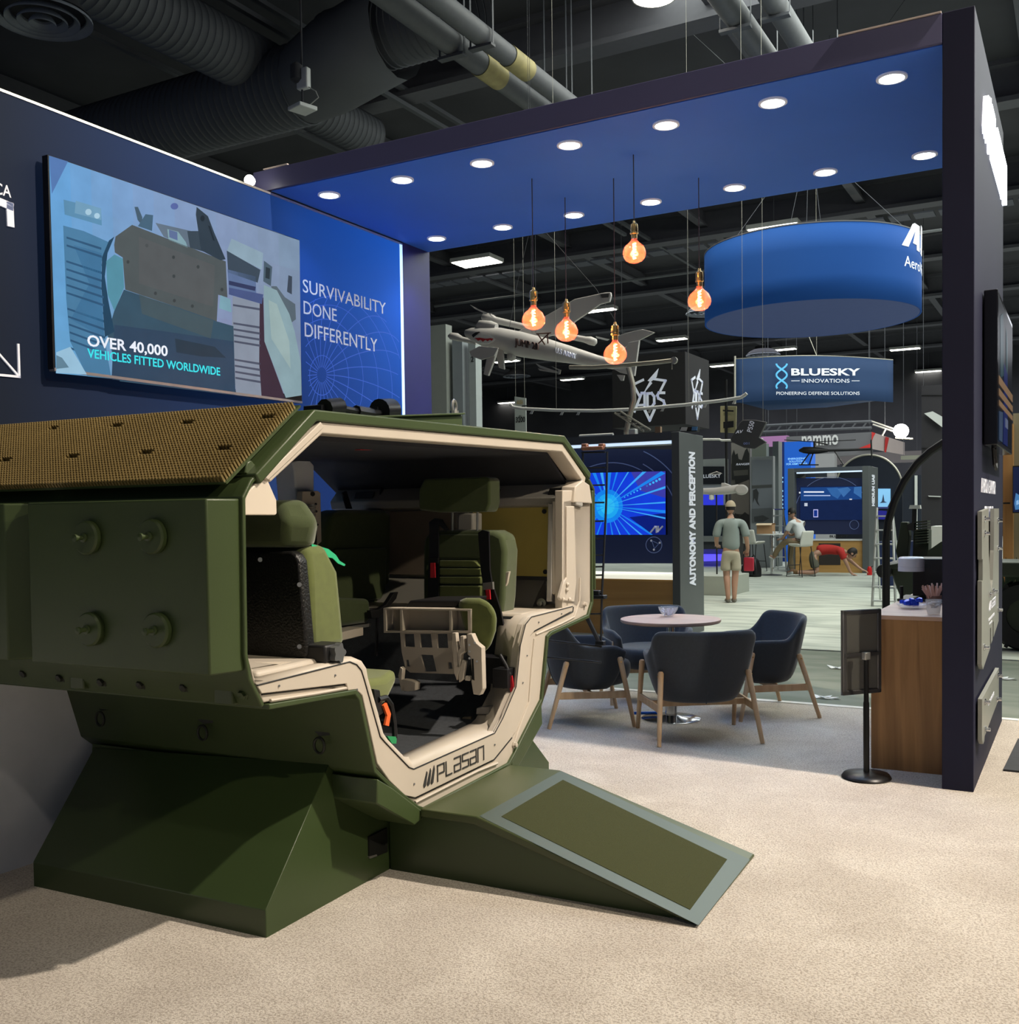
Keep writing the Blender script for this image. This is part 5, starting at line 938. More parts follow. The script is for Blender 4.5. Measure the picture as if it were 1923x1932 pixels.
# ================================================================ THE HALL BEYOND THE AISLE
def yp(px, Y, th, m_, name, par=None, **k): return M().prism([PY(*p, Y) for p in px], (0, th, 0)).build(name, m_, par, smooth=k.pop('smooth', None), **k)
def ytube(px, Y, r, m_, name, par=None, seg=6, **k): return M().tube([PY(*p, Y) for p in px], r, seg).build(name, m_, par, **k)
M_slate = mat('slate paint', (.062, .072, .088), .45, var=.06, vs=2); M_slate2 = mat('slate side paint', (.085, .095, .098), .45, var=.06, vs=2)
M_oakl = wood('light oak', srgb(168, 128, 72), srgb(190, 150, 92), 0, 5, .5)
M_mgrey = mat('drone grey', (.46, .45, .44), .5, var=.08, vs=3)
M_dk = mat('dark graphic', srgb(22, 30, 58), .5, emit=srgb(22, 32, 62), es=.35, var=0)
M_wh = mat('matt white', (.62, .64, .62), .5, var=.04); M_ln = mat('graphic line', srgb(95, 110, 150), .5, emit=srgb(90, 105, 150), es=.3, var=0)
def arc(mm, cx, cy, r, a0, a1, Y, wd=.012, n=40):
    P = [PY(cx + r * cos(R(a0 + (a1 - a0) * k / n)), cy - r * sin(R(a0 + (a1 - a0) * k / n)), Y) for k in range(n + 1)]
    for p, q in zip(P, P[1:]):
        d = (q - p).normalized(); nn = V((-d.z, 0, d.x)) * wd / 2; mm.prism([p + nn, q + nn, q - nn, p - nn], (0, -.002, 0))
def kiosk(xr, yf, yb, xl, h, up, label, txt, px_panel, tz):
    t = empty('display_kiosk', ((xl + xr) / 2, (yf + yb) / 2, 0), 0, label, 'kiosk')
    M().box((xr - up, yf, 0), (xr, yb, h)).build('upright', M_slate2, t, bevel=.004); M().box((xl, yf, 0), (xl + up, yb, h)).build('upright', M_slate2, t, bevel=.004)
    M().box((xl + up, yf, h - .10), (xr - up, yb, h)).build('top_beam', M_slate, t, smooth=None)
    M().box((xl + up + .05, yf + .05, h - .135), (xr - up - .02, yf + .12, h - .101)).build('light_strip', mat('cool tube', (1, 1, 1), .4, emit=srgb(190, 215, 240), es=1.1, var=0), t, smooth=None)
    M().text(txt, (xr + .001, (yf + yb) / 2 + .10, tz[0]), (0, 0, 1), (0, -1, 0), cap=.22 if yb < 20 else .34, width=tz[1] - tz[0], bold=.05, ext=.006).build('lettering', M_white, t, smooth=None)
    return t
yf1 = PX(1283, 1000, -4.397).y; k1 = kiosk(-4.397, yf1, 13.05, -7.0, 2.56, .10, 'near slate grey display kiosk reading AUTONOMY AND PERCEPTION down its side', 'AUTONOMY AND PERCEPTION', None, (.62, 2.33))
yp([(1030, 846), (1279, 848), (1279, 1063), (1030, 1063)], yf1 + .25, .05, M_dk, 'graphic_panel', k1)
mm = M(); Yp = yf1 + .245
arc(mm, 1155, 985, 124, -20, 62, Yp); arc(mm, 1155, 985, 112, 62, 118, Yp); arc(mm, 1155, 985, 146, 38, 66, Yp); arc(mm, 1234, 1028, 15, 0, 360, Yp, .01); arc(mm, 1155, 990, 117, 60, 105, Yp, .005)
for a, b in (((1230, 1020), (1243, 1026)), ((1243, 1026), (1235, 1035)), ((1235, 1035), (1230, 1020))):
    p, q = PY(*a, Yp), PY(*b, Yp); d = (q - p).normalized(); nn = V((-d.z, 0, d.x)) * .004; mm.prism([p + nn, q + nn, q - nn, p - nn], (0, -.002, 0))
mm.build('graphic_lines', M_ln, k1, smooth=None)
mm = M(); [mm.lathe([(.001, 0), (.014, 0), (.014, .002), (.001, .002)], PY(*p, Yp), (0, -1, 0), 12) for p in ((1229, 1020), (1245, 1024), (1234, 1037))]; mm.build('graphic_dots', M_white, k1)
k1s = yp([(1085, 893), (1255.5, 888), (1257.5, 1009), (1085, 1009)], yf1 + .20, .04, M_blk, 'screen', k1)
sc = lambda u, v: (1085 + u * 171, 893 - 4 * u + v * (116 + 4 * u)); rays = []
rays.append(((20, 60, 215), [sc(0, 0), sc(1, 0), sc(1, 1), sc(0, 1)])); rays.append(((60, 60, 165), [sc(.62, 0), sc(1, 0), sc(1, .42), sc(.72, .3)])); rays.append(((12, 30, 120), [sc(.6, .72), sc(1, .66), sc(1, 1), sc(.86, 1)]))
cx_, cy_ = .36, .54
for k, (a, w_, l_, cc) in enumerate([(88, 9, 1, 0), (74, 3, 1, 0), (58, 2, 1, 1), (42, 3, .9, 1), (30, 3.5, 1, 0), (17, 2, 1, 1), (3, 1.6, 1, 1), (-6, 3, 1, 0), (-12, 1.5, 1, 1), (-32, 3, 1, 0), (-40, 2, 1, 1), (-52, 2.5, 1, 0), (-66, 2, 1, 1), (-80, 3, 1, 0), (-94, 5, 1, 0), (-110, 3, 1, 0), (180, 6, 1, 0), (165, 3, 1, 1), (150, 5, 1, 0), (135, 3, 1, 0), (205, 5, 1, 0), (225, 6, 1, 0), (112, 5, 1, 0), (100, 5, 1, 1)]):
    def clipd(a):
        dx, dy = cos(R(a)) * .68, -sin(R(a)); s_ = 9
        if dx > 0: s_ = min(s_, (1 - cx_) / dx)
        if dx < 0: s_ = min(s_, -cx_ / dx)
        if dy > 0: s_ = min(s_, (1 - cy_) / dy)
        if dy < 0: s_ = min(s_, -cy_ / dy)
        return sc(cx_ + dx * s_, cy_ + dy * s_)
    rays.append((((28, 130, 235) if cc == 0 else (60, 165, 245)), [sc(cx_, cy_), clipd(a - w_ / 2), clipd(a + w_ / 2)]))
for k in range(3): rays.append((((20, 130, 235), (30, 165, 240), (45, 185, 240))[k], [sc(cx_ + cos(2 * pi * j / 20) * (.17 - .045 * k), cy_ + sin(2 * pi * j / 20) * (.27 - .07 * k)) for j in range(20)]))
for k in range(12): rays.append(((60, 180, 250), circ(*sc(.55 + .035 * k, .40 - .025 * k), 1.2 + .12 * k, n=8)))
picture('screen_picture', k1, lambda x, y: PY(x, y, yf1 + .196), (0, -1, 0), rays, dz=.0006, label='blue star burst picture')
mm = M(); Z0 = yf1 + .186; lt = PY(1228, 1004, Z0); stroke(mm, [(0, 0), (.8, 1), (1, 1), (1.05, 0)], lt, V((.075, 0, 0)), V((0, 0, .07)), .022, V((0, -1, 0)), .002); stroke(mm, [(1.35, 1), (1.3, .15), (2.1, 1)], lt, V((.075, 0, 0)), V((0, 0, .07)), .022, V((0, -1, 0)), .002); mm.build('screen_logo', M_white, k1, smooth=None)
a, b = PY(1278, 1082, yf1 + .1), PY(1278, 1189, yf1 + .1)
M().box((-6.9, yf1 + .08, 0), (-4.50, yf1 + .85, .72)).build('counter_body', M_oakl, k1, smooth=None)
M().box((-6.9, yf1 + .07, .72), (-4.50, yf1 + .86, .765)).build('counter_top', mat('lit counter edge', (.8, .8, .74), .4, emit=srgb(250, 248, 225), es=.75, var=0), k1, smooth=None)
# things on and above the near kiosk
t = empty('mast_arm', (PY(1185, 812, 12.6).x, 12.6, 2.56), 0, 'bent silver tube mast with a long cross arm, standing on the near kiosk', 'mast'); M_tube = mat('satin tube', (.42, .40, .34), .35, .6)
ytube([(1182, 815), (1187, 790), (1196, 755), (1194, 725), (1186, 694)], 12.6, .035, M_tube, 'mast_tube', t, 10)
M().tube([PY(1182, 815, 12.6), V((PY(1182, 815, 12.6).x, 12.6, 2.561))], .035, 10).build('mast_foot', M_tube, t)
ytube([(1075, 693), (1120, 693), (1190, 688), (1245, 683), (1270, 680)], 12.6, .028, M_tube, 'cross_arm', t, 10)
M().lathe([(.02, -.02), (.045, -.02), (.045, .02), (.02, .02)], PY(1272, 680, 12.6), (0, 1, 0), 16, True).build('end_ring', M_tube, t)
ytube([(1268, 683), (1268, 697)], 12.6, .006, M_tube, 'hook', t)
t = empty('long_wing', PY(1190, 772, 12.9), 0, 'very long thin white upswept wing spanning above the near kiosk', 'wing')
ytube([(963, 763), (968, 768), (985, 771), (1050, 774), (1120, 775), (1200, 772), (1290, 764), (1360, 756), (1398, 750), (1406, 745), (1409, 742)], 12.9, .022, M_wh, 'spar', t, 8)
for x, y in ((1003, 774), (1060, 776), (1091, 776), (1225, 772), (1250, 769), (1315, 762), (1330, 762), (1385, 755)): yp([(x, y), (x + 4, y), (x + 1, y + 7), (x - 4, y + 7)], 12.9, .01, M_wh, 'fin', t)
for x, y in ((1050, 774), (1300, 763)): a = PY(x, y, 12.9); M().cyl(a, (a.x, 12.9, 10.6), .0025, 5).build('cord', M_tube, t)
t = empty('truss_arm', PY(1190, 795, 12.4), 0, 'slanting aluminium lattice arm over the near kiosk', 'truss')
for o_ in (0, 9): ytube([(1160 + o_ * 1.2, 779 - o_ * .3), (1215 + o_ * 1.4, 814 - o_ * .3)], 12.5, .012, M_tube, 'chord', t)
for k in range(6): ytube([(1160 + k * 10, 779 + k * 6), (1171 + k * 10.2, 776 + k * 6.1 + 5)], 12.5, .007, M_tube, 'web', t)
a = PY(1120, 812, 12.5); M().cyl((PY(1094, 812, 12.4).x, 12.4, 2.586), (PY(1157, 812, 12.4).x, 12.4, 2.586), .025, 12).build('white_tube', M_wh, label='short white tube lying on the near kiosk roof', cat='tube')
M().box((PY(1186, 808, 12.4).x, 12.4, 2.56), (PY(1199, 808, 12.4).x, 12.5, 2.56 + .09)).build('white_case', M_wh, label='small white case on the near kiosk roof beside the mast', cat='case', bevel=.01)
M().box((PY(1236, 808, 12.4).x, 12.4, 2.56), (PY(1246, 808, 12.4).x, 12.46, 2.66)).build('tan_post', mat('tan post', (.3, .2, .12), .6), label='small tan block on the near kiosk roof', cat='block')
mm = M(); b1 = yp([(1283, 806), (1316, 805), (1315, 814), (1283, 815)], 12.7, .1, M_blk, 'roof_device', label='flat dark device on the near kiosk roof corner', cat='device')
yp([(1286, 806), (1297, 806), (1295, 813), (1283, 813)], 12.69, .01, M_wh, 'letter_tile', b1)
yp([(1306, 805), (1316, 805), (1315, 812), (1305, 812)], 12.69, .01, mat('blue tile', (.1, .25, .5), .5), 'letter_tile', b1)

# shark nosed drone ---------------------------------------------------
YD = 13.6; D_ = lambda x, y, dy=0: PY(x, y, YD + dy); dd = depth(D_(1000, 650)) / 1942
t = empty('shark_drone', D_(1000, 650), 0, 'grey fixed wing drone with a painted shark mouth, hung on cords', 'drone')
mm = M(); rr = []
for (x, y, ry, rz_) in [(877, 629, 2, 3), (880, 629, 8, 7), (892, 631, 13, 13), (912, 636, 18, 19), (945, 642, 20, 24), (985, 650, 20, 24), (1030, 659, 18, 21), (1080, 670, 14, 16), (1130, 682, 9, 11), (1170, 690, 6, 8), (1196, 696, 2, 4)]:
    c = D_(x, y); rr.append([c + V((0, -cos(a) * ry * dd, sin(a) * rz_ * dd)) for a in [2 * pi * k / 20 for k in range(20)]])
mm.loft(rr); mm.build('fuselage', M_mgrey, t, smooth=60)
yp([(975, 626), (1000, 612), (1050, 584), (1084, 564), (1140, 552), (1152, 551), (1153, 558), (1150, 569), (1132, 574), (1085, 606), (1062, 628), (1010, 640)], YD + .25, .05, M_mgrey, 'wing', t, bevel=.01)
yp([(1130, 555), (1149, 554), (1148, 561), (1134, 562)], YD + .24, .01, mat('dark decal', (.05, .05, .05), .6), 'wing_decal', t)
def boom(pts, dy, nm='boom'):
    mm = M(); mm.tube([D_(x, y, dy) for x, y, r_ in pts], [r_ * dd for x, y, r_ in pts], 14); mm.build(nm, M_mgrey, t, smooth=60)
boom([(909, 600, 3), (913, 599, 9), (925, 601, 10), (934, 604, 7), (990, 617, 6), (1060, 632, 5), (1105, 641, 6), (1114, 643, 8), (1123, 646, 7), (1126, 647, 2)], .35)
boom([(846, 634, 2), (851, 634, 7), (862, 636, 8), (872, 640, 5), (900, 646, 5)], .22)
mm = M(); mm.tube([D_(900, 617), D_(906, 613), D_(925, 614), D_(937, 617)], [4 * dd, 9 * dd, 9 * dd, 7 * dd], 12); mm.build('intake', M_mgrey, t, smooth=60)
yp([(887, 575), (900, 582), (921, 591), (915, 592), (896, 583)], YD + .3, .008, M_mgrey, 'rotor_blade', t); yp([(920, 590), (937, 595), (925, 593)], YD + .3, .008, M_mgrey, 'rotor_blade', t); yp([(1124, 634), (1150, 640), (1146, 643), (1126, 638)], YD + .3, .008, M_wh, 'rotor_blade', t)
yp([(885, 663), (904, 653), (940, 656), (932, 672), (908, 679), (889, 672)], YD - .3, .03, M_mgrey, 'fore_wing', t, bevel=.005)
yp([(920, 664), (938, 659), (932, 680), (921, 709), (912, 706)], YD - .28, .05, M_mgrey, 'landing_leg', t, bevel=.01); yp([(932, 657), (948, 660), (951, 697), (941, 694)], YD - .1, .05, M_mgrey, 'landing_leg', t, bevel=.01)
M().lathe([(.001, -9 * dd), (7 * dd, -6 * dd), (9 * dd, 0), (7 * dd, 6 * dd), (.001, 9 * dd)], D_(965, 673), (1, 0, 0), 16).build('sensor_turret', M_mgrey, t)
yp([(1165, 634), (1182, 628), (1212, 621), (1235, 627), (1206, 642), (1188, 648), (1172, 662)], YD + .02, .04, M_mgrey, 'tail_plane', t, bevel=.005)
yp([(1186, 646), (1206, 642), (1197, 709), (1170, 703), (1150, 692), (1135, 688), (1166, 684)], YD - .02, .05, M_mgrey, 'tail_fin', t, bevel=.005)
yp([(1164, 707), (1178, 708), (1176, 718), (1171, 718)], YD - .02, .03, M_mgrey, 'tail_skid', t)
for q in ([(1011, 686), (1020, 690), (1055, 702), (1056, 705), (1018, 694)], [(1015, 695), (1050, 702), (1050, 704), (1018, 699)], [(1040, 691), (1058, 698), (1056, 706), (1052, 706), (1054, 699)]): yp(q, YD, .02, M_tube, 'skid', t)
for q in (([(1014, 629), (1028, 650)]), [(1037, 628), (1016, 648)], [(1012, 630), (1040, 628)], [(1033, 630), (1034, 648)]): ytube(q, YD - .25, .010, mat('brown strut', (.10, .04, .03), .6), 'wing_strut', t)
mth = [(893, 637), (898, 633), (908, 631), (922, 632), (931, 636), (936, 640), (930, 645), (920, 648), (906, 647), (896, 643)]
sk = lambda dy_: D_(915, 640).y - 19.6 * dd - dy_
M().prism([PY(*p, sk(.002)) for p in mth], (0, .05, 0)).build('shark_mouth', M_wh, t, smooth=None, label='white toothed mouth')
mm = M(); up_ = [(895, 638), (905, 637), (916, 639), (926, 638), (931, 639)]; mm.prism([PY(*p, sk(.006)) for p in up_ + [(928, 643), (924, 641), (920, 644), (916, 641), (911, 645), (907, 641), (902, 643), (899, 640)]], (0, .003, 0)); mm.build('red_gums', mat('red paint', (.4, .02, .02), .5), t, smooth=None)
M().prism([PY(*p, sk(.01)) for p in [(890, 632), (897, 627), (904, 626), (895, 633), (893, 637)]], (0, .06, 0)).build('dark_nose_mark', M_blk, t, smooth=None)
mm = M(); a, b = PY(971, 651, sk(.02)), PY(1015, 660.5, sk(.02)); mm.text('JUMP 20', a, (b - a), ZP, cap=.105, width=(b - a).length, ext=-.05); mm.build('name_lettering', mat('brown print', (.10, .06, .055), .6), t, smooth=None)
mm = M(); a, b = PY(1048, 665, sk(-.02)), PY(1086, 677, sk(-.02)); mm.text('U.S ARMY', a, (b - a), ZP, cap=.075, width=(b - a).length, ext=-.08); mm.build('name_lettering', M_white, t, smooth=None)
for q in ([(1003, 338), (1004, 628)], [(998, 440), (975, 540), (960, 625)], [(1010, 440), (1011, 628)], [(1030, 438), (1125, 545), (1170, 620)], [(950, 640), (950, 641)]):
    p = [D_(*x) for x in q]; mm = M(); mm.tube([(p[0].x, p[0].y, 10.6) if q[0][0] == 1003 else p[0]] + p[1:], .003, 5) if q[0][0] != 950 else mm.tube([D_(1000, 437), (D_(1000, 437).x, YD, 10.6)], .003, 5)
    mm.build('cord', M_duct, t)

# round hanging sign ------------------------------------------------------
rc = PD(1529, 604, 18.0); Rr = 194.5 / 1942 * 18.0; hh = 1.20
t = empty('round_hanging_sign', rc, 0, 'huge round blue fabric sign with a white logo at its right edge', 'hanging sign')
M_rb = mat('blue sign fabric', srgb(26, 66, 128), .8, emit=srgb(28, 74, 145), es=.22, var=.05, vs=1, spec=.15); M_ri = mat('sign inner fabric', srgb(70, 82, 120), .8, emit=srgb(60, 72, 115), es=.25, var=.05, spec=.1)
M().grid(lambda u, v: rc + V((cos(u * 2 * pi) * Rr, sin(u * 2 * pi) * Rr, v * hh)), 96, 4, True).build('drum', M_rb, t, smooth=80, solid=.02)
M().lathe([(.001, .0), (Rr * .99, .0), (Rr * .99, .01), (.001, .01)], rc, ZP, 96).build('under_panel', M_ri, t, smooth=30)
M().lathe([(Rr - .01, hh), (Rr + .015, hh), (Rr + .015, hh + .02), (Rr - .01, hh + .02)], rc, ZP, 96).build('top_rim', M_duct, t)
for q in ([(1443, 372), (1384, 455)], [(1505, 358), (1492, 420)], [(1540, 345), (1549, 423)], [(1612, 343), (1705, 428)], [(1524, 352), (1522, 425)]):
    dq = 18.0 + (1.6 if q[1][0] in (1492, 1522) else -.3); b_ = PD(*q[1], dq); a_ = PD(*q[0], dq); a_ = b_ + (a_ - b_) * ((10.6 - b_.z) / (a_.z - b_.z)); ytm = M().tube([a_, b_], .005, 5).build('cord', M_duct, t)
# its logo follows the drum
fw2 = V((-sin(YAW), cos(YAW), 0)); rt2 = V((cos(YAW), sin(YAW), 0))
def drum_pt(s_, z): a = s_ / Rr; return rc + (-fw2 * cos(a) + rt2 * sin(a)) * (Rr + .013) + V((0, 0, z))
def on_drum(mmf, s0, z0):
    mm = M(); mmf(mm); mm.v = [drum_pt(s0 + p.x, z0 + p.z) + (drum_pt(s0 + p.x, 0) - drum_pt(s0 + p.x, 0)) + (rc * 0) + (V((0, 0, 0))) + ((drum_pt(s0 + p.x, 0) - rc - V((0, 0, 0))).normalized() * (-p.y)) for p in mm.v]; return mm
def pixx(p): d_ = V(p) - EYE; return 961.5 + FOC * d_.dot(RT) / d_.dot(FW)
s0 = min((abs(pixx(drum_pt(Rr * k / 500, .7)) - 1707), Rr * k / 500) for k in range(300, 780))[1]
def avlogo(mm): mm.prism([(x * .62, 0, z * .42) for x, z in [(-.12, 0), (.42, .93), (.55, 1), (.95, 1), (.95, 0), (.70, 0), (.70, .2), (.44, .2), (.62, .78), (.18, 0)]], (0, -.006, 0)); stroke(mm, [(1.25, 1), (1.2, .1), (1.9, 1)], V((0, 0, 0)), V((.62, 0, 0)), V((0, 0, .40)), .13, V((0, -1, 0)), .006)
on_drum(avlogo, s0, .90).build('logo', M_white, t, smooth=None)
on_drum(lambda mm: mm.text('AeroVironment', (0, 0, 0), (1, 0, 0), ZP, cap=.17, width=2.0, ext=-.006), s0, .58).build('logo_lettering', M_white, t, smooth=None)

# curved hanging banner ---------------------------------------------------
DB = 26.0; t = empty('hanging_banner', PD(1535, 755, DB), 0, 'dark blue curved hanging banner reading BLUESKY INNOVATIONS', 'hanging sign')
B_ = lambda u, v: PD(1388 + u * 297, (678 - 7 * math.sin(u * pi) + 2 * u) + v * (79 + 3 * (1 - u)), DB - .48 * math.sin(u * pi))
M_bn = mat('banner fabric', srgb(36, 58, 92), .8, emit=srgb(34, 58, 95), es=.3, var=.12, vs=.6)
M().grid(B_, 24, 4).build('fabric', M_bn, t, solid=.02, smooth=60)
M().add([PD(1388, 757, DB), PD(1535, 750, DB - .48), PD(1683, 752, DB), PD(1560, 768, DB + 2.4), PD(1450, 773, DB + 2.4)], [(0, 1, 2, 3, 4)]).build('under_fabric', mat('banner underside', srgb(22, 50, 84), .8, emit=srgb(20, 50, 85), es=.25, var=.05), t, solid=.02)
M().tube([PD(1387, 672, DB), PD(1387, 762, DB)], .03, 8).build('frame_post', M_tube, t); M().tube([B_(k / 12, -.01) for k in range(13)], .015, 6).build('frame_rail', M_tube, t)
yb3 = DB - .52
def bt_(txt, x0, x1, yb_, yt_, m_=M_white, **k): a, b, c_ = PD(x0, yb_, yb3), PD(x1, yb_, yb3), PD(x0, yt_, yb3); return M().text(txt, a, b - a, UP, cap=(c_ - a).length, width=(b - a).length, ext=.01, **k)
mm = bt_('BLUESKY', 1493, 1623, 708, 695, bold=.03); mm.build('banner_lettering', M_white, t, smooth=None)
bt_('INNOVATIONS', 1513, 1603, 722, 715).build('banner_lettering', M_white, t, smooth=None); bt_('PIONEERING DEFENSE SOLUTIONS', 1465, 1622, 745, 739).build('banner_lettering', M_white, t, smooth=None)
mm = M(); [mm.prism([PD(*p, yb3) for p in ((a, 718), (b, 718), (b, 719), (a, 719))], FW * -.01) for a, b in ((1493, 1509), (1607, 1622))]; mm.build('banner_rule', M_white, t, smooth=None)
mm = M()
for s_ in (1, -1):
    P = [PD(1475 + s_ * 10 * cos(v * 2.2 * pi) * (1 if True else 1), 686 + v * 47, yb3) for v in [k / 30 for k in range(31)]]
    for p, q in zip(P, P[1:]): d = (q - p).normalized(); nn = d.cross(FW).normalized() * .022; mm.prism([p + nn, q + nn, q - nn, p - nn], FW * (-.006 - .003 * s_))
mm.build('helix_mark', mat('sky blue', srgb(80, 170, 215), .5, emit=srgb(70, 160, 210), es=.4, var=0), t, smooth=None)
for q in ([(1527, 636), (1541, 671)],): a_, b_ = PD(*q[0], DB), PD(*q[1], DB); M().tube([a_, b_], .01, 5).build('cord', M_tube, t)
M().tube([PD(1541, 671, DB), PD(1541, 671, DB) + V((0, 0, 10.6 - PD(1541, 671, DB).z))], .008, 5).build('cord', M_tube, t)

# ADS hanging box ------------------------------------------------------------
YA = 27.0; t = empty('hanging_box_sign', PY(1225, 800, YA), 0, 'dark hanging box sign with white ADS shield logos', 'hanging sign'); M_adk = mat('charcoal fabric', (.010, .009, .010), .8, var=.2, vs=1)
a, b, c_ = PY(1155, 676, YA), PY(1293, 676, YA), PY(1293, 800, YA)
xA1 = PX(1338, 740, b.x).y
M().box((a.x, YA, c_.z), (b.x, xA1, a.z)).build('fabric_box', M_adk, t, smooth=None)
for sx_ in (a.x + .1, b.x - .1): M().cyl((sx_, YA + .5, a.z), (sx_, YA + .5, 10.6), .006, 6).build('cord', M_duct, t)
def ads(mm, o, ux, n):
    uz = V((0, 0, 1)); kk = 1.0
    st = lambda pts, wd: stroke(mm, pts, o, ux, uz * ux.length, wd * ux.length * 1.05, n, .02); Z_ = uz * ux.length
    st([(-.36, .80), (-.92, .62), (-.55, .02)], .11); st([(.28, .80), (.90, .68), (.62, .24)], .11); st([(-.28, -.62), (0, -1.12), (.26, -.66)], .13)
    mm.prism([o + ux * x + Z_ * z for x, z in [(.52, 1.28), (-.10, .74), (.02, .70), (-.38, .12), (.16, .62), (.08, .68), (.40, .88)]], n * .02)
    st([(-.86, -.66), (-.45, .18), (-.28, .18), (-.28, -.5)], .12); st([(-.62, -.38), (-.3, -.38)], .10); st([(-.12, .14), (-.12, -.5), (.12, -.5), (.26, -.34), (.26, -.02), (.12, .14), (-.12, .14)], .12)
    st([(.82, .12), (.52, .14), (.44, .02), (.50, -.12), (.78, -.26), (.84, -.42), (.70, -.54), (.40, -.52)], .12)
pa_ = PY(1226, 748, YA); sA = (PY(1258, 748, YA).x - pa_.x) / .95; mm = M(); ads(mm, V((pa_.x, YA - .001, pa_.z)), V((sA, 0, 0)), V((0, -1, 0))); 
for i in range(len(mm.v)): mm.v[i].z = pa_.z + (mm.v[i].z - pa_.z) * 1.12
mm.build('shield_logo', M_white, t, smooth=None)
pb_ = PX(1315, 745, b.x); sB = (PX(1325, 745, b.x).y - pb_.y) / .9; mm = M(); ads(mm, V((b.x + .001, pb_.y, pb_.z)), V((0, sB, 0)), V((1, 0, 0)))
for i in range(len(mm.v)): mm.v[i].z = pb_.z + (mm.v[i].z - pb_.z) * sA / sB * 1.12
mm.build('shield_logo', M_white, t, smooth=None)
# aisle placard
t = empty('aisle_placard', PY(982, 812, 21), 0, 'pale grey hanging aisle placard numbered 3200', 'placard'); q = [(971, 748), (992, 751), (993, 832), (972, 831)]
yp(q, 21, .03, mat('placard grey', (.42, .45, .43), .6, var=.03), 'board', t)
M().text('3200', PY(973.5, 797, 20.99), (1, 0, 0), ZP, cap=PY(973, 787, 21).z - PY(973, 797, 21).z, width=PY(991, 797, 21).x - PY(973.5, 797, 21).x, bold=.02).build('placard_number', M_blk, t, smooth=None)
M().text('AISLE', PY(979, 787, 20.99), (1, 0, 0), ZP, cap=.045, width=.07).build('placard_word', M_blk, t, smooth=None)
M().text('AUSA', PY(975, 763, 20.99), (1, 0, 0), ZP, cap=PY(973, 754, 21).z - PY(973, 762, 21).z, width=.17, bold=.02).build('placard_word', mat('ochre print', (.42, .33, .14), .6), t, smooth=None)
mm = M(); mm.box((PY(975, 0, 20.98).x, 20.985, PY(975, 768, 21).z), (PY(990, 0, 20.98).x, 20.99, PY(975, 766, 21).z)); mm.build('placard_rule', M_blk, t)
for x in (973, 990): p = PY(x, 750, 21.02); M().cyl(p, (p.x, p.y, 10.6), .004, 5).build('cord', M_tube, t)
# folded partition panels beside the canopy leg
t = empty('partition_panels', (PY(857, 800, 19).x, 19.3, 0), 0, 'tall pale partition panels with a small number 2, behind the canopy leg', 'partition')
for (x0, x1, ytp, Yq, mm_) in [(770, 841, 620, 19, (.33, .35, .32)), (841, 853, 640, 19.3, (.09, .095, .09)), (853, 872, 641, 19.1, (.30, .33, .35)), (872, 884, 648, 19.5, (.09, .095, .09)), (884, 897, 645, 19.15, (.42, .46, .46))]:
    a, b = PY(x0, ytp, Yq), PY(x1, ytp, Yq); M().box((a.x, Yq, 0), (b.x, Yq + .25, a.z)).build('panel', mat('partition %d' % x0, mm_, .6, var=.04), t, smooth=None)
M().text('2', PY(888.5, 683, 19.14), (1, 0, 0), ZP, cap=PY(888, 673, 19).z - PY(888, 683, 19).z, ext=.01).build('number', M_blk, t, smooth=None)
# dark tail fin P550
YF = 14.5; t = empty('tail_fin', PY(1415, 845, YF), 0, 'dark grey aircraft tail fin lettered P550', 'aircraft tail'); M_fin = mat('fin grey', (.045, .047, .052), .5, var=.15, vs=2)
yp([(1396, 797), (1402, 792), (1425, 792), (1446, 796), (1437, 815), (1432, 825), (1446, 834), (1424, 847), (1404, 845), (1380, 834), (1378, 828)], YF, .08, M_fin, 'fin', t, bevel=.01)
a, b = PY(1418, 816, YF - .01), PY(1424, 796, YF - .01); M().text('P550', a, (b - a), (-(b - a).z, 0, (b - a).x), cap=.07, width=(b - a).length, bold=.01).build('fin_lettering', M_white, t, smooth=None)
M().text('AV', PY(1388, 818, YF - .01), (1, 0, .05), (.3, 0, 1), cap=.045, width=.10, bold=.02).build('fin_lettering', M_white, t, smooth=None); M().text('001', PY(1403, 839, YF - .01), (1, 0, 0), ZP, cap=.032, width=.085).build('fin_lettering', M_ln, t, smooth=None)
ytube([(1325, 829), (1358, 829), (1362, 831), (1440, 829)], YF + .1, .016, M_wh, 'boom', t, 8)
for x_, y_ in ((1402, 793), (1440, 796)): a = PY(x_, y_, YF + .04); M().cyl(a, (a.x, a.y, 10.6), .003, 5).build('cord', M_tube, t)
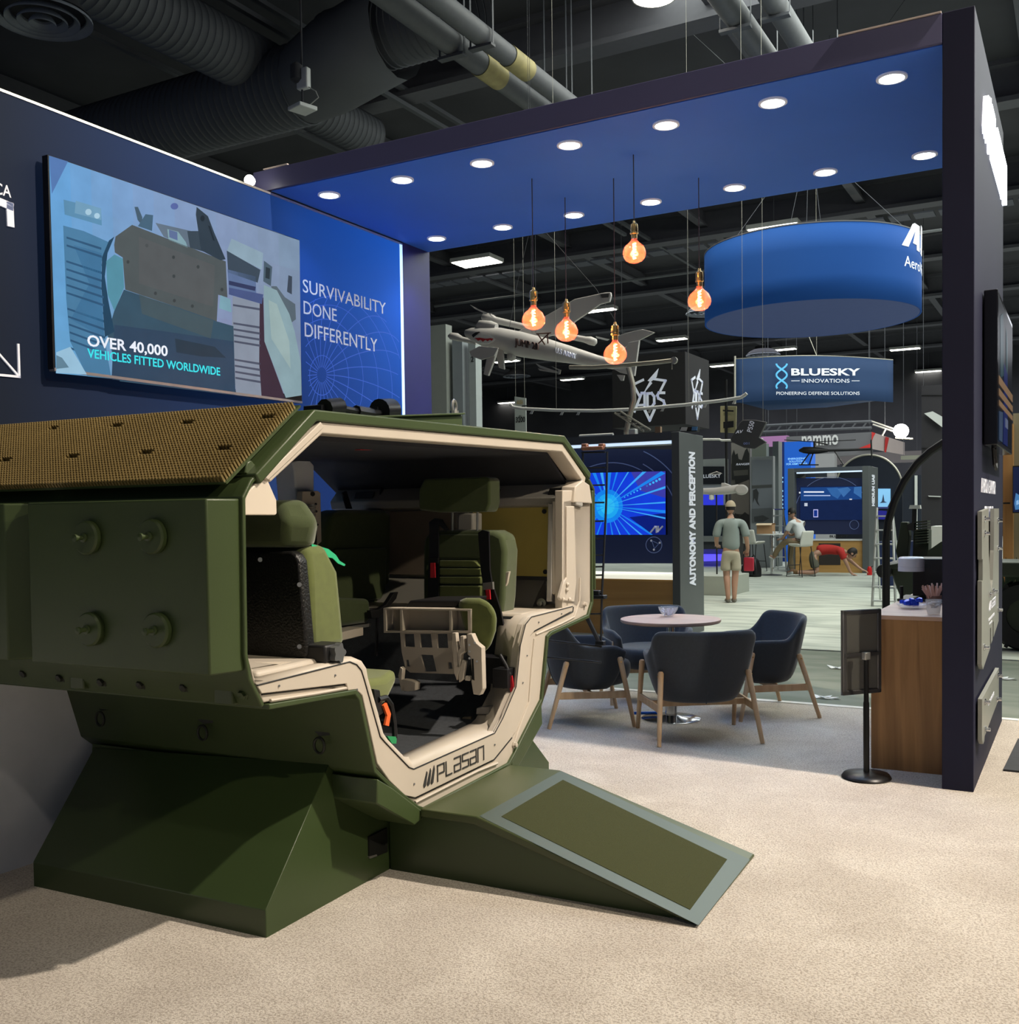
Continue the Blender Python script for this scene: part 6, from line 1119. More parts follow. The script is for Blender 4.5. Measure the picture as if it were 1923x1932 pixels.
# grey display drone on its podium
YG = 19.0; t = empty('display_drone', PY(1370, 935, YG), 0, 'smooth grey drone body with a rear disc, displayed on a thin stand', 'drone')
rr = []; g_ = depth(PY(1370, 930, YG)) / 1942
for x, y, r_ in [(1290, 928, 4), (1325, 927, 6), (1350, 927, 7), (1372, 925, 8), (1392, 922, 8), (1410, 925, 3)]: c = PY(x, y, YG); rr.append([c + V((0, cos(a) * r_ * g_, sin(a) * r_ * g_)) for a in [2 * pi * k / 14 for k in range(14)]])
M().loft(rr).build('fuselage', M_mgrey, t, smooth=60)
mm = M(); mm.loft([[PY(1399 + cos(a) * 13, 924 + sin(a) * 10 * 1, YG + dy_) for a in [2 * pi * k / 20 for k in range(20)]] for dy_ in (-.1, .1)]); mm.build('rear_disc', M_mgrey, t, smooth=40, bevel=.03)
yp([(1361, 911), (1366, 911), (1384, 918), (1386, 926), (1360, 924)], YG, .1, M_mgrey, 'fin', t, bevel=.01); M().lathe([(.001, -.06), (.05, -.04), (.05, .04), (.001, .06)], PY(1343, 938, YG), ZP, 12).build('camera_ball', M_wh, t)
ytube([(1338, 895), (1352, 890), (1362, 893), (1345, 896)], YG, .01, M_mgrey, 'propeller', t)
a = PY(1352, 933, YG); M().cyl(a, (a.x, a.y, .38), .015, 6).build('stand', M_blk, t)
a, b = PY(1300, 1100, 19.0), PY(1388, 1100, 19.0); M().box((a.x, 18.7, 0), (b.x, 19.9, .36)).build('podium', mat('grey podium', (.36, .38, .33), .6, var=.03), label='low pale grey podium behind the near kiosk', cat='podium', smooth=None, bevel=.006)
# yellow board on a black pole
YY = 20.2; t = empty('yellow_board', (PY(1374, 800, YY).x, YY, 0), 0, 'pale yellow upright board clamped on a tall black pole', 'board')
yp([(1359, 766), (1390, 766), (1389, 817), (1359, 816)], YY + .05, .03, mat('pale yellow board', (.38, .35, .20), .6, var=.05), 'board', t, bevel=.01)
p = PY(1370, 716, YY); M().cyl((p.x, YY, 0), p, .028, 8).build('pole', M_blk, t); yp([(1364, 773), (1384, 774), (1384, 777), (1364, 776)], YY - .02, .02, M_blk, 'arm', t); yp([(1365, 796), (1384, 794), (1384, 806), (1365, 808)], YY - .03, .03, M_blk, 'clamp', t)
M().lathe([(.001, 0), (.3, 0), (.3, .03), (.03, .05)], (p.x, YY, 0), ZP, 20).build('base', M_blk, t)

# far kiosk -------------------------------------------------------------------
yf2 = 26.5; xr2 = PY(1640, 1000, yf2).x; yb2 = PX(1657, 1000, xr2).y; h2 = PY(1640, 879, yf2).z; xl2 = PY(1487, 1000, yf2).x
k2 = kiosk(xr2, yf2, yb2, xl2, h2, .16, 'far slate grey display kiosk reading MEDIUM UAS down its side', 'MEDIUM UAS', None, (PX(1650, 955, xr2).z, PX(1650, 896, xr2).z))
yp([(1497, 902), (1638, 902), (1638, 1008), (1497, 1008)], yf2 + .25, .05, M_dk, 'graphic_panel', k2); yp([(1520, 889), (1560, 889), (1560, 900), (1520, 901)], yf2 + .6, .05, M_mgrey, 'rear_picture', k2)
mm = M(); arc(mm, 1570, 970, 70, -20, 200, yf2 + .24, .012); arc(mm, 1612, 990, 8.5, 0, 360, yf2 + .24, .012); mm.build('graphic_lines', M_ln, k2, smooth=None)
picture('screen_picture', k2, lambda x, y: PY(x, y, yf2 + .22), (0, -1, 0), [((18, 34, 72), [(1510, 918), (1626, 917), (1627, 981), (1510, 981)]), ((26, 66, 128), [(1511, 920), (1626, 918), (1626, 942), (1511, 945)]), ((48, 98, 160), [(1560, 921), (1580, 920), (1590, 928), (1581, 941), (1570, 935)]), ((58, 108, 168), [(1580, 922), (1600, 919), (1606, 924), (1592, 938)]), ((58, 108, 168), [(1612, 919), (1626, 918), (1626, 940), (1611, 930)]),
    ((235, 240, 250), [(1517, 927), (1555, 927), (1555, 929.5), (1517, 929.5)]), ((170, 190, 230), [(1517, 934), (1567, 934), (1567, 936), (1517, 936)]), ((190, 200, 215), [(1518, 949), (1524, 949), (1524, 955), (1518, 955)]), ((190, 190, 240), [(1535, 961), (1544, 961), (1544, 976), (1535, 976)]), ((20, 50, 130), [(1536, 962.5), (1542.5, 962.5), (1542.5, 974.5), (1536, 974.5)]), ((220, 225, 235), [(1508, 928), (1511, 928), (1511, 931), (1508, 931)]), ((220, 225, 235), [(1603, 941), (1608, 941), (1608, 943), (1603, 943)])], label='lit blue page on the screen')
zc2 = PY(1600, 1018, yf2).z; M().box((xl2 + .17, yf2 + .08, 0), (xr2 - .17, yf2 + .7, zc2 - .03)).build('counter_body', M_oakl, k2, smooth=None); yp([(1545, 1025), (1586, 1025), (1586, 1066), (1545, 1066)], yf2 + .075, .02, mat('dark recess', (.03, .024, .02), .7), 'open_bay', k2)
M().box((xl2 + .17, yf2 + .06, zc2 - .03), (xr2 - .17, yf2 + .72, zc2)).build('counter_top', M_wh, k2, smooth=None)
M().text('BLUESKY', PY(1566, 1014, yf2 + .3), (1, 0, 0), ZP, cap=.06, width=.45, ext=.02, bold=.02).build('counter_lettering', M_blk, k2, smooth=None)
# small helicopter on the far kiosk
YH = yf2 + .4; t = empty('model_helicopter', PY(1530, 884, YH), 0, 'black unmanned helicopter standing on the far kiosk roof', 'helicopter'); h_ = depth(PY(1530, 850, YH)) / 1942
mm = M(); mm.tube([PY(*p, YH) for p in [(1508, 850), (1516, 849), (1530, 850), (1545, 850), (1562, 850)]], [2 * h_, 6 * h_, 7 * h_, 6 * h_, 3 * h_], 12); mm.build('fuselage', M_blk, t); ytube([(1560, 850), (1600, 849), (1643, 847)], YH, .035, M_blk, 'tail_boom', t)
ytube([(1644, 830), (1645, 865)], YH, .02, M_blk, 'tail_rotor', t); ytube([(1480, 830), (1537, 834), (1615, 830)], YH, .012, M_blk, 'main_rotor', t); ytube([(1537, 834), (1537, 846)], YH, .03, M_blk, 'rotor_mast', t); ytube([(1535, 833), (1562, 839)], YH - .1, .02, M_blk, 'main_rotor', t)
for q in ([(1527, 856), (1512, 877)], [(1534, 856), (1527, 877)], [(1575, 851), (1592, 877)]): ytube(q, YH, .018, M_blk, 'skid_leg', t)
ytube([(1508, 877), (1545, 877)], YH, .018, M_blk, 'skid', t); M().tube([PY(1592, 877, YH), PY(1585, 876, YH)], .01, 5).build('skid', M_blk, t)

# far booths -------------------------------------------------------------------
def hang(o, xs, Y, z0, z1=10.6):
    for x in xs: M().cyl((x, Y, z0), (x, Y, z1), .006, 5).build('cord', M_duct, o)
def block(name, x0, x1, y_top, Y, th, m_, label, cat, par=None, zb=0, yb=None):
    a, b = PY(x0, y_top, Y), PY(x1, y_top, Y); z0 = zb if yb is None else PY(x0, yb, Y).z
    return M().box((a.x, Y, z0), (b.x, Y + th, a.z)).build(name, m_, par, label=label, cat=cat, smooth=None)
Mn = lambda n, rgb, es=0: mat('booth ' + n, srgb(*rgb), .6, var=.05, vs=2, emit=srgb(*rgb) if es else None, es=es)
b1 = block('booth_wall', 1290, 1368, 868, 29, .3, Mn('white', (150, 155, 155)), 'white framed booth wall with dark screens behind the near kiosk', 'booth wall')
yp([(1296, 880), (1366, 880), (1366, 913), (1296, 914)], 28.95, .05, Mn('black', (16, 20, 30)), 'sign_screen', b1); M().text('BLUESKY', PY(1322, 902, 28.94), (1, 0, 0), ZP, cap=.10, width=PY(1361, 0, 28.94).x - PY(1322, 0, 28.94).x, bold=.02).build('lettering', M_white, b1, smooth=None)
yp([(1300, 924), (1364, 924), (1364, 953), (1300, 953)], 28.95, .05, Mn('blue lit', (40, 50, 200), .8), 'lit_panel', b1); yp([(1300, 953), (1369, 953), (1369, 1012), (1300, 1012)], 28.93, .05, Mn('navy', (16, 30, 48)), 'dark_screen', b1)
yp([(1300, 1012), (1372, 1012), (1372, 1022), (1300, 1022)], 28.4, .6, Mn('shelf', (120, 125, 125)), 'shelf', b1); yp([(1290, 1022), (1372, 1022), (1372, 1036), (1290, 1036)], 28.5, .5, Mn('dark base', (50, 54, 60)), 'shelf_front', b1)
yp([(1290, 1046), (1364, 1046), (1364, 1058), (1290, 1060)], 28.7, .2, Mn('violet lit', (90, 80, 250), 1.2), 'glow_strip', b1)
b2 = block('photo_banner', 1379, 1415, 835, 30, .2, Mn('photo', (95, 92, 88)), 'tall printed banner with pine trees and a vehicle photo', 'banner')
picture('banner_print', b2, lambda x, y: PY(x, y, 29.97), (0, -1, 0), [((140, 136, 130), [(1380, 836), (1414, 836), (1414, 875), (1380, 875)]), ((38, 40, 38), [(1381, 860), (1385, 848), (1388, 858), (1392, 855), (1394, 866), (1400, 868), (1406, 850), (1410, 845), (1414, 856), (1414, 905), (1381, 905)]), ((80, 78, 72), [(1384, 888), (1412, 886), (1412, 898), (1386, 900)]), ((34, 34, 34), [(1386, 898), (1412, 896), (1410, 912), (1388, 912)]), ((120, 112, 104), [(1380, 918), (1414, 905), (1414, 970), (1380, 970)]), ((40, 36, 34), [(1380, 982), (1388, 968), (1396, 975), (1406, 966), (1414, 972), (1414, 1010), (1380, 1010)])], lit=False, dz=.003)
M().text('RANGER', PY(1389, 878, 29.93), (1, 0, 0), ZP, cap=.06, width=.4, shear=.3, bold=.02).build('banner_lettering', M_white, b2, smooth=None)
b3 = block('photo_banner', 1416, 1459, 862, 28.5, .2, Mn('pale', (150, 155, 158)), 'tall pale banner printed with a soldier and helicopter in black and white', 'banner')
picture('banner_print', b3, lambda x, y: PY(x, y, 28.47), (0, -1, 0), [((128, 134, 142), [(1419, 868), (1457, 868), (1457, 985), (1419, 985)]), ((84, 86, 86), [(1419, 916), (1457, 914), (1457, 920), (1419, 922)]), ((60, 62, 64), [(1421, 925), (1428, 922), (1432, 930), (1430, 945), (1434, 955), (1429, 950), (1424, 940), (1421, 950)]), ((100, 104, 108), [(1419, 960), (1457, 958), (1457, 985), (1419, 985)]), ((66, 68, 70), [(1423, 975), (1440, 972), (1452, 978), (1440, 985), (1424, 985)])], lit=False, dz=.003)
block('booth_post', 1458, 1469, 833, 29.2, .4, Mn('post', (120, 128, 128)), 'slim pale booth post between the printed banner and the blue tower', 'post')
block('booth_post', 1417, 1446, 838, 31, .3, Mn('khaki', (105, 112, 104)), 'khaki panel rising behind the soldier banner', 'panel')
b4 = block('blue_tower', 1480, 1530, 834, 32, .6, Mn('blue', (25, 90, 190), .5), 'bright blue booth tower lettered ENERGIZING SOLUTIONS FOR ARMY NEEDS', 'booth tower')
block('tower_side', 1469, 1480, 834, 32, .6, Mn('navy side', (20, 40, 100), .3), None, None, b4)
for tx, yb_, x0, x1 in (('ENERGIZING', 867.5, 1487, 1522), ('SOLUTIONS', 872.5, 1489, 1520), ('FOR ARMY NEEDS', 877.5, 1484, 1524)): M().text(tx, PY(x0, yb_, 31.97), (1, 0, 0), ZP, cap=.055, width=PY(x1, 0, 31.97).x - PY(x0, 0, 31.97).x, bold=.02).build('tower_lettering', Mn('pale cyan', (150, 210, 250), .6), b4, smooth=None)
mm = M()
for yy in (900, 908, 925, 935, 942, 950, 957): mm.prism([PY(*p, 31.97) for p in ((1471, yy), (1478, yy), (1478, yy + 2.5), (1471, yy + 2.5))], (0, -.01, 0))
mm.build('side_lettering', Mn('pale cyan', (150, 210, 250), .6), b4, smooth=None)
# gray fascia with lettering
t = empty('round_fascia', PY(1570, 860, 40), 0, 'grey hanging fascia with white nammo lettering and red corner stripes', 'hanging sign')
yp([(1484, 824), (1645, 815), (1645, 856), (1484, 868)], 40, .3, Mn('fascia', (98, 98, 102)), 'front_face', t); M().text('nammo', PY(1513, 841, 39.9), (1, 0, 0), ZP, cap=.36, width=PY(1583, 0, 39.9).x - PY(1513, 0, 39.9).x, bold=.02).build('lettering', mat('white text', (.6, .6, .6), .5, var=0), t, smooth=None)
M().prism([PY(1645, 815, 40), PY(1705, 834, 43), PY(1705, 858, 43), PY(1645, 847, 40)], (0, .3, 0)).build('side_face', Mn('pale side', (190, 175, 172)), t, smooth=None)
hang(t, (PY(1500, 0, 40.1).x, PY(1640, 0, 40.1).x), 40.15, PY(1500, 820, 40).z)
for q in ([(1645, 815), (1652, 817), (1648, 824), (1645, 832)], [(1645, 836), (1645, 848), (1620, 846)]): yp(q, 39.9, .05, Mn('red', (190, 40, 38)), 'red_stripe', t)
M().prism([PY(1672, 824, 41.2), PY(1678, 826, 41.5), PY(1672, 854, 41.2), PY(1670, 853, 41.2)], (0, -.1, 0)).build('red_stripe', Mn('red', (190, 40, 38)), t, smooth=None)
b = block('lilac_header', 1436, 1486, 824, 41, .3, Mn('lilac', (150, 105, 150), .3), 'lilac lit booth header left of the grey fascia', 'booth header', yb=843)
hang(b, (PY(1440, 0, 41.1).x, PY(1480, 0, 41.1).x), 41.15, PY(1440, 824, 41).z)
block('white_booth_wall', 1530, 1575, 857, 38, .4, Mn('offwhite', (150, 150, 152)), 'off white booth wall behind the model helicopter', 'booth wall')
b = block('low_header', 1484, 1740, 860, 46.5, .3, Mn('rose grey', (120, 112, 116)), 'rose grey booth header under the grey fascia', 'booth header', yb=880)
hang(b, (PY(1500, 0, 46.6).x, PY(1730, 0, 46.6).x), 46.65, PY(1500, 860, 46.5).z)
# black half round backdrop
YR = 30.0; rcx, rcy, rr_ = 1640, 921, 63
t = empty('round_backdrop', (PY(rcx, 921, YR).x, YR, 0), 0, 'black round topped backdrop behind the far kiosk', 'backdrop')
prof = [(rcx + rr_ * cos(a), rcy - rr_ * sin(a)) for a in [pi * k / 28 for k in range(29)]] + [(rcx - rr_, 1086), (rcx + rr_, 1084)]
yp(prof, YR, .15, mat('black backdrop', srgb(20, 28, 42), .6, var=.1), 'disc_panel', t); M().tube([PY(*p, YR) for p in prof[:29]], .03, 6).build('edge_trim', M_tube, t)
yp([(1657, 922), (1680, 922), (1680, 945), (1674, 957), (1657, 957)], YR - .1, .05, Mn('sky picture', (120, 175, 215), .8), 'lit_picture', t, label='pale blue lit picture'); yp([(1664, 946), (1667, 932), (1669, 946), (1674, 948), (1660, 949)], YR - .11, .02, Mn('tower pic', (60, 80, 110)), 'picture_tower', t); yp([(1657, 963), (1673, 964), (1673, 980), (1657, 980)], YR - .1, .05, Mn('violet screen', (30, 30, 130), .5), 'violet_screen', t)
b = block('dark_booth_wall', 1704, 1738, 897, 29, .3, Mn('dark navy', (22, 30, 44)), 'dark navy booth wall with a pale post, right of the round backdrop', 'booth wall'); yp([(1726, 897), (1731, 897), (1731, 1000), (1726, 1000)], 28.9, .05, M_wh, 'pale_post', b)
b = block('dark_tower', 1739, 1800, 728, 22, 1.5, Mn('brown black', (44, 42, 46)), 'tall brown black tower with a pale facet, left of the right column', 'tower'); yp([(1744, 780), (1760, 776), (1778, 786), (1778, 806), (1762, 794)], 21.9, .05, M_wh, 'pale_facet', b); yp([(1751, 935), (1775, 936), (1775, 938), (1753, 937)], 21.95, .05, M_wh, 'light_slot', b)
for y in (745, 845): yp([(1739, y), (1790, y), (1790, y + 1), (1739, y + 1)], 21.98, .02, M_blk, 'seam', b)
b = block('low_roof_edge', 1700, 1745, 860, 33, .3, Mn('pale edge', (140, 140, 126)), 'thin pale booth roof edge right of the fascia', 'booth header', yb=867)
hang(b, (PY(1704, 0, 33.1).x, PY(1742, 0, 33.1).x), 33.15, PY(1700, 860, 33).z)
# truss with the second blazing lamp
t = empty('lighting_truss', PY(1540, 805, 36), 0, 'black lighting truss high in the distance', 'truss')
for yy in (800, 812): ytube([(1440, yy + 3), (1500, yy), (1645, yy - 5)], 36, .05, M_duct, 'chord', t)
for k in range(10): ytube([(1445 + k * 20, 815 - k * .5), (1455 + k * 20, 802 - k * .5)], 36, .03, M_duct, 'web', t)
for x in (1450, 1640): a = PY(x, 800, 36); M().cyl(a, (a.x, 36, 10.6), .01, 5).build('drop_rod', M_duct, t)
t = empty('spot_bar', PY(1690, 812, 34), 0, 'silver lamp bar with a blazing spotlight above the fascia corner', 'lamp')
for q in ([(1645, 795), (1695, 812)], [(1647, 801), (1690, 815)], [(1665, 822), (1672, 808)], [(1690, 826), (1723, 828)]): ytube(q, 34, .03, M_tube, 'bar', t)
M().lathe([(.001, -.25), (.2, -.15), (.22, .1), (.001, .2)], PY(1700, 813, 33.8), (0, 1, 0), 16).build('lamp', mat('blazing', (1, 1, 1), .5, emit=(1, .93, .8), es=60, var=0), t)

a = PY(1670, 803, 34); M().cyl(a, (a.x, 34, 10.6), .008, 5).build('drop_rod', M_duct, t)
# tables, stools, ladders, bags of the far booth ----------------------------------
def stool(px, py, rz, label):
    c = G(px, py); t = empty('bar_stool', c, rz, label, 'stool', 'white bar stools'); T = loc_T(t)
    def sp(u, v):
        x = (u - .5) * .44
        if v < .5: q = v / .5; y = -.20 + .38 * (1 - q); z = .74 + .02 * q * 0 + .05 * abs(u - .5) ** 2 * 4
        else: q = (v - .5) / .5; y = -.20 - .07 * q; z = .74 + .36 * q
        x *= 1 - .12 * (v > .5) * (v - .5) * 2
        return (x, y + (.03 * (abs(u - .5) * 2) ** 2 if v > .5 else 0), z)
    M(T).grid(sp, 9, 13).build('seat_shell', mat('white leatherette', (.62, .62, .56), .5, var=.03), t, solid=.05, sub=1, smooth=80)
    for sx_ in (-1, 1):
        M(T).tube([(sx_ * .19, .14, .72), (sx_ * .22, .22, .02), (sx_ * .22, -.26, .02), (sx_ * .19, -.16, .72)], .011, 6).build('sled_leg', M_blk, t)
    M(T).tube([(-.21, .19, .28), (.21, .19, .28)], .010, 6).build('foot_bar', M_blk, t); return t
stool(1510, 1089, R(62), 'white bar stool the seated person sits on'); stool(1424, 1079, R(-25), 'empty white bar stool beside the high table'); stool(1668, 1040, R(160), 'white bar stool behind the near ladder, left one'); stool(1706, 1040, R(180), 'white bar stool behind the near ladder, right one')
c = G(1456, 1085); t = empty('high_table', c, 0, 'white high table on one chrome foot, beside the seated person', 'table')
M().lathe([(.001, .99), (.36, .99), (.36, 1.015), (.001, 1.015)], c, ZP, 32).build('tabletop', M_wh, t); M().cyl(c + V((0, 0, .02)), c + V((0, 0, .99)), .03, 12).build('column', M_chr, t); M().lathe([(.001, 0), (.26, 0), (.26, .01), (.04, .03)], c, ZP, 28).build('foot', M_blk, t)
cb = c + V((-.12, -.05, 1.0155)); t = empty('cardboard_box', cb, 0, 'open brown cardboard box on the high table', 'box'); M_cb = mat('cardboard', srgb(165, 130, 95), .8, var=.05)
M().box(cb + V((-.19, -.13, 0)), cb + V((.19, .13, .22))).build('carton', M_cb, t, smooth=None); M().obox(cb + V((.0, -.17, .235)), (.19, 0, 0), (0, .05, .02), (0, 0, .003)).build('flap', mat('cardboard light', srgb(200, 180, 150), .8), t); M().obox(cb + V((-.0, .17, .235)), (.19, 0, 0), (0, .05, -.02), (0, 0, .003)).build('flap', M_cb, t)
for k in range(5): q = c + V((.10 + .055 * k * (1 if k < 4 else .3), -.18 + .05 * (k % 2), 1.0155)); M().lathe([(.001, 0), (.022, 0), (.026, .06), (.024, .06), (.02, .004)], q, ZP, 10).build('plastic_cup', M_glass, label='clear plastic cup standing on the high table', cat='cup', group='clear cups on the high table')
c = G(1419, 1088); t = empty('backpack', c, R(-20), 'black backpack standing on the far carpet', 'backpack'); T = loc_T(t)
M(T).loft([[(-.22, -.1, 0), (.22, -.1, 0), (.22, .1, 0), (-.22, .1, 0)], [(-.24, -.13, .18), (.22, -.13, .18), (.22, .1, .18), (-.22, .1, .18)], [(-.15, -.08, .42), (.15, -.08, .42), (.15, .08, .42), (-.15, .08, .42)], [(-.06, -.04, .47), (.08, -.04, .47), (.08, .04, .47), (-.06, .04, .47)]]).build('bag', M_belt, t, bevel=.05, seg=3); M(T).tube([(-.05, .06, .46), (0, .07, .52), (.06, .06, .46)], .012, 6).build('carry_loop', M_belt, t); M(T).box((-.13, -.16, .05), (.13, -.12, .22)).build('front_pocket', M_belt, t, bevel=.02)
def ladder(pts, Y, label, steps):
    (x0, x1, xt0, xt1, yt, yb_) = pts; t = empty('step_ladder', (PY((x0 + x1) / 2, yb_, Y).x, Y, 0), 0, label, 'ladder'); m_ = mat('aluminium', (.5, .52, .52), .35, .7)
    L0, L1 = PY(xt0, yt, Y + .35), PY(xt1, yt, Y + .35); b0, b1_ = PY(x0, yb_, Y), PY(x1, yb_, Y); b0.z = b1_.z = 0
    M().tube([L0, b0], .022, 6).build('front_rail', m_, t); M().tube([L1, b1_], .022, 6).build('front_rail', m_, t)
    for q, s_ in ((L0, -1), (L1, 1)): M().tube([q, (q.x + s_ * .06, Y + 1.0, 0)], .016, 6).build('rear_rail', m_, t)
    for k in range(steps): f_ = (k + .6) / steps; a, b = L0.lerp(b0, f_), L1.lerp(b1_, f_); M().obox((a + b) / 2, (b - a) / 2, (0, .045, 0), (0, 0, .012)).build('step', m_, t)
    M().obox((L0 + L1) / 2 + V((0, .1, 0)), (L1 - L0) / 2, (0, .1, 0), (0, 0, .015)).build('top_cap', mat('violet cap', (.05, .06, .25), .5), t); return t
ladder((1646, 1690, 1655, 1684, 958, 1146), 17.4, 'aluminium step ladder standing left of the dark green vehicle', 7)
ladder((1459, 1484, 1460, 1478, 961, 1078), 26.6, 'distant aluminium step ladder in front of the blue tower', 6)
# dark green vehicle to the right, seen on both sides of the column
M_dg = mat('dark vehicle green', (.022, .032, .018), .5, var=.1)
YV = 13.6; t = empty('green_robot_vehicle', (PY(1760, 1150, YV).x, YV + .8, 0), 0, 'dark green tracked robot vehicle parked behind the reception counter', 'vehicle')
yp([(1679, 1071), (1700, 1064), (1800, 1064), (1800, 1128), (1700, 1130), (1688, 1100)], YV, 1.2, M_dg, 'body', t, bevel=.02); yp([(1664, 1068), (1700, 1062), (1705, 1074), (1672, 1074)], YV - .05, 1.2, M_dg, 'deck', t, bevel=.01)
c = PY(1667, 1078, YV - .1); M().lathe([(.03, 0), (.085, 0), (.09, .03), (.09, 1.2), (.03, 1.2)], c, (0, 1, 0), 24, True).build('roller', M_blk, t)
yp([(1700, 985), (1712, 985), (1716, 1010), (1712, 1062), (1696, 1062), (1690, 1040)], YV + .3, .2, M_dg, 'mast_post', t, bevel=.01)
for k in range(9): yp([(1727, 984 + k * 5), (1750, 982 + k * 5), (1750, 985 + k * 5), (1727, 987 + k * 5)], YV + .2, .3, M_dg, 'cooling_fin', t)
yp([(1724, 1000), (1752, 1000), (1752, 1062), (1722, 1062)], YV + .4, .3, M_dg, 'engine_block', t); yp([(1750, 1040), (1776, 1022), (1800, 1022), (1800, 1064), (1750, 1064)], YV + .1, .5, M_dg, 'sloped_hull', t)
yp([(1717, 953), (1736, 953), (1737, 960), (1715, 960)], YV + .2, .1, M_wh, 'white_cap', t); ytube([(1726, 960), (1725, 1000)], YV + .3, .03, M_blk, 'sensor_mast', t); yp([(1711, 990), (1724, 985), (1726, 1002), (1714, 1000)], YV + .2, .15, M_blk, 'sensor', t)
a = PY(1720, 1100, YV); M().box((a.x - .15, YV + .1, 0), (a.x + 1.2, YV + 1.1, .45)).build('running_gear', M_blk, t, bevel=.03)
block('white_cabinet', 1757, 1800, 993, 16.5, .6, M_wh, 'white vented cabinet just left of the right column', 'cabinet', yb=1046 if False else None)
block('draped_table', 1657, 1716, 1022, 21.5, .8, Mn('blue cloth', (22, 38, 78)), 'table draped in dark blue cloth behind the ladder', 'table')
# strip visible right of the column
YS = 15.0
b = block('wood_panel_wall', 1893, 1912, 800, YS, .3, wood('honey wood', srgb(180, 125, 70), srgb(200, 148, 90), 2, 4), 'honey wood wall panels right of the right column', 'booth wall')
block('tan_wall', 1912, 2000, 780, YS + .2, .3, Mn('tan wall', (150, 145, 120)), 'tan booth wall at the right edge of the photo', 'booth wall')
b = M().box((PY(1911, 880, YS - .1).x, YS - .1, PY(1911, 968, YS - .1).z), (PY(1990, 880, YS - .1).x, YS - .04, PY(1911, 879, YS - .1).z)).build('monitor', M_blk, label='dark monitor cut off by the right edge of the photo', cat='screen', smooth=None)
picture('screen_picture', b, lambda x, y: PY(x, y, YS - .102), (0, -1, 0), [((24, 32, 60), [(1912, 881), (1988, 881), (1988, 966), (1912, 966)]), ((70, 120, 170), [(1914, 950), (1917, 930), (1925, 935), (1930, 960), (1916, 962)]), ((140, 180, 220), [(1918, 945), (1922, 943), (1923, 951), (1918, 953)])], label='night blue picture')
block('wall_light_slot', 1893, 1906, 948, YS - .05, .04, M_blk, 'small dark lever on the honey wood panel', 'fitting', yb=951)
t = empty('snake_plants', (PY(1908, 1100, 13.4).x, 13.4, .0), 0, 'row of dark snake plants in a trough right of the column', 'plants'); mm = M()
for k in range(16):
    x = 1895 + k * 4; a = PY(x, 1112, 13.4); h_ = .26 + .12 * ((k * 7) % 5) / 4; lean = .03 * ((k * 3) % 5 - 2)
    mm.loft([[a + V((-.02, 0, 0)), a + V((0, .01, 0)), a + V((.02, 0, 0)), a + V((0, -.01, 0))], [a + V((lean * .5 - .028, 0, h_ * .5)), a + V((lean * .5, .008, h_ * .5)), a + V((lean * .5 + .028, 0, h_ * .5)), a + V((lean * .5, -.008, h_ * .5))], [a + V((lean, 0, h_))] * 1 + [a + V((lean + .001, 0, h_)), a + V((lean + .002, 0, h_)), a + V((lean + .001, .001, h_))]])
tag(mm.build('leaves', mat('plant green', (.02, .035, .018), .6, var=.3, vs=20), t, smooth=60), kind='stuff')
a = PY(1893, 1112, 13.3); M().box((a.x, 13.25, 0), (a.x + 1.6, 13.55, a.z)).build('trough', M_blk, t, bevel=.01)
c = PY(1902, 1188, 12.6); t = empty('big_wheel', (c.x + .18, 12.6, 0), 0, 'knobbly black tyre under a dark green mudguard, right of the column', 'wheel')
mm = M(); rw = c.z + .0; rw = max(.38, rw); mm.lathe([(rw * .5, -.12), (rw * .93, -.14), (rw, -.08), (rw, .08), (rw * .93, .14), (rw * .5, .12)], (c.x + .18, 12.6, rw), (0, 1, 0), 40); mm.build('tyre', mat('tyre', (.014, .015, .015), .8, var=.2), t)
mm = M(); [mm.obox((c.x + .18 + cos(a) * rw * .99, 12.6 + s_ * .07, rw + sin(a) * rw * .99), V((cos(a), 0, sin(a))) * .02, V((-sin(a), 0, cos(a))) * .02, (0, .07, 0)) for k in range(30) for a, s_ in ((2 * pi * k / 30 + .1 * (k % 2), 1 if k % 2 else -1),)]; tag(mm.build('tread', mat('tyre', (.014, .015, .015), .8, var=.2), t), kind='stuff')
M().lathe([(.001, -.05), (rw * .5, -.08), (rw * .5, .08), (.001, .05)], (c.x + .18, 12.6, rw), (0, 1, 0), 24).build('hub', M_dg, t)
M().box((c.x - .3, 12.3, rw * 2 + .06), (c.x + 1.4, 13.1, rw * 2 + .22)).build('mudguard', M_dg, t, bevel=.02)
# litter on the bare aisle floor
for px, py, lb in ((1585, 1262, 'crumpled clear film on the bare aisle floor'), (1560, 1318, 'torn white tape scrap at the carpet edge'), (1895, 1282, 'small white scrap on the aisle right of the column')):
    c = G(px, py, -.012); mm = M()
    for k in range(7): a = k * 1.7; mm.add([c + V((cos(a) * .03, sin(a) * .02, .001 + .002 * k)), c + V((cos(a + .8) * .13, sin(a + .8) * .06, .012 + .01 * (k % 3))), c + V((cos(a + 1.6) * .10, sin(a + 1.6) * .05, .004))], [(0, 1, 2)])
    mm.build('floor_litter', mat('pale film', (.6, .62, .62), .3, var=0), label=lb, cat='litter', smooth=None, solid=.002)
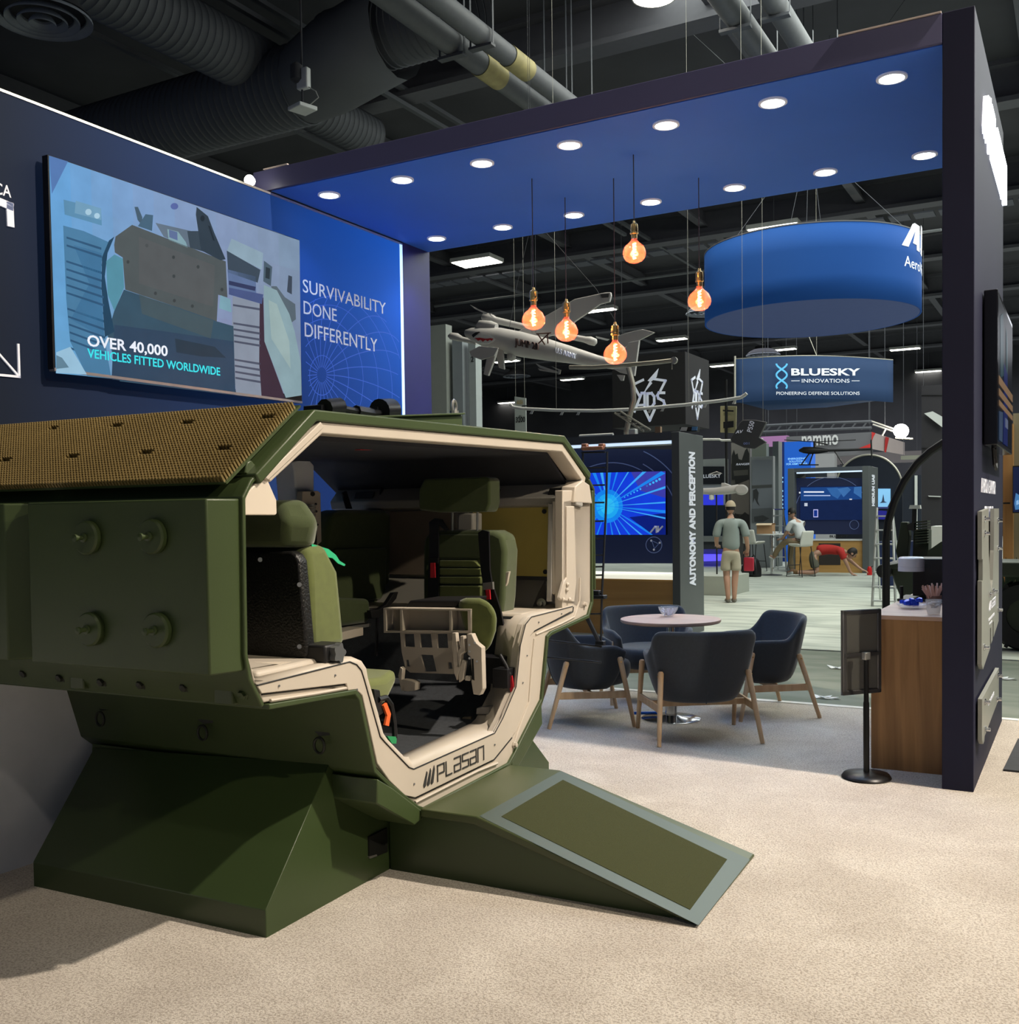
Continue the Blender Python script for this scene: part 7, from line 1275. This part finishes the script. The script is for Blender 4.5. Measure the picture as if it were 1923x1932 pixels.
# ================================================================ PEOPLE
M_skin = mat('skin', (.42, .24, .165), .55, var=.06, vs=10); M_hair = mat('dark hair', (.010, .008, .007), .6, var=.2, vs=60)
def skin(name, T, verts, edges, m_, par=None, sub=2, label=None, cat=None, cap_=None):
    if par is None:
        P = [T(v[:3]) for v in verts]; lo = min(P, key=lambda p: p.z); base = V((P[0].x, P[0].y, 0)); W = Matrix.Translation(base)
    else: W = WM[par.name]; P = [T(v[:3]) for v in verts]
    me = bpy.data.meshes.new(name); inv = W.inverted(); me.from_pydata([inv @ p for p in P], edges, []); me.materials.append(m_)
    o = bpy.data.objects.new(name, me); COL.objects.link(o)
    if par is None: o.matrix_world = W
    else: o.parent = par
    WM[o.name] = W; sk_ = o.modifiers.new('skin', 'SKIN'); sk_.use_smooth_shade = True; sk_.branch_smoothing = .3
    for i, v in enumerate(verts):
        d = me.skin_vertices[0].data[i]; r = v[3]; d.radius = r if isinstance(r, tuple) else (r, r); d.use_root = i == 0
    s_ = o.modifiers.new('sub', 'SUBSURF'); s_.levels = sub; s_.render_levels = sub
    tag(o, label, cat); return o
def TP(loc, rz, s=1): Wm = Matrix.Translation(V(loc)) @ Matrix.Rotation(rz, 4, 'Z') @ Matrix.Scale(s, 4); return lambda p: Wm @ V(p)
def head(mm_T, c, up, fwd, par, r=.1, hair=True, cap=False):
    up = V(up).normalized(); fwd = V(fwd).normalized(); rt = fwd.cross(up).normalized(); c = V(c)
    def L_(x, y, z): return c + rt * x + fwd * y + up * z
    def hp(u, v):
        a = u * 2 * pi; b = -pi / 2 + v * pi; x = cos(b) * cos(a) * .075; y = cos(b) * sin(a) * .095; z = sin(b) * .118
        if z < 0: x *= 1 + z * 2.2; y = y * (1 + z * 1.2) + (-z) * .12
        return L_(x, y, z)
    M(mm_T).grid(hp, 20, 14, True).build('head', M_skin, par, smooth=80)
    M(mm_T).loft([[L_(-.012, .09, .02), L_(.012, .09, .02), L_(0, .08, .03)], [L_(-.018, .118, -.02), L_(.018, .118, -.02), L_(0, .09, -.01)], [L_(-.012, .10, -.03), L_(.012, .10, -.03), L_(0, .09, -.03)]]).build('nose', M_skin, par, smooth=80)
    for s_ in (-1, 1):
        M(mm_T).lathe([(.001, -.008), (.022, -.006), (.026, .004), (.001, .01)], L_(s_ * .078, 0, -.005), rt * s_, 10).build('ear', M_skin, par)
        M(mm_T).lathe([(.001, .004), (.010, .002), (.011, 0)], L_(s_ * .03, .092, .012), fwd, 8).build('eye', M_hair, par)
    M(mm_T).obox(L_(0, .102, -.055), rt * .022, fwd * .004, up * .004).build('mouth', mat('lips', (.30, .12, .10), .5, var=0), par, bevel=.002)
    if hair:
        def hf(u, v):
            a = u * 2 * pi; b = -.35 + v * (pi / 2 + .35); s2 = 1.13; front = sin(a) > .55
            if front: b = max(b, .42)
            return L_(cos(b) * cos(a) * .075 * s2, cos(b) * sin(a) * .095 * s2 - .004, sin(b) * .118 * s2 + .002)
        M(mm_T).grid(hf, 24, 9, True).build('hair', M_hair, par, smooth=80)
# 1: man walking away in a grey T-shirt, shorts and a beige cap
c = G(1380, 1137); T = TP(c, YAW + R(-6), .985)
body = [(0, 0, .92, (.125, .10)), (0, -.0, 1.08, (.12, .09)), (0, 0, 1.25, (.13, .10)), (0, 0, 1.40, (.11, .08)), (0, .0, 1.49, .055), (0, .02, 1.56, .05),
        (.085, 0, .86, .09), (.075, .01, .50, .062), (.062, .0, .36, .06), (.05, -.03, .09, .04), (.05, .05, .05, .035), (.05, .14, .035, .03),
        (-.085, 0, .86, .09), (-.075, .03, .50, .062), (-.07, -.02, .36, .06), (-.06, -.06, .09, .04), (-.06, .02, .05, .035), (-.06, .10, .035, .03),
        (.19, 0, 1.38, .06), (.26, -.03, 1.13, .045), (.30, .09, .95, .034), (.30, .16, .90, .028), (.30, .22, .87, .022),
        (-.19, 0, 1.38, .06), (-.25, .0, 1.13, .045), (-.23, .14, 1.0, .034), (-.20, .22, .99, .028), (-.19, .27, .99, .022)]
E_ = [(0, 1), (1, 2), (2, 3), (3, 4), (4, 5), (0, 6), (6, 7), (7, 8), (8, 9), (9, 10), (10, 11), (0, 12), (12, 13), (13, 14), (14, 15), (15, 16), (16, 17), (3, 18), (18, 19), (19, 20), (20, 21), (21, 22), (3, 23), (23, 24), (24, 25), (25, 26), (26, 27)]
p1 = skin('person', T, body, E_, M_skin, label='person in grey T-shirt and beige cap walking away with a red bag', cat='person')
skin('t_shirt', T, [(0, -.005, .88, (.175, .135)), (0, -.005, 1.08, (.165, .125)), (0, -.005, 1.27, (.175, .13)), (0, 0, 1.41, (.13, .095)), (0, 0, 1.475, (.07, .065)), (.20, 0, 1.385, .082), (.255, -.02, 1.20, .078), (.262, -.025, 1.14, .07), (-.20, 0, 1.385, .082), (-.245, 0, 1.20, .078), (-.25, 0, 1.14, .07)],
     [(0, 1), (1, 2), (2, 3), (3, 4), (3, 5), (5, 6), (6, 7), (3, 8), (8, 9), (9, 10)], mat('grey cotton', (.24, .285, .275), .9, var=.06, vs=6), p1)
skin('shorts', T, [(0, 0, .95, (.15, .12)), (0, 0, .86, (.155, .125)), (.09, .0, .80, .105), (.085, .01, .60, .10), (.085, .01, .55, .10), (-.09, .01, .80, .105), (-.088, .02, .60, .10), (-.088, .02, .55, .10)], [(0, 1), (1, 2), (2, 3), (3, 4), (1, 5), (5, 6), (6, 7)], mat('beige cotton', (.42, .38, .29), .9, var=.06, vs=8), p1)
for s_, y_ in ((1, .0), (-1, -.03)):
    skin('shoe', T, [(s_ * .052, y_ - .04, .055, (.05, .055)), (s_ * .055, y_ + .06, .045, (.054, .044)), (s_ * .06, y_ + .17, .035, (.048, .03))], [(0, 1), (1, 2)], mat('grey shoe', (.22, .20, .17), .7, var=.2, vs=40), p1)
head(T, (0, .03, 1.655), (0, .05, 1), (-.05, 1, -.05), p1)
def capf(u, v): a = u * 2 * pi; b = .02 + v * (pi / 2 - .02); return (cos(b) * cos(a) * .092, .03 + cos(b) * sin(a) * .112, 1.675 + sin(b) * .115)
M(T).grid(capf, 24, 8, True).build('cap', mat('beige cap', (.40, .34, .24), .8, var=.05), p1, smooth=80); M(T).prism([(.0, .12, 1.68), (.07, .13, 1.68), (.10, .20, 1.665), (.05, .235, 1.66), (-.05, .21, 1.665), (-.07, .12, 1.68)], (0, 0, .008)).build('cap_peak', mat('beige cap', (.40, .34, .24), .8, var=.05), p1, bevel=.003)
def hand(T, c, d, n, par, s=1.0):
    d = V(d).normalized(); n = V(n).normalized(); r_ = d.cross(n).normalized(); c = V(c)
    for k, (o_, l_) in enumerate(((-.028, .062), (-.010, .072), (.010, .068), (.028, .052))):
        a = c + r_ * o_ * s + d * .03 * s; M(T).tube([a, a + d * l_ * .5 * s - n * .008, a + d * l_ * .85 * s - n * .03 * s, a + d * l_ * .85 * s - n * .045 * s], [.009 * s, .0085 * s, .008 * s, .006 * s], 7).build('finger', M_skin, par)
    a = c + r_ * -.03 * s; M(T).tube([a - d * .01, a - r_ * .025 * s + d * .02 * s, a - r_ * .03 * s + d * .05 * s - n * .015], [.011 * s, .010 * s, .007 * s], 7).build('thumb', M_skin, par)
    M(T).loft([[c + r_ * x * s + d * y_ * s + n * z * .8 * s for x, z in ((-.036, -.012), (.036, -.012), (.036, .012), (-.036, .012))] for y_ in (-.045, .0, .035)]).build('palm', M_skin, par, bevel=.01)
hand(T, (.30, .20, .885), (0, .75, -.6), (0, .5, .8), p1); hand(T, (-.19, .26, .99), (.1, 1, 0), (0, 0, 1), p1)
bb = T((.33, .20, .66)); M().obox(bb, (.085, .02, 0), (-.01, .045, 0), (0, 0, .12)).build('red_bag', mat('red plastic', (.42, .02, .045), .35, var=.1), label='red plastic bag held by the person in grey', cat='bag', bevel=.02)
# 2: person sitting on a bar stool in a white polo and khaki trousers, facing left
c = G(1510, 1089); T = TP((c.x, c.y, 0), R(62) + 0, 1.0)
sit = [(0, -.06, .86, (.13, .11)), (0, -.02, 1.0, (.12, .10)), (0, .04, 1.16, (.125, .10)), (0, .12, 1.30, (.11, .08)), (0, .17, 1.37, .05), (0, .20, 1.43, .048),
       (.09, .08, .84, .085), (.11, .36, .80, .062), (.12, .40, .46, .05), (.13, .36, .14, .038), (.13, .45, .10, .03), (.14, .54, .08, .025),
       (-.09, .08, .84, .085), (-.10, .34, .84, .062), (-.10, .60, .64, .05), (-.10, .72, .44, .038), (-.10, .79, .46, .03), (-.10, .85, .50, .025),
       (.18, .10, 1.28, .055), (.22, .22, 1.07, .042), (.16, .40, .98, .032), (.12, .46, 1.02, .026), (.10, .50, 1.05, .02),
       (-.18, .10, 1.28, .055), (-.22, .22, 1.05, .042), (-.14, .42, .90, .032), (-.10, .50, .90, .026), (-.08, .55, .90, .02)]
p2 = skin('person', T, sit, E_, M_skin, label='person in a white shirt and khaki trousers sitting on the white bar stool', cat='person')
skin('shirt', T, [(0, -.07, .85, (.165, .14)), (0, -.03, 1.0, (.155, .13)), (0, .04, 1.17, (.16, .125)), (0, .12, 1.31, (.125, .095)), (0, .155, 1.355, (.065, .06)), (.185, .11, 1.28, .078), (.215, .19, 1.12, .072), (.218, .20, 1.10, .068), (-.185, .11, 1.28, .078), (-.215, .19, 1.12, .072), (-.218, .20, 1.10, .068)], [(0, 1), (1, 2), (2, 3), (3, 4), (3, 5), (5, 6), (6, 7), (3, 8), (8, 9), (9, 10)], mat('white cotton', (.56, .58, .58), .9, var=.04, vs=6), p2)
skin('trousers', T, [(0, -.06, .87, (.15, .13)), (0, -.04, .83, (.15, .13)), (.09, .10, .84, .10), (.11, .37, .80, .082), (.12, .41, .46, .07), (.13, .37, .16, .065), (-.09, .10, .84, .10), (-.10, .35, .84, .082), (-.10, .61, .64, .07), (-.10, .72, .46, .062)], [(0, 1), (1, 2), (2, 3), (3, 4), (4, 5), (1, 6), (6, 7), (7, 8), (8, 9)], mat('khaki cotton', (.25, .19, .115), .9, var=.05, vs=8), p2)
M(T).lathe([(.153, -.012), (.158, 0), (.153, .012)], (0, -.055, .90), (0, -.15, 1), 24).build('belt', mat('brown belt', (.06, .03, .02), .5), p2)
skin('shoe', T, [(.13, .34, .10, (.04, .045)), (.135, .44, .07, (.042, .035)), (.14, .54, .05, (.036, .024))], [(0, 1), (1, 2)], M_wh, p2); skin('shoe', T, [(-.10, .71, .42, (.04, .045)), (-.10, .79, .43, (.042, .035)), (-.10, .87, .47, (.036, .024))], [(0, 1), (1, 2)], M_wh, p2)
head(T, (0, .25, 1.52), (0, .3, 1), (.0, 1, -.45), p2); hand(T, (.12, .48, 1.03), (0, .6, .6), (0, .6, -.6), p2); hand(T, (-.09, .52, .90), (.1, 1, 0), (0, 0, 1), p2)
# 3: man on hands and knees in a red polo, facing right
c = G(1560, 1086); T = TP((c.x, c.y, 0), R(-90) + YAW * .6, 1.12)
kn_ = [(0, -.28, .50, (.135, .12)), (0, -.10, .55, (.13, .11)), (0, .10, .56, (.13, .11)), (0, .26, .54, (.12, .09)), (0, .36, .52, .055), (0, .43, .49, .05),
       (.11, -.28, .42, .09), (.13, -.20, .10, .06), (.13, -.34, .07, .055), (.13, -.62, .07, .04), (.13, -.68, .12, .035), (.13, -.68, .05, .03),
       (-.11, -.28, .42, .09), (-.13, -.22, .10, .06), (-.13, -.36, .07, .055), (-.13, -.64, .07, .04), (-.13, -.70, .12, .035), (-.13, -.70, .05, .03),
       (.19, .28, .50, .062), (.23, .38, .28, .045), (.22, .46, .09, .032), (.22, .52, .035, .026), (.22, .58, .022, .018),
       (-.19, .30, .50, .062), (-.20, .50, .32, .045), (-.10, .68, .16, .032), (-.06, .74, .12, .026), (-.04, .79, .10, .02)]
p3 = skin('person', T, kn_, E_, M_skin, label='person in a red polo and olive shorts kneeling on hands and knees', cat='person')
skin('polo_shirt', T, [(0, -.22, .53, (.165, .145)), (0, -.08, .56, (.165, .14)), (0, .10, .57, (.165, .135)), (0, .27, .545, (.14, .105)), (0, .35, .525, (.07, .065)), (.195, .29, .50, .085), (.215, .33, .38, .078), (.22, .34, .36, .074), (-.195, .31, .50, .085), (-.20, .40, .42, .076), (-.20, .42, .40, .072)], [(0, 1), (1, 2), (2, 3), (3, 4), (3, 5), (5, 6), (6, 7), (3, 8), (8, 9), (9, 10)], mat('red cotton', (.40, .025, .02), .9, var=.06, vs=6), p3)
skin('shorts', T, [(0, -.24, .51, (.16, .145)), (0, -.31, .46, (.16, .14)), (.11, -.28, .36, .115), (.13, -.24, .20, .10), (.13, -.23, .17, .10), (-.11, -.28, .36, .115), (-.13, -.24, .20, .10), (-.13, -.23, .17, .10)], [(0, 1), (1, 2), (2, 3), (3, 4), (1, 5), (5, 6), (6, 7)], mat('olive cotton', (.10, .10, .075), .9, var=.06, vs=8), p3)
for s_ in (1, -1): skin('boot', T, [(s_ * .13, -.60, .08, .055), (s_ * .13, -.70, .09, (.05, .06)), (s_ * .13, -.72, .05, (.045, .04))], [(0, 1), (1, 2)], mat('tan boot', (.22, .13, .06), .8, var=.2), p3)
head(T, (0, .52, .475), (0, .55, .7), (.0, .75, -.6), p3); hand(T, (.22, .52, .035), (0, 1, -.1), (0, 0, 1), p3); hand(T, (-.05, .76, .11), (.3, 1, -.2), (0, 0, 1), p3)
c = G(1641, 1085); t = empty('red_jug', c, 0, 'small red jug on the floor beside the kneeling person', 'jug'); M().lathe([(.001, 0), (.06, 0), (.062, .03), (.052, .16), (.035, .20), (.03, .21), (.001, .21)], c, ZP, 18).build('body', mat('red can', (.6, .02, .02), .35, var=.05), t); M().tube([c + V((.02, 0, .18)), c + V((.08, 0, .22))], .01, 6).build('spout', M_blk, t)
c = G(1625, 1087); M().box((c.x - .22, c.y - .12, 0), (c.x + .10, c.y + .06, .012)).build('floor_tray', M_wh, label='thin white sheet on the floor beside the red jug', cat='sheet')
